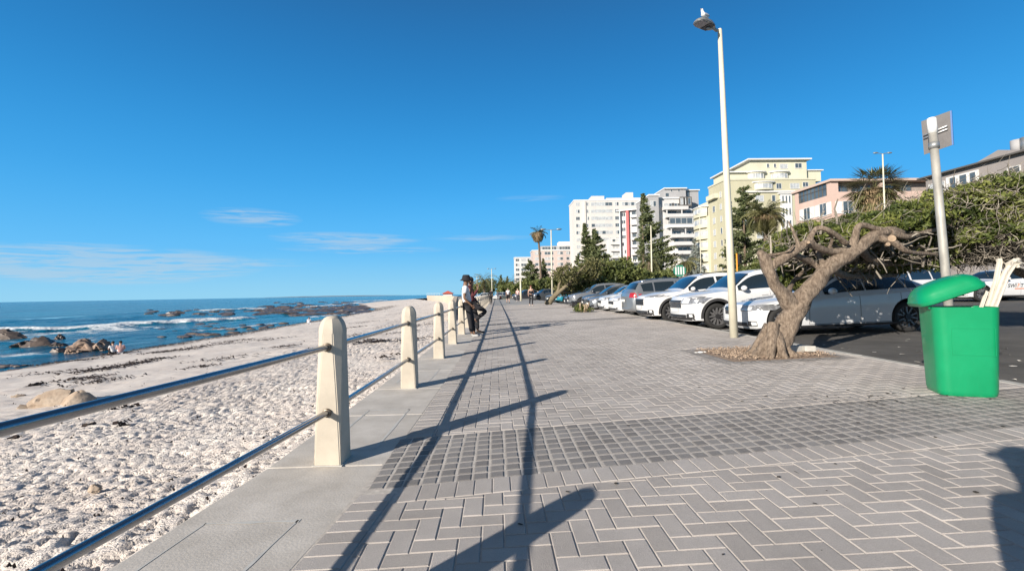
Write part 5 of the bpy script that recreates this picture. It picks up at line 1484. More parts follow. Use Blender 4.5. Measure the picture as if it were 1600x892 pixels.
b_, t_ = pole_lean(0,0,1457,200, base=Vector((5.20,5.65,gz(5.2))))
t_ = P(1457, 203, 5.65); b_ = Vector((P(1479, 442, 5.65).x+.045, 5.65, gz(5.2)))
sg = empty('sign_post', b_, 0, 'blank grey sign seen from behind on a leaning galvanised pole behind the green bin', 'sign')
d = t_-b_; mb = MB(); mb.tube([(0,0,0), d*.5, d], [.047,.046,.043], 18); mb.build('pole', mat('pole_weathered', (.33,.32,.29), .6, metal=.25, var=.28, vscale=6, aniso=(1,1,.5)), sg, True)
mb = MB(); mb.tube([d*.985, d*1.045], [.050,.047], 16); mb.blob(tuple(d*1.045), .047, 14, 8, (1,1,.5)); mb.build('pole_cap', mat('cap_white', (.72,.72,.70), .6), sg, True)
Yb = 5.76; cor = [P(1439,190,Yb+.22), P(1484,173.5,Yb-.10), P(1487,227,Yb-.10), P(1443.5,242,Yb+.22)]
cor = [c-b_ for c in cor]; nrm = (cor[1]-cor[0]).cross(cor[3]-cor[0]).normalized()
if nrm.y > 0: nrm = -nrm
cor = [c-nrm*.004 for c in cor]
mb = MB(); bk = [c-nrm*.004 for c in cor]
mb.add([tuple(c) for c in cor]+[tuple(c) for c in bk], [(0,1,2,3),(7,6,5,4),(0,4,5,1),(1,5,6,2),(2,6,7,3),(3,7,4,0)])
me = mb.me('sign_plate'); bm = bmesh.new(); bm.from_mesh(me); bmesh.ops.recalc_face_normals(bm, faces=bm.faces); bm.to_mesh(me); bm.free(); link('sign_plate', me, mat('sign_back_grey', (.17,.16,.155), .55, var=.08, vscale=8), sg)
# folded edge, blue front showing at the rim
e0, e1 = cor[1], cor[2]; ex = (cor[1]-cor[0]).normalized()
mb = MB(); q = [e0+ex*.0, e0+ex*.014-nrm*.006, e1+ex*.014-nrm*.006, e1+ex*.0]; q2 = [v-nrm*.01 for v in q]
mb.add([tuple(v) for v in q+q2], [(0,1,2,3),(7,6,5,4),(0,4,5,1),(1,5,6,2),(2,6,7,3),(3,7,4,0)]); mb.build('sign_rim', mat('sign_blue', (.02,.10,.30), .5), sg)
mid0 = cor[0].lerp(cor[3], .50); mid1 = cor[1].lerp(cor[2], .46)
for off in (-.018, .022):
    a = mid0.lerp(mid1,.08)+Vector((0,0,off))+nrm*.02; b = mid0.lerp(mid1,.92)+Vector((0,0,off))+nrm*.02
    mb = MB(); mb.tube([a,b], .011, 6); mb.build('bracket_rail', mat('bracket_metal', (.6,.6,.6), .4, metal=.5), sg, True)
mb = MB(); c0 = d*.93; mb.tube([c0+Vector((0,0,-.03)), c0+Vector((0,0,.05))], .055, 16); mb.build('clamp', M_galv, sg, True)

def double_lamp(x, y, h, label, arms=2, w=1.0, lean=0.0, r=.10, group='slim far street lamps'):
    root = empty('street_lamp', (x, y, gz(x)-.05), 0, label, 'street lamp', group)
    mb = MB(); mb.tube([(0,0,0),(lean*.5,0,h*.5),(lean,0,h)], [r,r*.8,r*.6], 10); mb.build('pole', M_polew, root, True)
    for s in ((-1,1) if arms == 2 else (-1,)):
        mb = MB(); mb.tube([(lean,0,h),(lean+s*w*.3,0,h+.05),(lean+s*w*.55,0,h+.08)], [.035,.03,.03], 6); mb.build('arm', M_galv, root)
        mb = MB(); mb.blob((lean+s*w*.85,0,h+.1), .32*w, 10, 6, (1,.5,.28)); mb.build('lamp_head', M_galv, root, True)
    return root
def lamp_at(pxb, pxt, pyt, Y, label, **kw):
    xb, xt = px2x(pxb,Y), P(pxt,pyt,Y)
    return double_lamp(xb, Y, xt.z-gz(xb), label, lean=xt.x-xb, **kw)
lamp_at(1387,1379,240,40,'twin-headed street lamp rising beside the fan palm', w=.75, r=.09)
lamp_at(1019,1017,352,55,'cream street lamp before the tallest pine', arms=1, w=.6, r=.11)
lamp_at(863,861,359,60,'twin-armed cream street lamp left of the parked cars', w=1.2, r=.12)
lamp_at(1096,1093,336,72,'slim lamp pole in front of the curved bays of the yellow building', arms=1, w=.6, r=.09)
lamp_at(814,813,434,66,'short cream post between the walkers', arms=0 or 1, w=.25, r=.16)
lamp_at(769,768,420,150,'far slim lamp at the end of the promenade', w=1.3, r=.16)
lamp_at(746,745,432,170,'farthest slim lamp near the railing end', w=1.3, r=.14)
# traffic light
g = Vector((px2x(1153,55), 55, 0)); g.z = gz(g.x)
tl = empty('traffic_light', g, 0, 'traffic light on an orange pole behind the white cars', 'traffic light')
h = zt_at(1153, 396, 55)-g.z
mb = MB(); mb.tube([(0,0,0),(0,0,h)], .08, 8); mb.build('pole', mat('pole_orange', (.75,.30,.03), .6), tl, True)
mb = MB(); mb.box(.12,.52,-.15,.15,h-1.25,h-.1); bx_ = mb.build('signal_head', M_dark, tl, bevel=.04)
for k in range(3):
    mb = MB(); zc = h-.30-k*.36
    mb.tube([(.56,0,zc),(.52,-.32,zc+.0)], [.001,.001], 4)
    mb = MB(); mb.tube([(.32,-.15,zc),(.32,-.34,zc+.01)], [.15,.15], 12, cap=False); mb.build('signal_hood', M_dark, bx_)
# green striped sign
g = Vector((px2x(1063,50), 50, 0)); g.z = gz(g.x)
ss = empty('road_sign', g, 0, 'octagonal green sign with white upright bars above the parked cars', 'sign')
h = zt_at(1063, 423, 50)-g.z
mb = MB(); mb.tube([(0,0.03,0),(0,0.03,h)], .04, 8); mb.build('pole', M_galv, ss, True)
mb = MB(); n = 8; pl = [(.74*math.cos(math.pi/8+k*math.pi/4), h+.66*math.sin(math.pi/8+k*math.pi/4)) for k in range(8)]
mb.add([(x,-.02,z) for x,z in pl]+[(x,.0,z) for x,z in pl], [tuple(range(8)), tuple(range(15,7,-1))]+[(i,8+i,8+(i+1)%8,(i+1)%8) for i in range(8)]); 
me = mb.me('sign_plate'); bm = bmesh.new(); bm.from_mesh(me); bmesh.ops.recalc_face_normals(bm, faces=bm.faces); bm.to_mesh(me); bm.free(); spl = link('sign_plate', me, mat('sign_green', (.03,.20,.13), .5), ss)
for k, xx in enumerate((-.42,-.14,.14,.42)):
    mb = MB(); mb.box(xx-.075,xx+.075,-.03,-.022,h-.42,h+.42); mb.build('bar', M_white, ss)

# ------------------------------------------------------------------ green litter bin
gb = G(1507, 624); BN = empty('litter_bin', (gb.x+.235, gb.y+.26, gz(gb.x)), R(-24), 'bright green plastic litter bin with its domed lid tipped open to the left', 'litter bin')
BN.scale = (.93,.95,.99)
M_green = mat('bin_green', (.004,.265,.11), .36, coat=.25, col2=(.002,.215,.085), vscale=2.2, bump=.06, bscale=14, detail=12)
def rrect(w, d, r, n=6):
    o = []
    for cxx, cyy, a0 in ((w-r,-d+r,-90),(w-r,d-r,0),(-w+r,d-r,90),(-w+r,-d+r,180)):
        for k in range(n+1):
            a = R(a0+90*k/n); o.append((cxx+r*math.cos(a), cyy+r*math.sin(a)))
    return o
def loft(rings, caps=(True, True)):
    mb = MB(); n = len(rings[0]); vs = [p for r_ in rings for p in r_]; fs = []
    for i in range(len(rings)-1):
        for k in range(n): fs.append((i*n+k, i*n+(k+1)%n, (i+1)*n+(k+1)%n, (i+1)*n+k))
    if caps[0]: fs.append(tuple(range(n-1,-1,-1)))
    if caps[1]: fs.append(tuple(range((len(rings)-1)*n, len(rings)*n)))
    mb.add(vs, fs); return mb
Hb = .865; rings = []
for z, w, d_, r_ in [(0,.232,.195,.09),(.012,.242,.205,.10),(.05,.250,.21,.10),(Hb-.02,.276,.232,.10),(Hb,.280,.236,.10),(Hb,.262,.218,.085),(Hb-.04,.258,.214,.085),(.06,.225,.19,.085)]:
    rings.append([(x,y,z) for x,y in rrect(w,d_,r_)])
o = loft(rings, (True, True)).build('bin_body', M_green, BN, True); sharp(o, 35); body_bin = o
# raised rectangular panel outline on the camera face
def bin_front(x, z): 
    t = z/Hb; return -(.21+.023*t)-.001
mb = MB()
for (x0,x1,z0,z1) in [(-.14,.20,.40,.404),(-.14,.20,.66,.664),(-.144,-.14,.40,.664),(.20,.204,.40,.664)]:
    y0a, y1a = bin_front(0,z0), bin_front(0,z1)
    mb.add([(x0,y0a+.004,z0),(x1,y0a+.004,z0),(x1,y1a+.004,z1),(x0,y1a+.004,z1),(x0,y0a-.002,z0),(x1,y0a-.002,z0),(x1,y1a-.002,z1),(x0,y1a-.002,z1)], [(0,3,2,1),(4,5,6,7),(0,1,5,4),(1,2,6,5),(2,3,7,6),(3,0,4,7)])
mb.build('panel_ridge', M_green, BN)
# lid: shallow dome with rolled rim, hinged near the left edge
rings = []
for z, w, d_, r_ in [(-.012,.286,.242,.11),(.0,.296,.25,.12),(.03,.298,.252,.125),(.038,.288,.243,.125),(.085,.276,.23,.13),(.125,.247,.205,.14),(.155,.2,.165,.12),(.17,.13,.107,.09),(.175,.05,.04,.03)]:
    rings.append([(x,y,z) for x,y in rrect(w,d_,min(r_,d_-.005))])
rings = [[(x,y,z) for x,y in rrect(.33,.275,.09)] for z in (.02,)]+rings
rings = rings[1:]
lid = loft(rings, (False, True)); lm_ = lid.me('lid')
lo = link('lid', lm_, M_green, BN, True); sharp(lo, 40)
md = lo.modifiers.new('s', 'SOLIDIFY'); md.thickness = .01; md.offset = -1
lo.location = (-.085, .02, Hb+.11); lo.rotation_euler = (0, R(-21), 0)
mb = MB(); mb.box(-.012,.012,-.31,-.30,.02,.085); 
# hinge strap hanging at the left edge
mb = MB(); mb.tube([(-.285,-.15,Hb-.02),(-.30,-.15,Hb+.03),(-.285,-.15,Hb+.05)], .014, 8); mb.build('hinge', M_green, BN, True)
mb = MB(); mb.tube([(-.352,-.27,.02),(-.358,-.27,Hb-.06)],[.004,.004],5)
# discarded moulding strips standing in the bin: things of their own
M_poly = mat('moulding_offwhite', (.52,.475,.40), .8, var=.12, vscale=14, bump=.3, bscale=60)
def strip3(pts, prof, label, grp='discarded mouldings standing in the bin'):
    """sweep a moulding profile along a polyline"""
    pts = [Vector(p) for p in pts]; mb = MB(); n = len(prof); vs = []
    for i, p in enumerate(pts):
        dd = (pts[min(i+1,len(pts)-1)]-pts[max(i-1,0)]).normalized(); side_ = dd.cross(Vector((0,1,0))).normalized(); dep = side_.cross(dd).normalized()
        for a, b in prof: vs.append(p+side_*a+dep*b)
    fs = [tuple(range(n-1,-1,-1)), tuple(range((len(pts)-1)*n, len(pts)*n))]
    for i in range(len(pts)-1):
        for k in range(n): fs.append((i*n+k, i*n+(k+1)%n, (i+1)*n+(k+1)%n, (i+1)*n+k))
    o = pts[0]; mb.add([v-o for v in vs], fs)
    me = mb.me('moulding'); bm = bmesh.new(); bm.from_mesh(me); bmesh.ops.recalc_face_normals(bm, faces=bm.faces); bm.to_mesh(me); bm.free()
    ob = link('moulding_strip', me, M_poly); ob.location = o
    return tag(ob, label, 'moulding', grp)
PR = [(a*.8, b*.8) for a, b in [(-.045,-.012),(-.03,-.022),(-.018,-.010),(.010,-.010),(.018,-.024),(.032,-.024),(.045,-.008),(.045,.014),(-.045,.014)]]
PS = [(a*.55, b) for a, b in PR]
Yb = gb.y+.24
strip3([P(1537,500,Yb),P(1543,480,Yb),P(1556,440,Yb+.02),P(1562,410,Yb+.04),P(1561,404,Yb+.04)], PS, 'thin off-white moulding, left one of the strips sticking out of the bin')
strip3([P(1541,520,Yb-.02),P(1551,482,Yb-.02),P(1572,428,Yb),P(1582,413,Yb+.01),P(1592,408,Yb+.02)], PR, 'wide grooved off-white moulding with curled broken top, leaning out of the bin')
strip3([P(1529,500,Yb-.06),P(1533,480,Yb-.06),P(1542,455,Yb-.06)], [(a*.4,b*.6) for a,b in PR], 'short narrow moulding offcut just above the bin rim')
mb = MB()
for (a, b, c) in [((1575,413),(1585,405),.022),((1585,407),(1599,412),.02),((1590,416),(1600,420),.018)]:
    mb.tube([P(*a, Yb)-P(1575,413,Yb), P(*b, Yb+.03)-P(1575,413,Yb)], [c, c*.5], 6, jit=.4)
o = mb.build('packaging_scrap', M_poly); o.location = P(1575,413,Yb); tag(o, 'crumpled off-white packaging scrap on top of the wide moulding', 'litter')
# small low bench-like rail near the tufty shrub
g = G(900, 481); bn = empty('bench', (g.x,g.y,gz(g.x)), R(90), 'low dark slatted bench on the paving beside the tufty shrub', 'bench')
mb = MB(); mb.box(-.8,.8,-.2,.2,.40,.46); mb.build('seat', M_dark, bn, bevel=.01)
for s in (-.6,.6):
    mb = MB(); mb.box(s-.05,s+.05,-.17,.17,0,.40); mb.build('leg', M_dark, bn)
# white fragments by the pit edge
g = G(1095, 551)
mb = MB()
mb.blob((0,0,.01), .05, 8, 5, (1.2,.7,.35)); mb.blob((.08,.02,.01), .03, 8, 5, (1,.7,.4)); mb.blob((-.08,-.01,.008), .03, 8, 5, (1.3,.6,.3))
o = mb.build('paper_scrap', M_white, None, True); o.location = (g.x,g.y,gz(g.x)); tag(o, 'crumpled white paper lying at the left corner of the tree pit', 'litter')
# ------------------------------------------------------------------ buildings
GZ = .5
WC = {}
def win_mesh(w, h, cols=2, curtain=False, rows=1, fr=.06, mt=None):
    k = (round(w,2), round(h,2), cols, curtain, rows, mt.name if mt else '')
    if k in WC: return WC[k]
    mb = MB(); d = .06
    mb.cur = 0
    for (x0,x1,z0,z1) in [(-w/2-fr,-w/2,-fr,h+fr),(w/2,w/2+fr,-fr,h+fr),(-w/2,w/2,-fr,0),(-w/2,w/2,h,h+fr)]: mb.box(x0,x1,-d,0,z0,z1)
    for c in range(1, cols): x = -w/2+w*c/cols; mb.box(x-fr*.4,x+fr*.4,-d*.8,-.02,0,h)
    for r_ in range(1, rows): z = h*r_/rows; mb.box(-w/2,w/2,-d*.7,-.02,z-fr*.35,z+fr*.35)
    mb.box(-w/2-fr-.03,w/2+fr+.03,-d-.06,0,-fr-.05,-fr)
    mb.cur = 1; mb.add([(-w/2,-.015,0),(w/2,-.015,0),(w/2,-.015,h),(-w/2,-.015,h)], [(0,1,2,3)])
    me = mb.me('window'); me.materials.append(mt or M_wframe); me.materials.append(M_glass_l if curtain else M_glass)
    WC[k] = me; return me
M_open = mat('window_open_dark', (.012,.012,.012), .7)
def put(me, name, parent, loc, rz):
    o = bpy.data.objects.new(name, me); C.objects.link(o); o.parent = parent; o.location = loc; o.rotation_euler = (0,0,rz); return o
class Bld:
    def __init__(s, name, X, Y, rz, label, group=None, cat='building', z=GZ):
        s.r = empty(name, (X,Y,z), rz, label, cat, group)
    def block(s, x0,x1,y0,y1,z0,z1, m, name='wall', bevel=0):
        mb = MB(); mb.box(x0,x1,y0,y1,z0,z1); return mb.build(name, m, s.r)
    def slab(s, x0,x1,y0,y1,z, m, t=.25, name='roof'): return s.block(x0,x1,y0,y1,z,z+t,m,name)
    # face 'f': plane y=y0 facing -y ; face 'l': plane x=x0 facing -x
    def win(s, face, a, z, w, h, off, cols=2, curtain=None, rows=1, mt=None):
        if curtain is None: curtain = random.random() < .5
        me = win_mesh(w, h, cols, curtain, rows, mt=mt)
        if face == 'f': return put(me, 'window', s.r, (a, off-.004, z), 0)
        return put(me, 'window', s.r, (off-.004, a, z), -math.pi/2)
    def balcony(s, x0,x1,y,z,d,m, ph=1.0, face='f', m2=None, x=None, solid=True):
        if face == 'f':
            mb = MB(); mb.box(x0,x1,y-d,y,z-.2,z)
            mb.box(x0,x1,y-d,y-d+.12,z,z+ph); mb.box(x0,x0+.12,y-d+.12,y,z,z+ph); mb.box(x1-.12,x1,y-d+.12,y,z,z+ph)
        else:
            mb = MB(); mb.box(y-d,y,x0,x1,z-.2,z); mb.box(y-d,y-d+.12,x0,x1,z,z+ph); mb.box(y-d+.12,y,x0,x0+.12,z,z+ph); mb.box(y-d+.12,y,x1-.12,x1,z,z+ph)
        return mb.build('balcony', m, s.r)
M_yel = mat('render_yellow', (.44,.42,.30), .85, var=.10, vscale=.25, aniso=(1,1,.22))
M_yel2 = mat('render_cream', (.53,.515,.40), .85, var=.10, vscale=.3, aniso=(1,1,.22))
M_pink = mat('render_pink', (.52,.385,.33), .85, var=.10, vscale=.3, aniso=(1,1,.22))
M_cream = mat('render_offwhite', (.56,.53,.50), .85, var=.10, vscale=.15, aniso=(1,1,.22))
M_bw = mat('render_white', (.55,.545,.54), .85, var=.10, vscale=.2, aniso=(1,1,.22))
M_grey = mat('render_grey', (0.255,0.235,0.228), .85, var=.10, vscale=.3, aniso=(1,1,.22))
M_lgrey = mat('render_light_grey', (0.331,0.331,0.338), .85, var=.10, vscale=.3, aniso=(1,1,.22))
M_pinkw = mat('render_pale_pink', (0.469,0.393,0.366), .85, var=.10, vscale=.3, aniso=(1,1,.22))
M_red = mat('fin_red', (.46,.10,.105), .7)
M_roofd = mat('roof_dark', (.09,.085,.08), .8)

# yellow apartment block -------------------------------------------------
def rxY(px, Y): return px2x(px+(9 if Y < 255 else 4), Y)
Xc = 51.0; Yc = 101.0
yb = Bld('apartment_block', Xc, Yc, 0, 'yellow rendered apartment block with stepped roofline, white trim and curved corner bays')
Wf = 20.5; D = 8.0; F_ = 2.72; H1 = zt_at(1150, 282, Yc)-GZ
yb.block(0,Wf,0,D,0,H1,M_yel)
yb.block(-.15,Wf+.15,-.15,D+.1,H1,H1+.35,M_yel2,'parapet')
zband = H1-2.6
yb.block(3.5,Wf-1.5,-.35,-.003,zband-.15,zband+.15,M_white,'cornice')
# set-back upper storeys
H2 = zt_at(1210,251,Yc+2)-GZ
x0u, x1u = rxY(1170,Yc+2)-Xc, rxY(1259,Yc+2)-Xc
yb.block(x0u,x1u,2.0,D+4,H1+.35,H2,M_yel2)
yb.slab(x0u-.9,x1u+.7,1.1,D+4.5,H2,M_white,.28)
x2u = rxY(1281,Yc+3)-Xc
yb.block(x1u+.003,x2u,3,D+3,H1+.35,H1+.35+2.4,M_yel2); yb.slab(x1u+.01,x2u+.4,2.6,D+3.3,H1+2.75,M_white,.22)
yb.block(.8,x0u-.003,2.2,D-1,H1+.35,H1+2.2,M_yel2); yb.slab(.2,x0u-.95,1.5,D-.5,H1+2.2,M_white,.25)
for (px, py, w, h) in [(1198,259,.45,.8),(1209,259,.45,.8),(1223,260,1.7,1.0),(1246,259,1.5,1.0)]:
    yb.win('f', rxY(px,Yc+2)-Xc, zt_at(px,py,Yc+2)-GZ-h/2, w, h, 2.0, 1 if w < 1 else 2, curtain=(px == 1223))
# rounded window bays with flat white hoods on the roof terrace level
def bay(bld, xc_, y_, z0, r_, h, floors=1, m=M_yel2, glassh=1.3, hood=True, axis='f', sill=.5, nseg=10, sq=.55, pitch=2.72):
    for fl in range(floors):
        z = z0+fl*pitch; n = nseg
        def ringp(rr, zz): return [(xc_+rr*math.cos(math.pi+math.pi*k/n), y_+rr*sq*math.sin(math.pi+math.pi*k/n), zz) for k in range(n+1)] if axis == 'f' else [(y_+rr*sq*math.sin(math.pi+math.pi*k/n), xc_-rr*math.cos(math.pi+math.pi*k/n), zz) for k in range(n+1)]
        def wall(z0_, z1_, rr, name, m_, cap=False):
            mb = MB(); a, b = ringp(rr,z0_), ringp(rr,z1_); N = n+1
            fs = [(k,k+1,N+k+1,N+k) for k in range(n)]
            if cap: fs += [tuple(range(N)), tuple(range(2*N-1,N-1,-1))]
            mb.add(a+b, fs); me = mb.me(name); bm = bmesh.new(); bm.from_mesh(me); bmesh.ops.recalc_face_normals(bm, faces=bm.faces); bm.to_mesh(me); bm.free()
            return link(name, me, m_, bld.r)
        wall(z, z+sill, r_, 'bay_parapet', m, True)
        g_ = wall(z+sill, z+sill+glassh, r_-.12, 'bay_window', M_glass_l)  # pale glass colour stands for light reflected in the bays
        for k in range(0, n+1, 2):
            mb = MB(); p = ringp(r_-.10, 0)[k]; mb.box(p[0]-.05,p[0]+.05,p[1]-.05,p[1]+.05,z+sill,z+sill+glassh)
            mb.build('mullion', M_wframe, g_)
        wall(z+sill+glassh, z+min(h,pitch)-.003 if floors > 1 else z+sill+glassh+.3, r_, 'bay_lintel', m, True)
    if hood:
        zz = z0+(floors-1)*pitch+sill+glassh+.3
        mb = MB(); n = nseg
        a = [(xc_+(r_+.5)*math.cos(math.pi+math.pi*k/n), y_+(r_+.5)*sq*math.sin(math.pi+math.pi*k/n)) for k in range(n+1)] if axis == 'f' else [(y_+(r_+.5)*sq*math.sin(math.pi+math.pi*k/n), xc_-(r_+.5)*math.cos(math.pi+math.pi*k/n)) for k in range(n+1)]
        N = n+1; mb.add([(x,y,zz+.003) for x,y in a]+[(x,y,zz+.2) for x,y in a], [tuple(range(N)), tuple(range(2*N-1,N-1,-1))]+[(k,k+1,N+k+1,N+k) for k in range(n)]+[(n,0,N,2*N-1)])
        me = mb.me('hood'); bm = bmesh.new(); bm.from_mesh(me); bmesh.ops.recalc_face_normals(bm, faces=bm.faces); bm.to_mesh(me); bm.free(); link('hood', me, M_white, bld.r)
for px in (1179, 1216): bay(yb, rxY(px,Yc+1.8)-Xc, 1.95, H1+.36, 1.9, 2.4, m=M_yel2, glassh=1.1, sill=.35)
bay(yb, rxY(1190,Yc)-Xc, -.003, H1-2.25, 2.1, 2.3, m=M_yel2, glassh=1.0, sill=.35, sq=.4)
yb.win('f', rxY(1214,Yc)-Xc, H1-1.9, 1.1, 1.1, 0, 2, False); yb.win('f', rxY(1239,Yc)-Xc, H1-1.9, 2.0, 1.1, 0, 3, True); yb.win('f', rxY(1256,Yc)-Xc, H1-1.5, 1.2, .9, 0, 2, False)
# white stair window strip
xs0 = rxY(1224,Yc)-Xc
yb.block(xs0-1.3,xs0+1.3,-.22,-.003,6,zband-.6,M_white,'stair_panel'); yb.block(xs0-1.8,xs0+1.8,-.5,-.003,zband-.6+.003,zband-.35,M_white,'cornice')
for fl in range(6):
    for k in range(3):
        yb.win('f', xs0-.75+k*.75, zband-2.5-fl*F_, .34, 1.5, -.225, 1, False)
for fl in range(7):
    z = H1-4.7-fl*F_
    for (px, w, c) in [(1183,1.8,2),(1205,.7,1),(1247,1.0,2),(1157,1.0,1)]:
        if z > 1: yb.win('f', rxY(px,Yc)-Xc, z, w, 1.25, 0, c)
# sea side of the yellow block: wall windows, balcony tier and stacked curved bays
for fl in range(8):
    z = H1-3.3-fl*F_
    if z > .5: yb.win('l', 5.6, z, 1.1, 1.3, 0, 2); yb.win('l', 2.2, z, .7, 1.2, 0, 1)
zb_top = zt_at(1106, 325, 112)-GZ
yb.block(-.4,8,8.003,15.5,0,zb_top-2.4,M_yel2); yb.block(0,12,8.004,14,zb_top-2.4,H1-3.0,M_yel2,'rear_wall')
for fl in range(7):
    z = zb_top-2.4-.003-(fl)*F_
    if z < 1: break
for fl in range(1,8):
    z0_ = zb_top-2.4-fl*F_
    if z0_ > -1.5: bay(yb, 11.6, -.4, max(z0_,0), 3.3, F_, floors=1, m=M_yel2, glassh=1.25, sill=.8, hood=False, axis='l', sq=.42, pitch=F_)
bay(yb, 11.6, -.4, zb_top-2.4+.01, 3.3, 2.4, floors=1, m=M_yel2, glassh=1.1, sill=.9, hood=True, axis='l', sq=.42)
yb.block(-.2,-.003,9.2,15.3,zb_top-2.4+.01,zb_top-.2,M_lgrey,'upper_wall')
yb.balcony(3.2,7.6,0,H1-3.0,.9,M_yel2,face='l',ph=.9)
# vertical row of raised letters-like marks is too small to read: dark wall plaques
for k in range(7):
    mb = MB(); mb.box(.9,1.35,-.06,-.004,H1-5.2-k*.75,H1-4.7-k*.75); mb.build('wall_plaque', M_roofd, yb.r)

# pink building -------------------------------------------------------------
Yp = 60.0; Xp = rxY(1296,Yp)
pk = Bld('apartment_block', Xp, Yp, 0, 'salmon pink building with a roof terrace and white shuttered windows')
Hp = zt_at(1296,284,Yp)-GZ; zf = zt_at(1296,304,Yp)-GZ; Wp = rxY(1460,Yp+2)-Xp
pk.block(0,Wp,0,7.5,0,zf,M_pink)
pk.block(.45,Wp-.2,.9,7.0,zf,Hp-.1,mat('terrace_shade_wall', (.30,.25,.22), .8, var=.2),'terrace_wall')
pk.block(0,1.0,0,.8,zf+.003,Hp,M_pink,'pillar'); pk.block(Wp-.5,Wp,0,.8,zf+.003,Hp,M_pink,'pillar'); pk.block(6.8,7.2,0,.7,zf+.003,Hp,M_pink,'pillar')
pk.slab(-.3,Wp+.4,-.4,7.8,Hp,mat('roof_edge_pink', (0.497,0.386,0.331), .8),.3)
pk.block(0,.8,6.7,7.5,zf+.003,Hp,M_pink,'pillar')
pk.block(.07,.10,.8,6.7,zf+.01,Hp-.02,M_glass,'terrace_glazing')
mb = MB()
for k in range(8): y = .9+k*.78; mb.box(.0,.07,y-.04,y+.04,zf+.01,Hp-.02)
mb.box(.0,.065,.8,6.7,zf+1.0,zf+1.06); mb.build('terrace_frame', M_roofd, pk.r)
for k in range(5):
    pk.win('f', 2.1+k*2.2, zf+.1, 1.6, Hp-zf-.5, .9, 2, False, mt=M_roofd)
pk.block(1.0,Wp-.5,.02,.08,zf+.003,zf+.35,M_pink,'parapet')
for fl in range(3):
    z = zf-2.55-fl*3.0
    for k, a in enumerate((2.2,5.8,9.3)):
        pk.win('f', a, z, 1.3, 1.6, 0, 2, False)
        for s in (-1,1): pk.block(a+s*1.25-.42,a+s*1.25+.42,-.09,-.003,z,z+1.6,M_white,'shutter')
    for k, a in enumerate((1.6,4.9)):
        pk.win('l', a, z, 1.3, 1.6, 0, 2, False)
        for s in (-1,1):
            mb = MB(); mb.box(-.09,-.003,a+s*1.15-.38,a+s*1.15+.38,z,z+1.6); mb.build('shutter', M_white, pk.r)
# rear wing in white and brown panels seen right of the fan palm
yw = Yp+4; xw0, xw1 = rxY(1396,yw)-Xp, rxY(1478,yw)-Xp; Hw = zt_at(1430,279,yw)-GZ
pk2 = Bld('apartment_block', Xp+Wp+1.2, Yp+4, 0, 'low rooftop storey with white and brown panels left of the sign pole')
pw = rxY(1480,yw)-(Xp+Wp+1.2)
pk2.block(0,pw,0,6,0,Hw,M_pinkw); pk2.slab(-.3,pw+.3,-.4,6.2,Hw,M_white,.2)
for k in range(6): pk2.win('f', .9+k*1.15, Hw-2.2, .8, 1.6, 0, 1, k%2 == 0, mt=M_roofd if k%2 else M_wframe)

# grey house at right ---------------------------------------------------------
Xg = 44.5; Yg = 37.0; Hg = zt_at(1600,249,39.4)-GZ
gr = Bld('apartment_block', Xg, Yg, 0, 'grey rendered house at the right edge with white-framed windows and roof tanks')
Lg = 9.4
gr.block(0,12,0,Lg,0,Hg,M_grey); gr.slab(-.5,12.4,-.5,Lg+.5,Hg,M_roofd,.14)
gr.block(-.06,-.003,4.1,7.2,Hg-2.2,Hg-.45,M_white,'window_surround')
for a, w in ((4.6,.55),(5.5,.7),(6.5,.6)): gr.win('l', a, Hg-2.05, w, 1.45, -.065, 1, False)
for a, w in ((7.7,.6),(8.6,.8)): gr.win('l', a, Hg-2.05, w, 1.3, 0, 2, a < 11)
for a in (1.2,): gr.win('l', a, Hg-1.5, .9, .5, 0, 1, False)
# low gable
mb = MB(); z = Hg+.14
mb.add([(0,.2,z),(0,4.6,z),(0,2.4,z+.7),(10,.2,z),(10,4.6,z),(10,2.4,z+.7)], [(0,2,1),(3,4,5),(0,3,5,2),(1,2,5,4),(0,1,4,3)])
me = mb.me('gable'); bm = bmesh.new(); bm.from_mesh(me); bmesh.ops.recalc_face_normals(bm, faces=bm.faces); bm.to_mesh(me); bm.free(); link('gable', me, M_grey, gr.r)
for k, (yy, m_) in enumerate(((2.2,M_galv),(3.0,M_lgrey))):
    mb = MB(); mb.tube([(2.5,yy,Hg+.7),(2.5,yy,Hg+1.9)], .45, 16); mb.build('water_tank', m_, gr.r, True)
mb = MB(); mb.tube([(2.4,4.6,Hg+.14),(2.4,4.6,Hg+1.2)], .3, 14); mb.build('vent', M_white, gr.r, True)

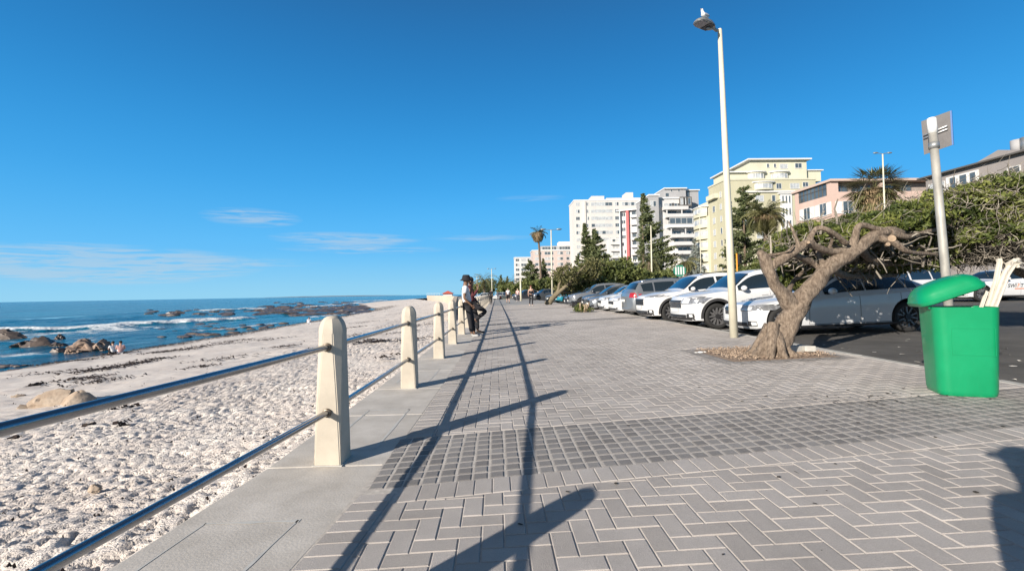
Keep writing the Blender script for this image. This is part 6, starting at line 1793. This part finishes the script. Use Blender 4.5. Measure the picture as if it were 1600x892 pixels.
# cream tower ------------------------------------------------------------------
Yt = 238; Xt = rxY(891,Yt); Wt = rxY(1003,Yt)-Xt; Ht = zt_at(920,314,Yt)-GZ
tw = Bld('apartment_tower', Xt, Yt, 0, 'tall cream apartment tower with long window bands, tallest block left of the pines')
tw.block(0,Wt,0,16,0,Ht,M_cream); tw.block(-.2,Wt+.2,-.2,16.2,Ht,Ht+.6,M_white,'parapet')
px = lambda p: rxY(p,Yt)-Xt
tw.block(px(920),px(940),2,10,Ht+.6,Ht+2.9,M_cream,'roof_house'); tw.block(px(975),px(986),2,10,Ht+.6,Ht+4.6,M_cream,'lift_house')
tw.block(px(943),px(1003),1.0,12,Ht+.6,Ht+1.6,M_cream,'roof_house')
tw.block(px(906),px(909),-.5,-.003,0,Ht-.3,M_cream,'pier')
nfl = 13; fp = Ht/nfl
def bandwin(bld, x0, x1, z, h, y, curtain, name='window'):
    mb = MB(); n = max(2, int((x1-x0)/1.6)); mb.cur = 0
    mb.box(x0-.1,x1+.1,y-.10,y,z-.16,z-.02); mb.box(x0-.1,x1+.1,y-.06,y,z+h,z+h+.12)
    for k in range(n+1): x = x0+(x1-x0)*k/n; mb.box(x-.05,x+.05,y-.07,y,z-.02,z+h)
    mb.cur = 1
    for k in range(n):
        c = random.random() < curtain; mb.cur = 2 if c else 1
        xa, xb = x0+(x1-x0)*k/n+.05, x0+(x1-x0)*(k+1)/n-.05; mb.add([(xa,y-.02,z),(xb,y-.02,z),(xb,y-.02,z+h),(xa,y-.02,z+h)], [(0,1,2,3)])
    return mb.build(name, [M_wframe, M_glass, M_glass_l], bld.r)
for fl in range(nfl):
    z = Ht-fp*(fl+1)+1.15
    if z < 8: break
    bandwin(tw, px(893.5), px(899.5), z, 1.6, -.003, .7)
    bandwin(tw, px(910.5), px(914), z, 1.6, -.003, .6)
    bandwin(tw, px(917.5), px(951), z, 1.6, -.003, .72)
    bandwin(tw, px(955), px(961), z, 1.7, -.003, .15)
    bandwin(tw, px(966), px(1000), z, 1.6, -.003, .6)

# white block with a red fin, set at an angle --------------------------------------
Yr = 196; Xr = rxY(961.5,Yr)
ang_ = -R(28)
rb = Bld('apartment_block', Xr, Yr, ang_, 'white apartment block with a tall red vertical fin and stacked balconies')
Hr = zt_at(962,331,Yr)-GZ; Wr = 17.5
rb.block(0,Wr,0,14,0,Hr,M_bw)
rb.slab(-1.0,Wr+.5,-1.6,14,Hr,M_white,.4)
rb.block(.3,.7,-1.5,-.003,0,Hr-.01,mat('fin_bluegrey', (0.414,0.497,0.511), .7),'fin'); rb.block(3.1,4.2,-1.3,-.003,0,Hr-.01,M_red,'fin')
nf = 11; fp = Hr/nf
for fl in range(nf):
    z = Hr-fp*(fl+1)
    if z < 3: continue
    bandwin(rb, 1.1, 2.6, z+1.0, 1.5, -.003, .3)
    bandwin(rb, 5.2, 10.8, z+.95, 1.7, -.003, .25); rb.balcony(4.9,16.8,-.003,z+.22,1.5,M_bw,ph=.95)
    bandwin(rb, 11.6, 16.4, z+.95, 1.7, -.003, .35)
# low wing with curved balconies left of the fin
lw = Bld('apartment_block', rxY(948,205), 205, 0, 'lower white wing with balconies between the cream tower and the red fin')
Hl = zt_at(955,372,205)-GZ; lw.block(0,rxY(961,205)-rxY(948,205),0,9,0,Hl,M_bw)
for fl in range(5):
    z = Hl-3.0*(fl+1)
    if z > 1: bandwin(lw, .5, 3.2, z+1, 1.5, -.003, .4); lw.balcony(-.5,3.6,-.003,z+.2,1.3,M_bw)

# grey-white balconied block -----------------------------------------------------
Yw = 152; Xw = rxY(1009,Yw)
wb = Bld('apartment_block', Xw, Yw, 0, 'grey-white stepped block crowded with balconies, between the red-finned block and yellow building')
q = lambda p: rxY(p+2,Yw)-Xw
zz = lambda py, p=1050: zt_at(p,py-4,Yw)-GZ
wb.block(q(1007),q(1022),0,14,0,zz(310),M_lgrey); wb.block(q(1006),q(1023),-.4,14.3,zz(310),zz(310)+.5,M_white,'parapet')
wb.block(q(1022)+.003,q(1078),2,15,0,zz(313),M_bw); wb.block(q(1021),q(1060),1.6,15,zz(313),zz(313)+.45,M_white,'parapet')
wb.block(q(1037),q(1072),3.5,15,zz(313)+.46,zz(296),M_lgrey,'penthouse'); wb.block(q(1072)+.003,q(1094.5),4.6,16,0,zz(298),M_lgrey,'tower_wall')
wb.slab(q(1036),q(1073),2.8,15.5,zz(296),M_white,.35); wb.slab(q(1073)+.01,q(1096),4.0,16.5,zz(298),M_white,.35)
wb.block(q(1058),q(1076),.8,2-.003,zz(326),zz(311),M_roofd,'glazed_box'); 
for k in range(3): wb.win('f', q(1061.5+k*4.5), zz(323), 1.5, 2.1, .795, 1, k < 2)
for (p, h) in [(1049,.6),(1061,.7)]: wb.win('f', q(p), zz(300), .5, h, 3.5, 1, False)
wb.win('f', q(1042), zz(308), 1.2, 1.2, 3.5, 1, False, mt=M_wframe); wb.win('f', q(1078), zz(310), .8, 3.2, 4.6, 1, False, mt=M_roofd)
bandwin(wb, q(1009), q(1018), zz(326), 1.7, -.003, .6)
levels = [(328,1030,1068),(340,1034,1082),(356,1036,1084),(372,1040,1086),(384,1044,1090),(398,1050,1090),(412,1052,1092)]
for i, (py, a, b) in enumerate(levels):
    z = zz(py); gl = i == 2
    wb.balcony(q(a),q(b),1.997,z-.6,2.4+.25*i,M_bw if not gl else M_white,ph=.95)
    nw = 3
    bandwin(wb, q(a)+.8, q(a)+4.2, z-.35, 2.0, 1.997, .15); bandwin(wb, q(b)-4.6, q(b)-1.0 if q(b) < q(1078) else q(1077), z-.35, 2.0, 1.997, .15) 
    if gl:
        bandwin(wb, q(a)+.2, q(b)-.6, z+.4, 1.8, -1.0+.003, .3, 'balcony_glazing')
    if i in (1,3): 
        mb = MB()
        for x in (a+.5, (a+b)/2, b-.5): mb = MB(); mb.box(q(x)-.15,q(x)+.15,-.2,.1,z+.35,z+2.5); mb.build('balcony_pier', M_bw, wb.r)
for i, py in enumerate((335,350,366,382)): wb.win('f', q(1088), zz(py), 1.2, 1.3, 4.6, 1, False); 
for py in (345,360,376,392): wb.win('f', q(1012), zz(py), 1.6, 1.4, 0, 2)
wb.block(q(1060),q(1093),-3.8,1.9,0,zz(418),M_bw,'podium')
wb.block(q(1014),q(1036),-6,-.1,0,zz(424),M_bw,'podium')
for k in range(4): wb.win('f', q(1018+k*5), zz(440), 1.3, 2.1, -6.0, 1, False)
# small parasol-like white canopy before it
cn = empty('canopy', (px2x(1047,100),100,gz(30)), 0, 'small white peaked canopy at the foot of the balconied block', 'canopy')
mb = MB(); zc = zt_at(1047,430,100)-gz(30); mb.add([(-2.2,-2,zc-1.2),(2.2,-2,zc-1.2),(2.2,2,zc-1.2),(-2.2,2,zc-1.2),(0,0,zc)], [(0,1,4),(1,2,4),(2,3,4),(3,0,4),(3,2,1,0)]); mb.build('cover', M_white, cn)
for sx in (-2,2):
    for sy in (-1.8,1.8): mb = MB(); mb.tube([(sx,sy,0),(sx,sy,zc-1.2)], .05, 6); mb.build('leg', M_galv, cn)
# red-framed low building bits at the street between palms
sm = Bld('house', px2x(1086,118), 118, 0, 'small brick-red and white street-level building left of the yellow bays')
sm.block(0,6,0,5,0,9,M_bw); sm.block(1.6,3.8,-.1,-.003,4,8.2,mat('brick_panel', (.34,.13,.09), .85, var=.2, vscale=4),'brick_panel'); sm.win('f', 4.9, 5, 1, 1.4, 0, 2); sm.win('f', .8, 5, .8, 1.4, 0, 1); sm.win('f', 4.9, 2, 1, 1.4, 0, 2)

# distant pale pink block and far white block ---------------------------------------
Yf = 262; Xf = rxY(829,Yf); f1 = Bld('apartment_block', Xf, Yf, 0, 'far low pale pink block left of the cream tower')
qf = lambda p: rxY(p,Yf)-Xf; Hf = zt_at(850,392,Yf)-GZ
f1.block(0,qf(894),0,14,0,Hf,M_pinkw); f1.block(-.3,qf(894)+.1,-.3,14.2,Hf,Hf+.5,M_white,'parapet')
f1.block(qf(843),qf(892),2,12,Hf+.5,Hf+2.9,M_lgrey,'upper_storey'); bandwin(f1, qf(845), qf(890), Hf+.9, 1.5, 2-.003, .15)
f1.block(qf(872),qf(892),3,11,Hf+2.9,Hf+5.4,M_white,'roof_house')
for fl in range(4):
    z = Hf-3.1*(fl+1)+1.0
    for (a, b) in ((833,843),(848,862),(868,877),(882,891)): bandwin(f1, qf(a), qf(b), z, 1.5, -.003, .35)
Ym = 300; Xm = rxY(801,Ym); f2 = Bld('apartment_block', Xm, Ym, 0, 'farthest white block at the end of the row of buildings')
qm = lambda p: rxY(p,Ym)-Xm; Hm = zt_at(815,403,Ym)-GZ
f2.block(0,qm(829),0,12,0,Hm,M_bw); f2.block(-.3,qm(829)+.2,-.3,12,Hm,Hm+.5,M_white,'parapet')
for fl in range(6):
    z = Hm-3.1*(fl+1)+1.0
    if z > 1:
        for (a, b) in ((802.5,808),(811,819),(821,827)): bandwin(f2, qm(a), qm(b), z, 1.5, -.003, .3)
# street wall in front of the buildings
sw = Bld('garden_wall', 31, 30, 0, 'low rendered wall along the far pavement in front of the buildings', cat='wall')
sw.block(0,.3,0,180,0,1.1,M_yel2)

# ------------------------------------------------------------------ curved sea wall beyond the railing
mb = MB(); pts = [(-1.9,16.5),(-2.4,22),(-4.4,52),(-9,90),(-16,130),(-27,190),(-36,245)]
for (x0,y0),(x1,y1) in zip(pts[:-1],pts[1:]):
    n = 6
    for k in range(n):
        a = Vector((x0+(x1-x0)*k/n, y0+(y1-y0)*k/n, 0)); b = Vector((x0+(x1-x0)*(k+1)/n, y0+(y1-y0)*(k+1)/n, 0))
        w = Vector((.35,.1,0)); zt = min(.98, .12+.86*min(1,(a.y-30)/16)) if a.y > 30 else .0
        zt2 = min(.98, .12+.86*min(1,(b.y-30)/16)) if b.y > 30 else .0
        if b.y < 34: continue
        vs = [a-w*.5, a+w*.5, b+w*.5, b-w*.5]
        tops = [zt, zt, zt2, zt2]
        mb.add([(v.x,v.y,-2.6) for v in vs]+[(v.x,v.y,t) for v,t in zip(vs,tops)], [(0,3,2,1),(4,5,6,7),(0,1,5,4),(1,2,6,5),(2,3,7,6),(3,0,4,7)])
o = mb.build('sea_wall', mat('seawall_cream', (0.511,0.428,0.331), .85, var=.08, vscale=.4)); tag(o, 'cream sea wall curving out over the beach beyond the railing', 'wall')
sheet('pavement_far_deck', [0,1], [0,1], lambda x,y: 0, MATS['paver_far']) if False else None
mb = MB(); vs = []
pr_ = [(-1.0,34),(-4.3,52),(-8.9,90),(-15.9,130),(-26.9,190),(-35.9,245)]
for (x,y) in pr_: vs += [(x,y,-.05),(1.5,y,-.05)]
mb.add(vs, [(2*i,2*i+1,2*i+3,2*i+2) for i in range(len(pr_)-1)])
tag(mb.build('pavement_far_deck', MATS['paver_far']), kind='structure')
# small red-roofed kiosk out on the far wall
kx_, ky_ = px2x(700,170), 170
ks = empty('kiosk', (kx_,ky_,-.0), 0, 'tiny red-roofed kiosk on the far sea wall', 'kiosk')
mb = MB(); mb.box(-1.6,1.6,-1.4,1.4,0,1.5); mb.build('wall', M_bw, ks)
mb = MB(); mb.add([(-2.2,-2,1.5),(2.2,-2,1.5),(2.2,2,1.5),(-2.2,2,1.5),(0,0,2.6)], [(0,1,4),(1,2,4),(2,3,4),(3,0,4),(3,2,1,0)]); mb.build('roof', mat('roof_red', (.45,.09,.06), .8), ks)
mb = MB()
for k in range(9): mb.tube([(k*.8,0,0),(k*.8,0,1.2)], .05, 5)
mb.tube([(0,0,1.2),(6.4,0,1.2)], .04, 5); fo = mb.build('fence', M_white); fo.location = (px2x(667,240),240,.75); tag(fo, 'tiny white railing at the seaward tip of the sea wall', 'fence')
# ------------------------------------------------------------------ people
def skin_mesh(name, verts, edges, rad, m, parent=None, root_i=0, sub=2, extra=None):
    me = bpy.data.meshes.new(name); me.from_pydata([tuple(v) for v in verts], edges, [])
    o = bpy.data.objects.new(name, me); C.objects.link(o)
    md = o.modifiers.new('skin', 'SKIN'); md.use_smooth_shade = True
    for i, d in enumerate(me.skin_vertices[0].data):
        r_ = rad[i]; d.radius = r_ if isinstance(r_, tuple) else (r_, r_); d.use_root = (i == root_i)
    ss = o.modifiers.new('s', 'SUBSURF'); ss.levels = sub; ss.render_levels = sub
    dg = bpy.context.evaluated_depsgraph_get(); dg.update()
    me2 = bpy.data.meshes.new_from_object(o.evaluated_get(dg)); me2.name = name
    bpy.data.objects.remove(o); bpy.data.meshes.remove(me)
    if extra:      # join extra smooth pieces (fingers, nose, ears) into the same mesh
        bm = bmesh.new(); bm.from_mesh(me2); mm = extra.me('x'); bm.from_mesh(mm); bm.to_mesh(me2); bm.free(); bpy.data.meshes.remove(mm)
    me2.materials.clear()
    return link(name, me2, m, parent, True)
M_skin = mat('skin_brown', (.16,.085,.05), .55, var=.08, vscale=20); M_skinl = mat('skin_light', (.48,.30,.22), .55, var=.06, vscale=20)
def cloth(n_, c): return mat('cloth_'+n_, c, .9, var=.12, vscale=18, bump=.4, bscale=30)
BASE = dict(pelvis=(0,0,.95), spine=(0,0,1.10), chest=(0,.0,1.28), neck=(0,.0,1.45), skull0=(0,.02,1.53), skull1=(0,.02,1.62), skull2=(0,.005,1.68),
  shL=(-.17,0,1.395), shR=(.17,0,1.395), elL=(-.235,-.02,1.12), elR=(.235,-.02,1.12), wrL=(-.25,.06,.885), wrR=(.25,.06,.885), haL=(-.25,.09,.81), haR=(.25,.09,.81),
  hiL=(-.09,0,.90), hiR=(.09,0,.90), knL=(-.10,.02,.50), knR=(.10,.02,.50), anL=(-.10,-.02,.09), anR=(.10,-.02,.09), toL=(-.11,.13,.035), toR=(.11,.13,.035))
def person(loc, rz, pose, label, skin=None, top='white', trousers='black', shoes='white', hat=None, hair=(.02,.015,.012), bag=None, group=None, sc_=1.0, sleeves='short', fem=False, bulk=0.0, legs='long', detail=True, hairlong=False):
    J = {k: Vector(v) for k, v in BASE.items()}
    for k, v in (pose or {}).items(): J[k] = Vector(v)
    skin = skin or M_skin
    root = empty('person', loc, rz, label, 'person', group); root.scale = (sc_,)*3
    names = ['pelvis','spine','chest','neck','skull0','skull1','skull2','shL','elL','wrL','haL','shR','elR','wrR','haR','hiL','knL','anL','toL','hiR','knR','anR','toR']
    E = [('pelvis','spine'),('spine','chest'),('chest','neck'),('neck','skull0'),('skull0','skull1'),('skull1','skull2'),('chest','shL'),('shL','elL'),('elL','wrL'),('wrL','haL'),('chest','shR'),('shR','elR'),('elR','wrR'),('wrR','haR'),('pelvis','hiL'),('hiL','knL'),('knL','anL'),('anL','toL'),('pelvis','hiR'),('hiR','knR'),('knR','anR'),('anR','toR')]
    rd_ = dict(pelvis=.125,spine=.11,chest=.13,neck=.052,skull0=.074,skull1=.088,skull2=.06,shL=.058,elL=.040,wrL=.026,haL=.030,shR=.058,elR=.040,wrR=.026,haR=.030,hiL=.085,knL=.055,anL=.038,toL=.032,hiR=.085,knR=.055,anR=.038,toR=.032)
    ix = {n_: i for i, n_ in enumerate(names)}
    ex = MB()
    if detail:
        hd = (J['skull1']-J['neck']).normalized(); fwd = Vector(pose.get('face', (0,1,0)) if pose else (0,1,0)); fwd = (fwd-hd*fwd.dot(hd)).normalized(); sd = fwd.cross(hd)
        c = J['skull0'].lerp(J['skull1'], .45)
        ex.tube([c+fwd*.080+hd*.035, c+fwd*.108+hd*.0, c+fwd*.085-hd*.012], [.010,.017,.012], 8)      # nose
        ex.tube([c+fwd*.082-hd*.035-sd*.022, c+fwd*.092-hd*.035, c+fwd*.082-hd*.035+sd*.022], [.006,.009,.006], 6)  # lips
        for s in (-1,1):
            ex.blob(tuple(c+fwd*.078+hd*.035+sd*s*.031), .011, 8, 6)
            ex.blob(tuple(c+sd*s*.090+hd*.01), .026, 8, 6, (.5,.7,1.1))
        for s in 'LR':
            w_, h_ = J['wr'+s], J['ha'+s]; d_ = (h_-w_).normalized(); a = d_.orthogonal().normalized(); b = d_.cross(a)
            side_ = Vector((0,1,0)); side_ = (side_-d_*side_.dot(d_)); side_ = side_.normalized() if side_.length > .1 else a
            pal = side_.cross(d_)*( -1 if s == 'L' else 1)
            for k in range(4):
                off = side_*(-.024+k*.016); L_ = [.062,.074,.078,.07][k]
                p0 = h_+off+d_*.012; p1 = p0+d_*L_*.45+pal*.004; p2 = p1+(d_*.7+pal*.5)*L_*.35; p3 = p2+(d_*.3+pal*.8)*L_*.28
                ex.tube([p0,p1,p2,p3], [.0095,.0088,.008,.006], 6)
            p0 = w_.lerp(h_,.5)+side_*.024; ex.tube([p0, p0+side_*.022+d_*.028, p0+side_*.030+d_*.058], [.011,.010,.007], 6)
    skin_mesh('body', [J[n_] for n_ in names], [(ix[a], ix[b]) for a, b in E], [rd_[n_] for n_ in names], skin, root, 0, extra=ex if detail else None)
    def lerp(a, b, t): return J[a].lerp(J[b], t)
    # top
    if top:
        V_ = [J['pelvis']+Vector((0,0,.0)), J['spine'], J['chest'], J['chest'].lerp(J['neck'],.62), J['shL'], lerp('shL','elL',.62 if sleeves != 'long' else .97), J['shR'], lerp('shR','elR',.62 if sleeves != 'long' else .97)]
        E_ = [(0,1),(1,2),(2,3),(2,4),(4,5),(2,6),(6,7)]; r_ = [.150,.136,.156,.072,.080,.064,.080,.064]
        if fem: r_ = [.142,.128,.15,.07,.07,.056,.07,.056]
        if bulk: r_ = [r_[0]+bulk*1.3, r_[1]+bulk*1.2, r_[2]+bulk*.5]+r_[3:]
        if sleeves == 'long':
            V_ += [lerp('elL','wrL',.9), lerp('elR','wrR',.9)]; E_ += [(5,8),(7,9)]; r_ += [.04,.04]; 
        if sleeves == 'none': V_, E_, r_ = V_[:4]+[J['shL'].lerp(J['chest'],.25), J['shR'].lerp(J['chest'],.25)], [(0,1),(1,2),(2,3),(2,4),(2,5)], r_[:4]+[.06,.06]
        skin_mesh('shirt', V_, E_, r_, top, root, 0)
    if trousers:
        kf = 1.0 if legs == 'long' else 0
        V_ = [J['pelvis']+Vector((0,0,.03)), J['hiL'], J['knL'], lerp('knL','anL',.93), J['hiR'], J['knR'], lerp('knR','anR',.93)]
        E_ = [(0,1),(1,2),(0,4),(4,5)]+([(2,3),(5,6)] if kf else []); 
        r_ = [.145,.105,.075,.060,.105,.075,.060]
        if not kf: V_ = [V_[0],V_[1],V_[2],V_[4],V_[5]]; E_ = [(0,1),(1,2),(0,3),(3,4)]; r_ = [.148,.112,.085,.112,.085]
        if fem: r_ = [x*.9 for x in r_]
        skin_mesh('trousers', V_, E_, r_, trousers, root, 0)
    if shoes:
        for s in 'LR':
            a, t = J['an'+s], J['to'+s]; heel = a+(a-t).normalized()*.05; heel.z = min(a.z, t.z)+.005 if a.z < .2 else a.z-.05
            skin_mesh('shoe', [a+Vector((0,0,-.005)), heel.lerp(t,.25), t, t.lerp(heel,-.28)], [(0,1),(1,2),(2,3)], [.050,.048,.043,.028], shoes, root, 1)
    hd = (J['skull1']-J['neck']).normalized(); c = J['skull1']
    if hair is not None:
        mb = MB(); b = c-Vector((0,.018,0)) if not pose or 'face' not in pose else c-Vector(pose['face'])*.018
        mb.blob(tuple(b+hd*.028), .103, 14, 10, (.95,1.0,.92)); 
        if hairlong:
            mb.blob(tuple(b-hd*.09), .085, 12, 8, (1.0,.85,1.7))
        hm = mat('hair_%02x%02x' % (int(hair[0]*255), int(hair[1]*255)), hair, .8, var=.3, vscale=60, bump=.6, bscale=90); mb.build('hair', hm, root, True)
    if hat:
        m_, kind = hat; mb = MB(); f = Vector(pose.get('face', (0,1,0)) if pose else (0,1,0))
        if kind == 'bucket':
            mb.lathe([(.001,.125),(.085,.12),(.108,.085),(.118,.02),(.175,-.035),(.178,-.042),(.112,.0)], 24)
        else:
            mb.lathe([(.001,.118),(.06,.11),(.10,.07),(.115,.015),(.113,.0),(.100,.002)], 22)
            n = 10; vs = []
            for k in range(n+1):
                a = math.pi*k/n; vs += [(.105*math.cos(a), .06+.06*math.sin(a), .008),(.085*math.cos(a), .07+.13*math.sin(a), -.006)]
            mb.add([*vs, *[(x,y,z-.008) for x,y,z in vs]], [(2*k,2*k+1,2*k+3,2*k+2) for k in range(n)]+[tuple(2*(n+1)+i for i in (2*k,2*k+2,2*k+3,2*k+1)) for k in range(n)])
        h_ = mb.build('hat', m_, root, True); h_.location = c+hd*.022; h_.rotation_euler = (0, 0, math.atan2(-f.x, f.y))
    return root
cW, cB, cR, cP = cloth('white', (.6,.61,.63)), cloth('black', (.012,.012,.016)), cloth('red', (.10,.022,.026)), cloth('pink', (.70,.42,.40))
cG = cloth('grey', (.10,.10,.12)); cSh = mat('shoe_white', (.42,.42,.41), .6); cShB = mat('shoe_black', (.02,.02,.02), .5)
# the pair leaning on the railing
YA = 13.35; xa = px2x(735, YA)
person((xa-.0, YA, 0), R(-88), dict(pelvis=(0,-.07,.925), spine=(0,-.12,1.08), chest=(0,-.15,1.27), neck=(0,-.15,1.44), skull0=(0,-.12,1.52), skull1=(0,-.12,1.61), skull2=(0,-.13,1.675), shL=(-.17,-.145,1.39), shR=(.17,-.145,1.39),
   elR=(.24,-.17,1.09), wrR=(.20,.02,.90), haR=(.185,.07,.84), elL=(-.22,-.02,1.16), wrL=(-.12,.05,1.40), haL=(-.09,.02,1.47), hiL=(-.09,-.07,.88), hiR=(.09,-.07,.88), knL=(-.10,.04,.48), knR=(.10,-.02,.48), anL=(-.10,.09,.09), anR=(.10,.02,.09), toL=(-.11,.26,.035), toR=(.12,.17,.035)),
   'man in white t-shirt, black trousers and black bucket hat leaning back on the railing', top=cW, trousers=cB, shoes=cSh, hat=(cB,'bucket'))
YB = 14.15; xb = px2x(742, YB)
person((xb, YB, 0), R(-92), dict(pelvis=(0,-.10,.93), spine=(0,-.14,1.08), chest=(0,-.16,1.27), neck=(0,-.15,1.44), skull0=(0,-.12,1.52), skull1=(0,-.12,1.61), skull2=(0,-.13,1.68), shL=(-.17,-.15,1.39), shR=(.17,-.15,1.39),
   elR=(.22,-.02,1.14), wrR=(.12,.10,1.34), haR=(.09,.08,1.42), elL=(-.22,-.12,1.12), wrL=(-.20,.06,.95), haL=(-.19,.10,.90), hiL=(-.09,-.10,.90), hiR=(.09,-.10,.90), knL=(-.10,.04,.49), anL=(-.10,.06,.09), toL=(-.11,.22,.035),
   knR=(.11,.34,.68), anR=(.10,-.02,.42), toR=(.11,.08,.33)),
   'person in dark red top and black trousers leaning on the railing with one knee raised', top=cR, trousers=cB, shoes=cShB, hair=(.02,.012,.01), sleeves='long')
WK = dict(knL=(-.10,.16,.51), anL=(-.10,.20,.11), toL=(-.10,.36,.06), knR=(.10,.0,.50), anR=(.10,-.24,.14), toR=(.10,-.12,.04), elL=(-.23,-.12,1.13), wrL=(-.24,-.10,.90), haL=(-.24,-.08,.82), elR=(.23,.04,1.12), wrR=(.24,.20,.93), haR=(.24,.26,.87))
WK2 = {k: (-v[0], v[1], v[2]) for k, v in {a.replace('L','#').replace('R','L').replace('#','R'): b for a, b in WK.items()}.items()}
def stand(px, py, Y=None): g_ = G(px, py); return Vector((g_.x, g_.y, gz(g_.x)))
gw = stand(830, 478); 
person(gw, R(180), dict(WK, knL=(-.10,.10,.5), anL=(-.10,.08,.09), toL=(-.10,.24,.035)), 'red-haired woman in black sleeveless top and leggings walking towards the camera', skin=M_skinl, top=cB, trousers=cB, shoes=cSh, sleeves='none', fem=True, hair=(.10,.03,.015), hairlong=True, sc_=1.02)
p_ = P(794, 472, 56); person((p_.x, 56, gz(p_.x)), R(10), WK, 'man in white shirt and dark shorts walking away', skin=M_skinl, top=cW, trousers=cB, legs='short', shoes=cShB, sc_=1.04, detail=False, hair=(.10,.08,.06))
p_ = P(809, 470, 60); person((p_.x, 60, gz(p_.x)), R(-5), WK2, 'walker in pale pink top and grey leggings', skin=M_skinl, top=cP, trousers=cG, shoes=cSh, fem=True, detail=False, hair=(.35,.28,.18), sc_=1.0)
p_ = P(767, 473, 53); person((p_.x, 53, gz(p_.x)), R(5), WK2, 'walker dressed all in black close to the far railing', top=cB, trousers=cB, shoes=cShB, detail=False, sleeves='long')
p_ = P(778, 463, 88); person((p_.x, 88, gz(p_.x)), R(180), WK, 'tiny far walker in grey at the end of the promenade', top=cG, trousers=cG, shoes=cShB, detail=False)
# the pair sitting at the water's edge
SIT = dict(pelvis=(0,0,.13), spine=(0,-.02,.28), chest=(0,.03,.46), neck=(0,.09,.62), skull0=(0,.13,.69), skull1=(0,.14,.78), skull2=(0,.13,.85), shL=(-.17,.05,.57), shR=(.17,.05,.57), elL=(-.23,.16,.36), elR=(.23,.16,.36), wrL=(-.10,.36,.36), wrR=(.10,.36,.36), haL=(-.05,.41,.38), haR=(.05,.41,.38),
  hiL=(-.09,.03,.12), hiR=(.09,.03,.12), knL=(-.14,.36,.42), knR=(.14,.36,.42), anL=(-.12,.50,.08), anR=(.12,.50,.08), toL=(-.12,.66,.04), toR=(.12,.66,.04))
x, y = bpos(177, 553); person((x, y, beach_z(x,y)-.02), R(50), SIT, 'person in white top sitting at the water edge, left of the pair', skin=M_skinl, top=cW, trousers=cB, shoes=None, detail=False)
x, y = bpos(188, 553); person((x, y, beach_z(x,y)-.02), R(35), SIT, 'person in pinkish top sitting at the water edge, right of the pair', skin=M_skinl, top=cloth('dusty', (.50,.30,.28)), trousers=cW, shoes=None, detail=False, fem=True)
x, y = bpos(483, 506); person((x, y, beach_z(x,y)-.02), R(30), SIT, 'small figure in white crouching by the wet sand left of the first post', skin=M_skinl, top=cW, trousers=cW, shoes=None, detail=False)
# the photographer, standing behind the camera: seen only by the shadow
person((.13,-.31,gz(.13)), R(2), dict(elL=(-.20,-.05,1.13), elR=(.20,-.05,1.13), wrL=(-.05,.09,1.17), wrR=(.12,.10,1.17), haL=(0,.12,1.22), haR=(.06,.12,1.22)), 'photographer in a peaked cap, seen only as a shadow at the lower right', top=cloth('navy', (.03,.04,.07)), trousers=cB, shoes=cShB, hat=(cB,'cap'), sleeves='long', sc_=1.0, bulk=.055)

# ------------------------------------------------------------------ gull on the lamp head
gl = empty('gull', HEAD, math.atan2(hdir.y, hdir.x)+.15, 'white gull with pale grey wings perched on the head of the tall cream lamp', 'bird')
gl.scale = (1.0,)*3
skin_mesh('body', [(-.15,0,.085),(-.08,0,.095),(0,0,.10),(.07,0,.125),(.10,0,.17),(.115,0,.205),(.13,0,.21)], [(0,1),(1,2),(2,3),(3,4),(4,5),(5,6)], [.012,.034,.052,.045,.028,.029,.018], mat('feather_white', (.7,.7,.7), .8), gl, 2)
mb = MB(); mb.tube([(.14,0,.205),(.165,0,.20),(.178,0,.193)], [.009,.006,.002], 6); mb.build('beak', mat('beak_yellow', (.6,.40,.05), .5), gl, True)
for s in (-1,1):
    mb = MB(); mb.blob((-.035,s*.040,.115), .09, 12, 8, (1.25,.16,.38)); w_ = mb.build('wing', mat('feather_grey', (.42,.43,.45), .8), gl, True); w_.rotation_euler = (0,.10,0)
    mb = MB(); mb.tube([(.01,s*.02,.06),(.012,s*.02,.0),(.035,s*.022,-.004)], [.005,.004,.004], 6); mb.build('leg', mat('beak_yellow', (.6,.4,.05)), gl, True)
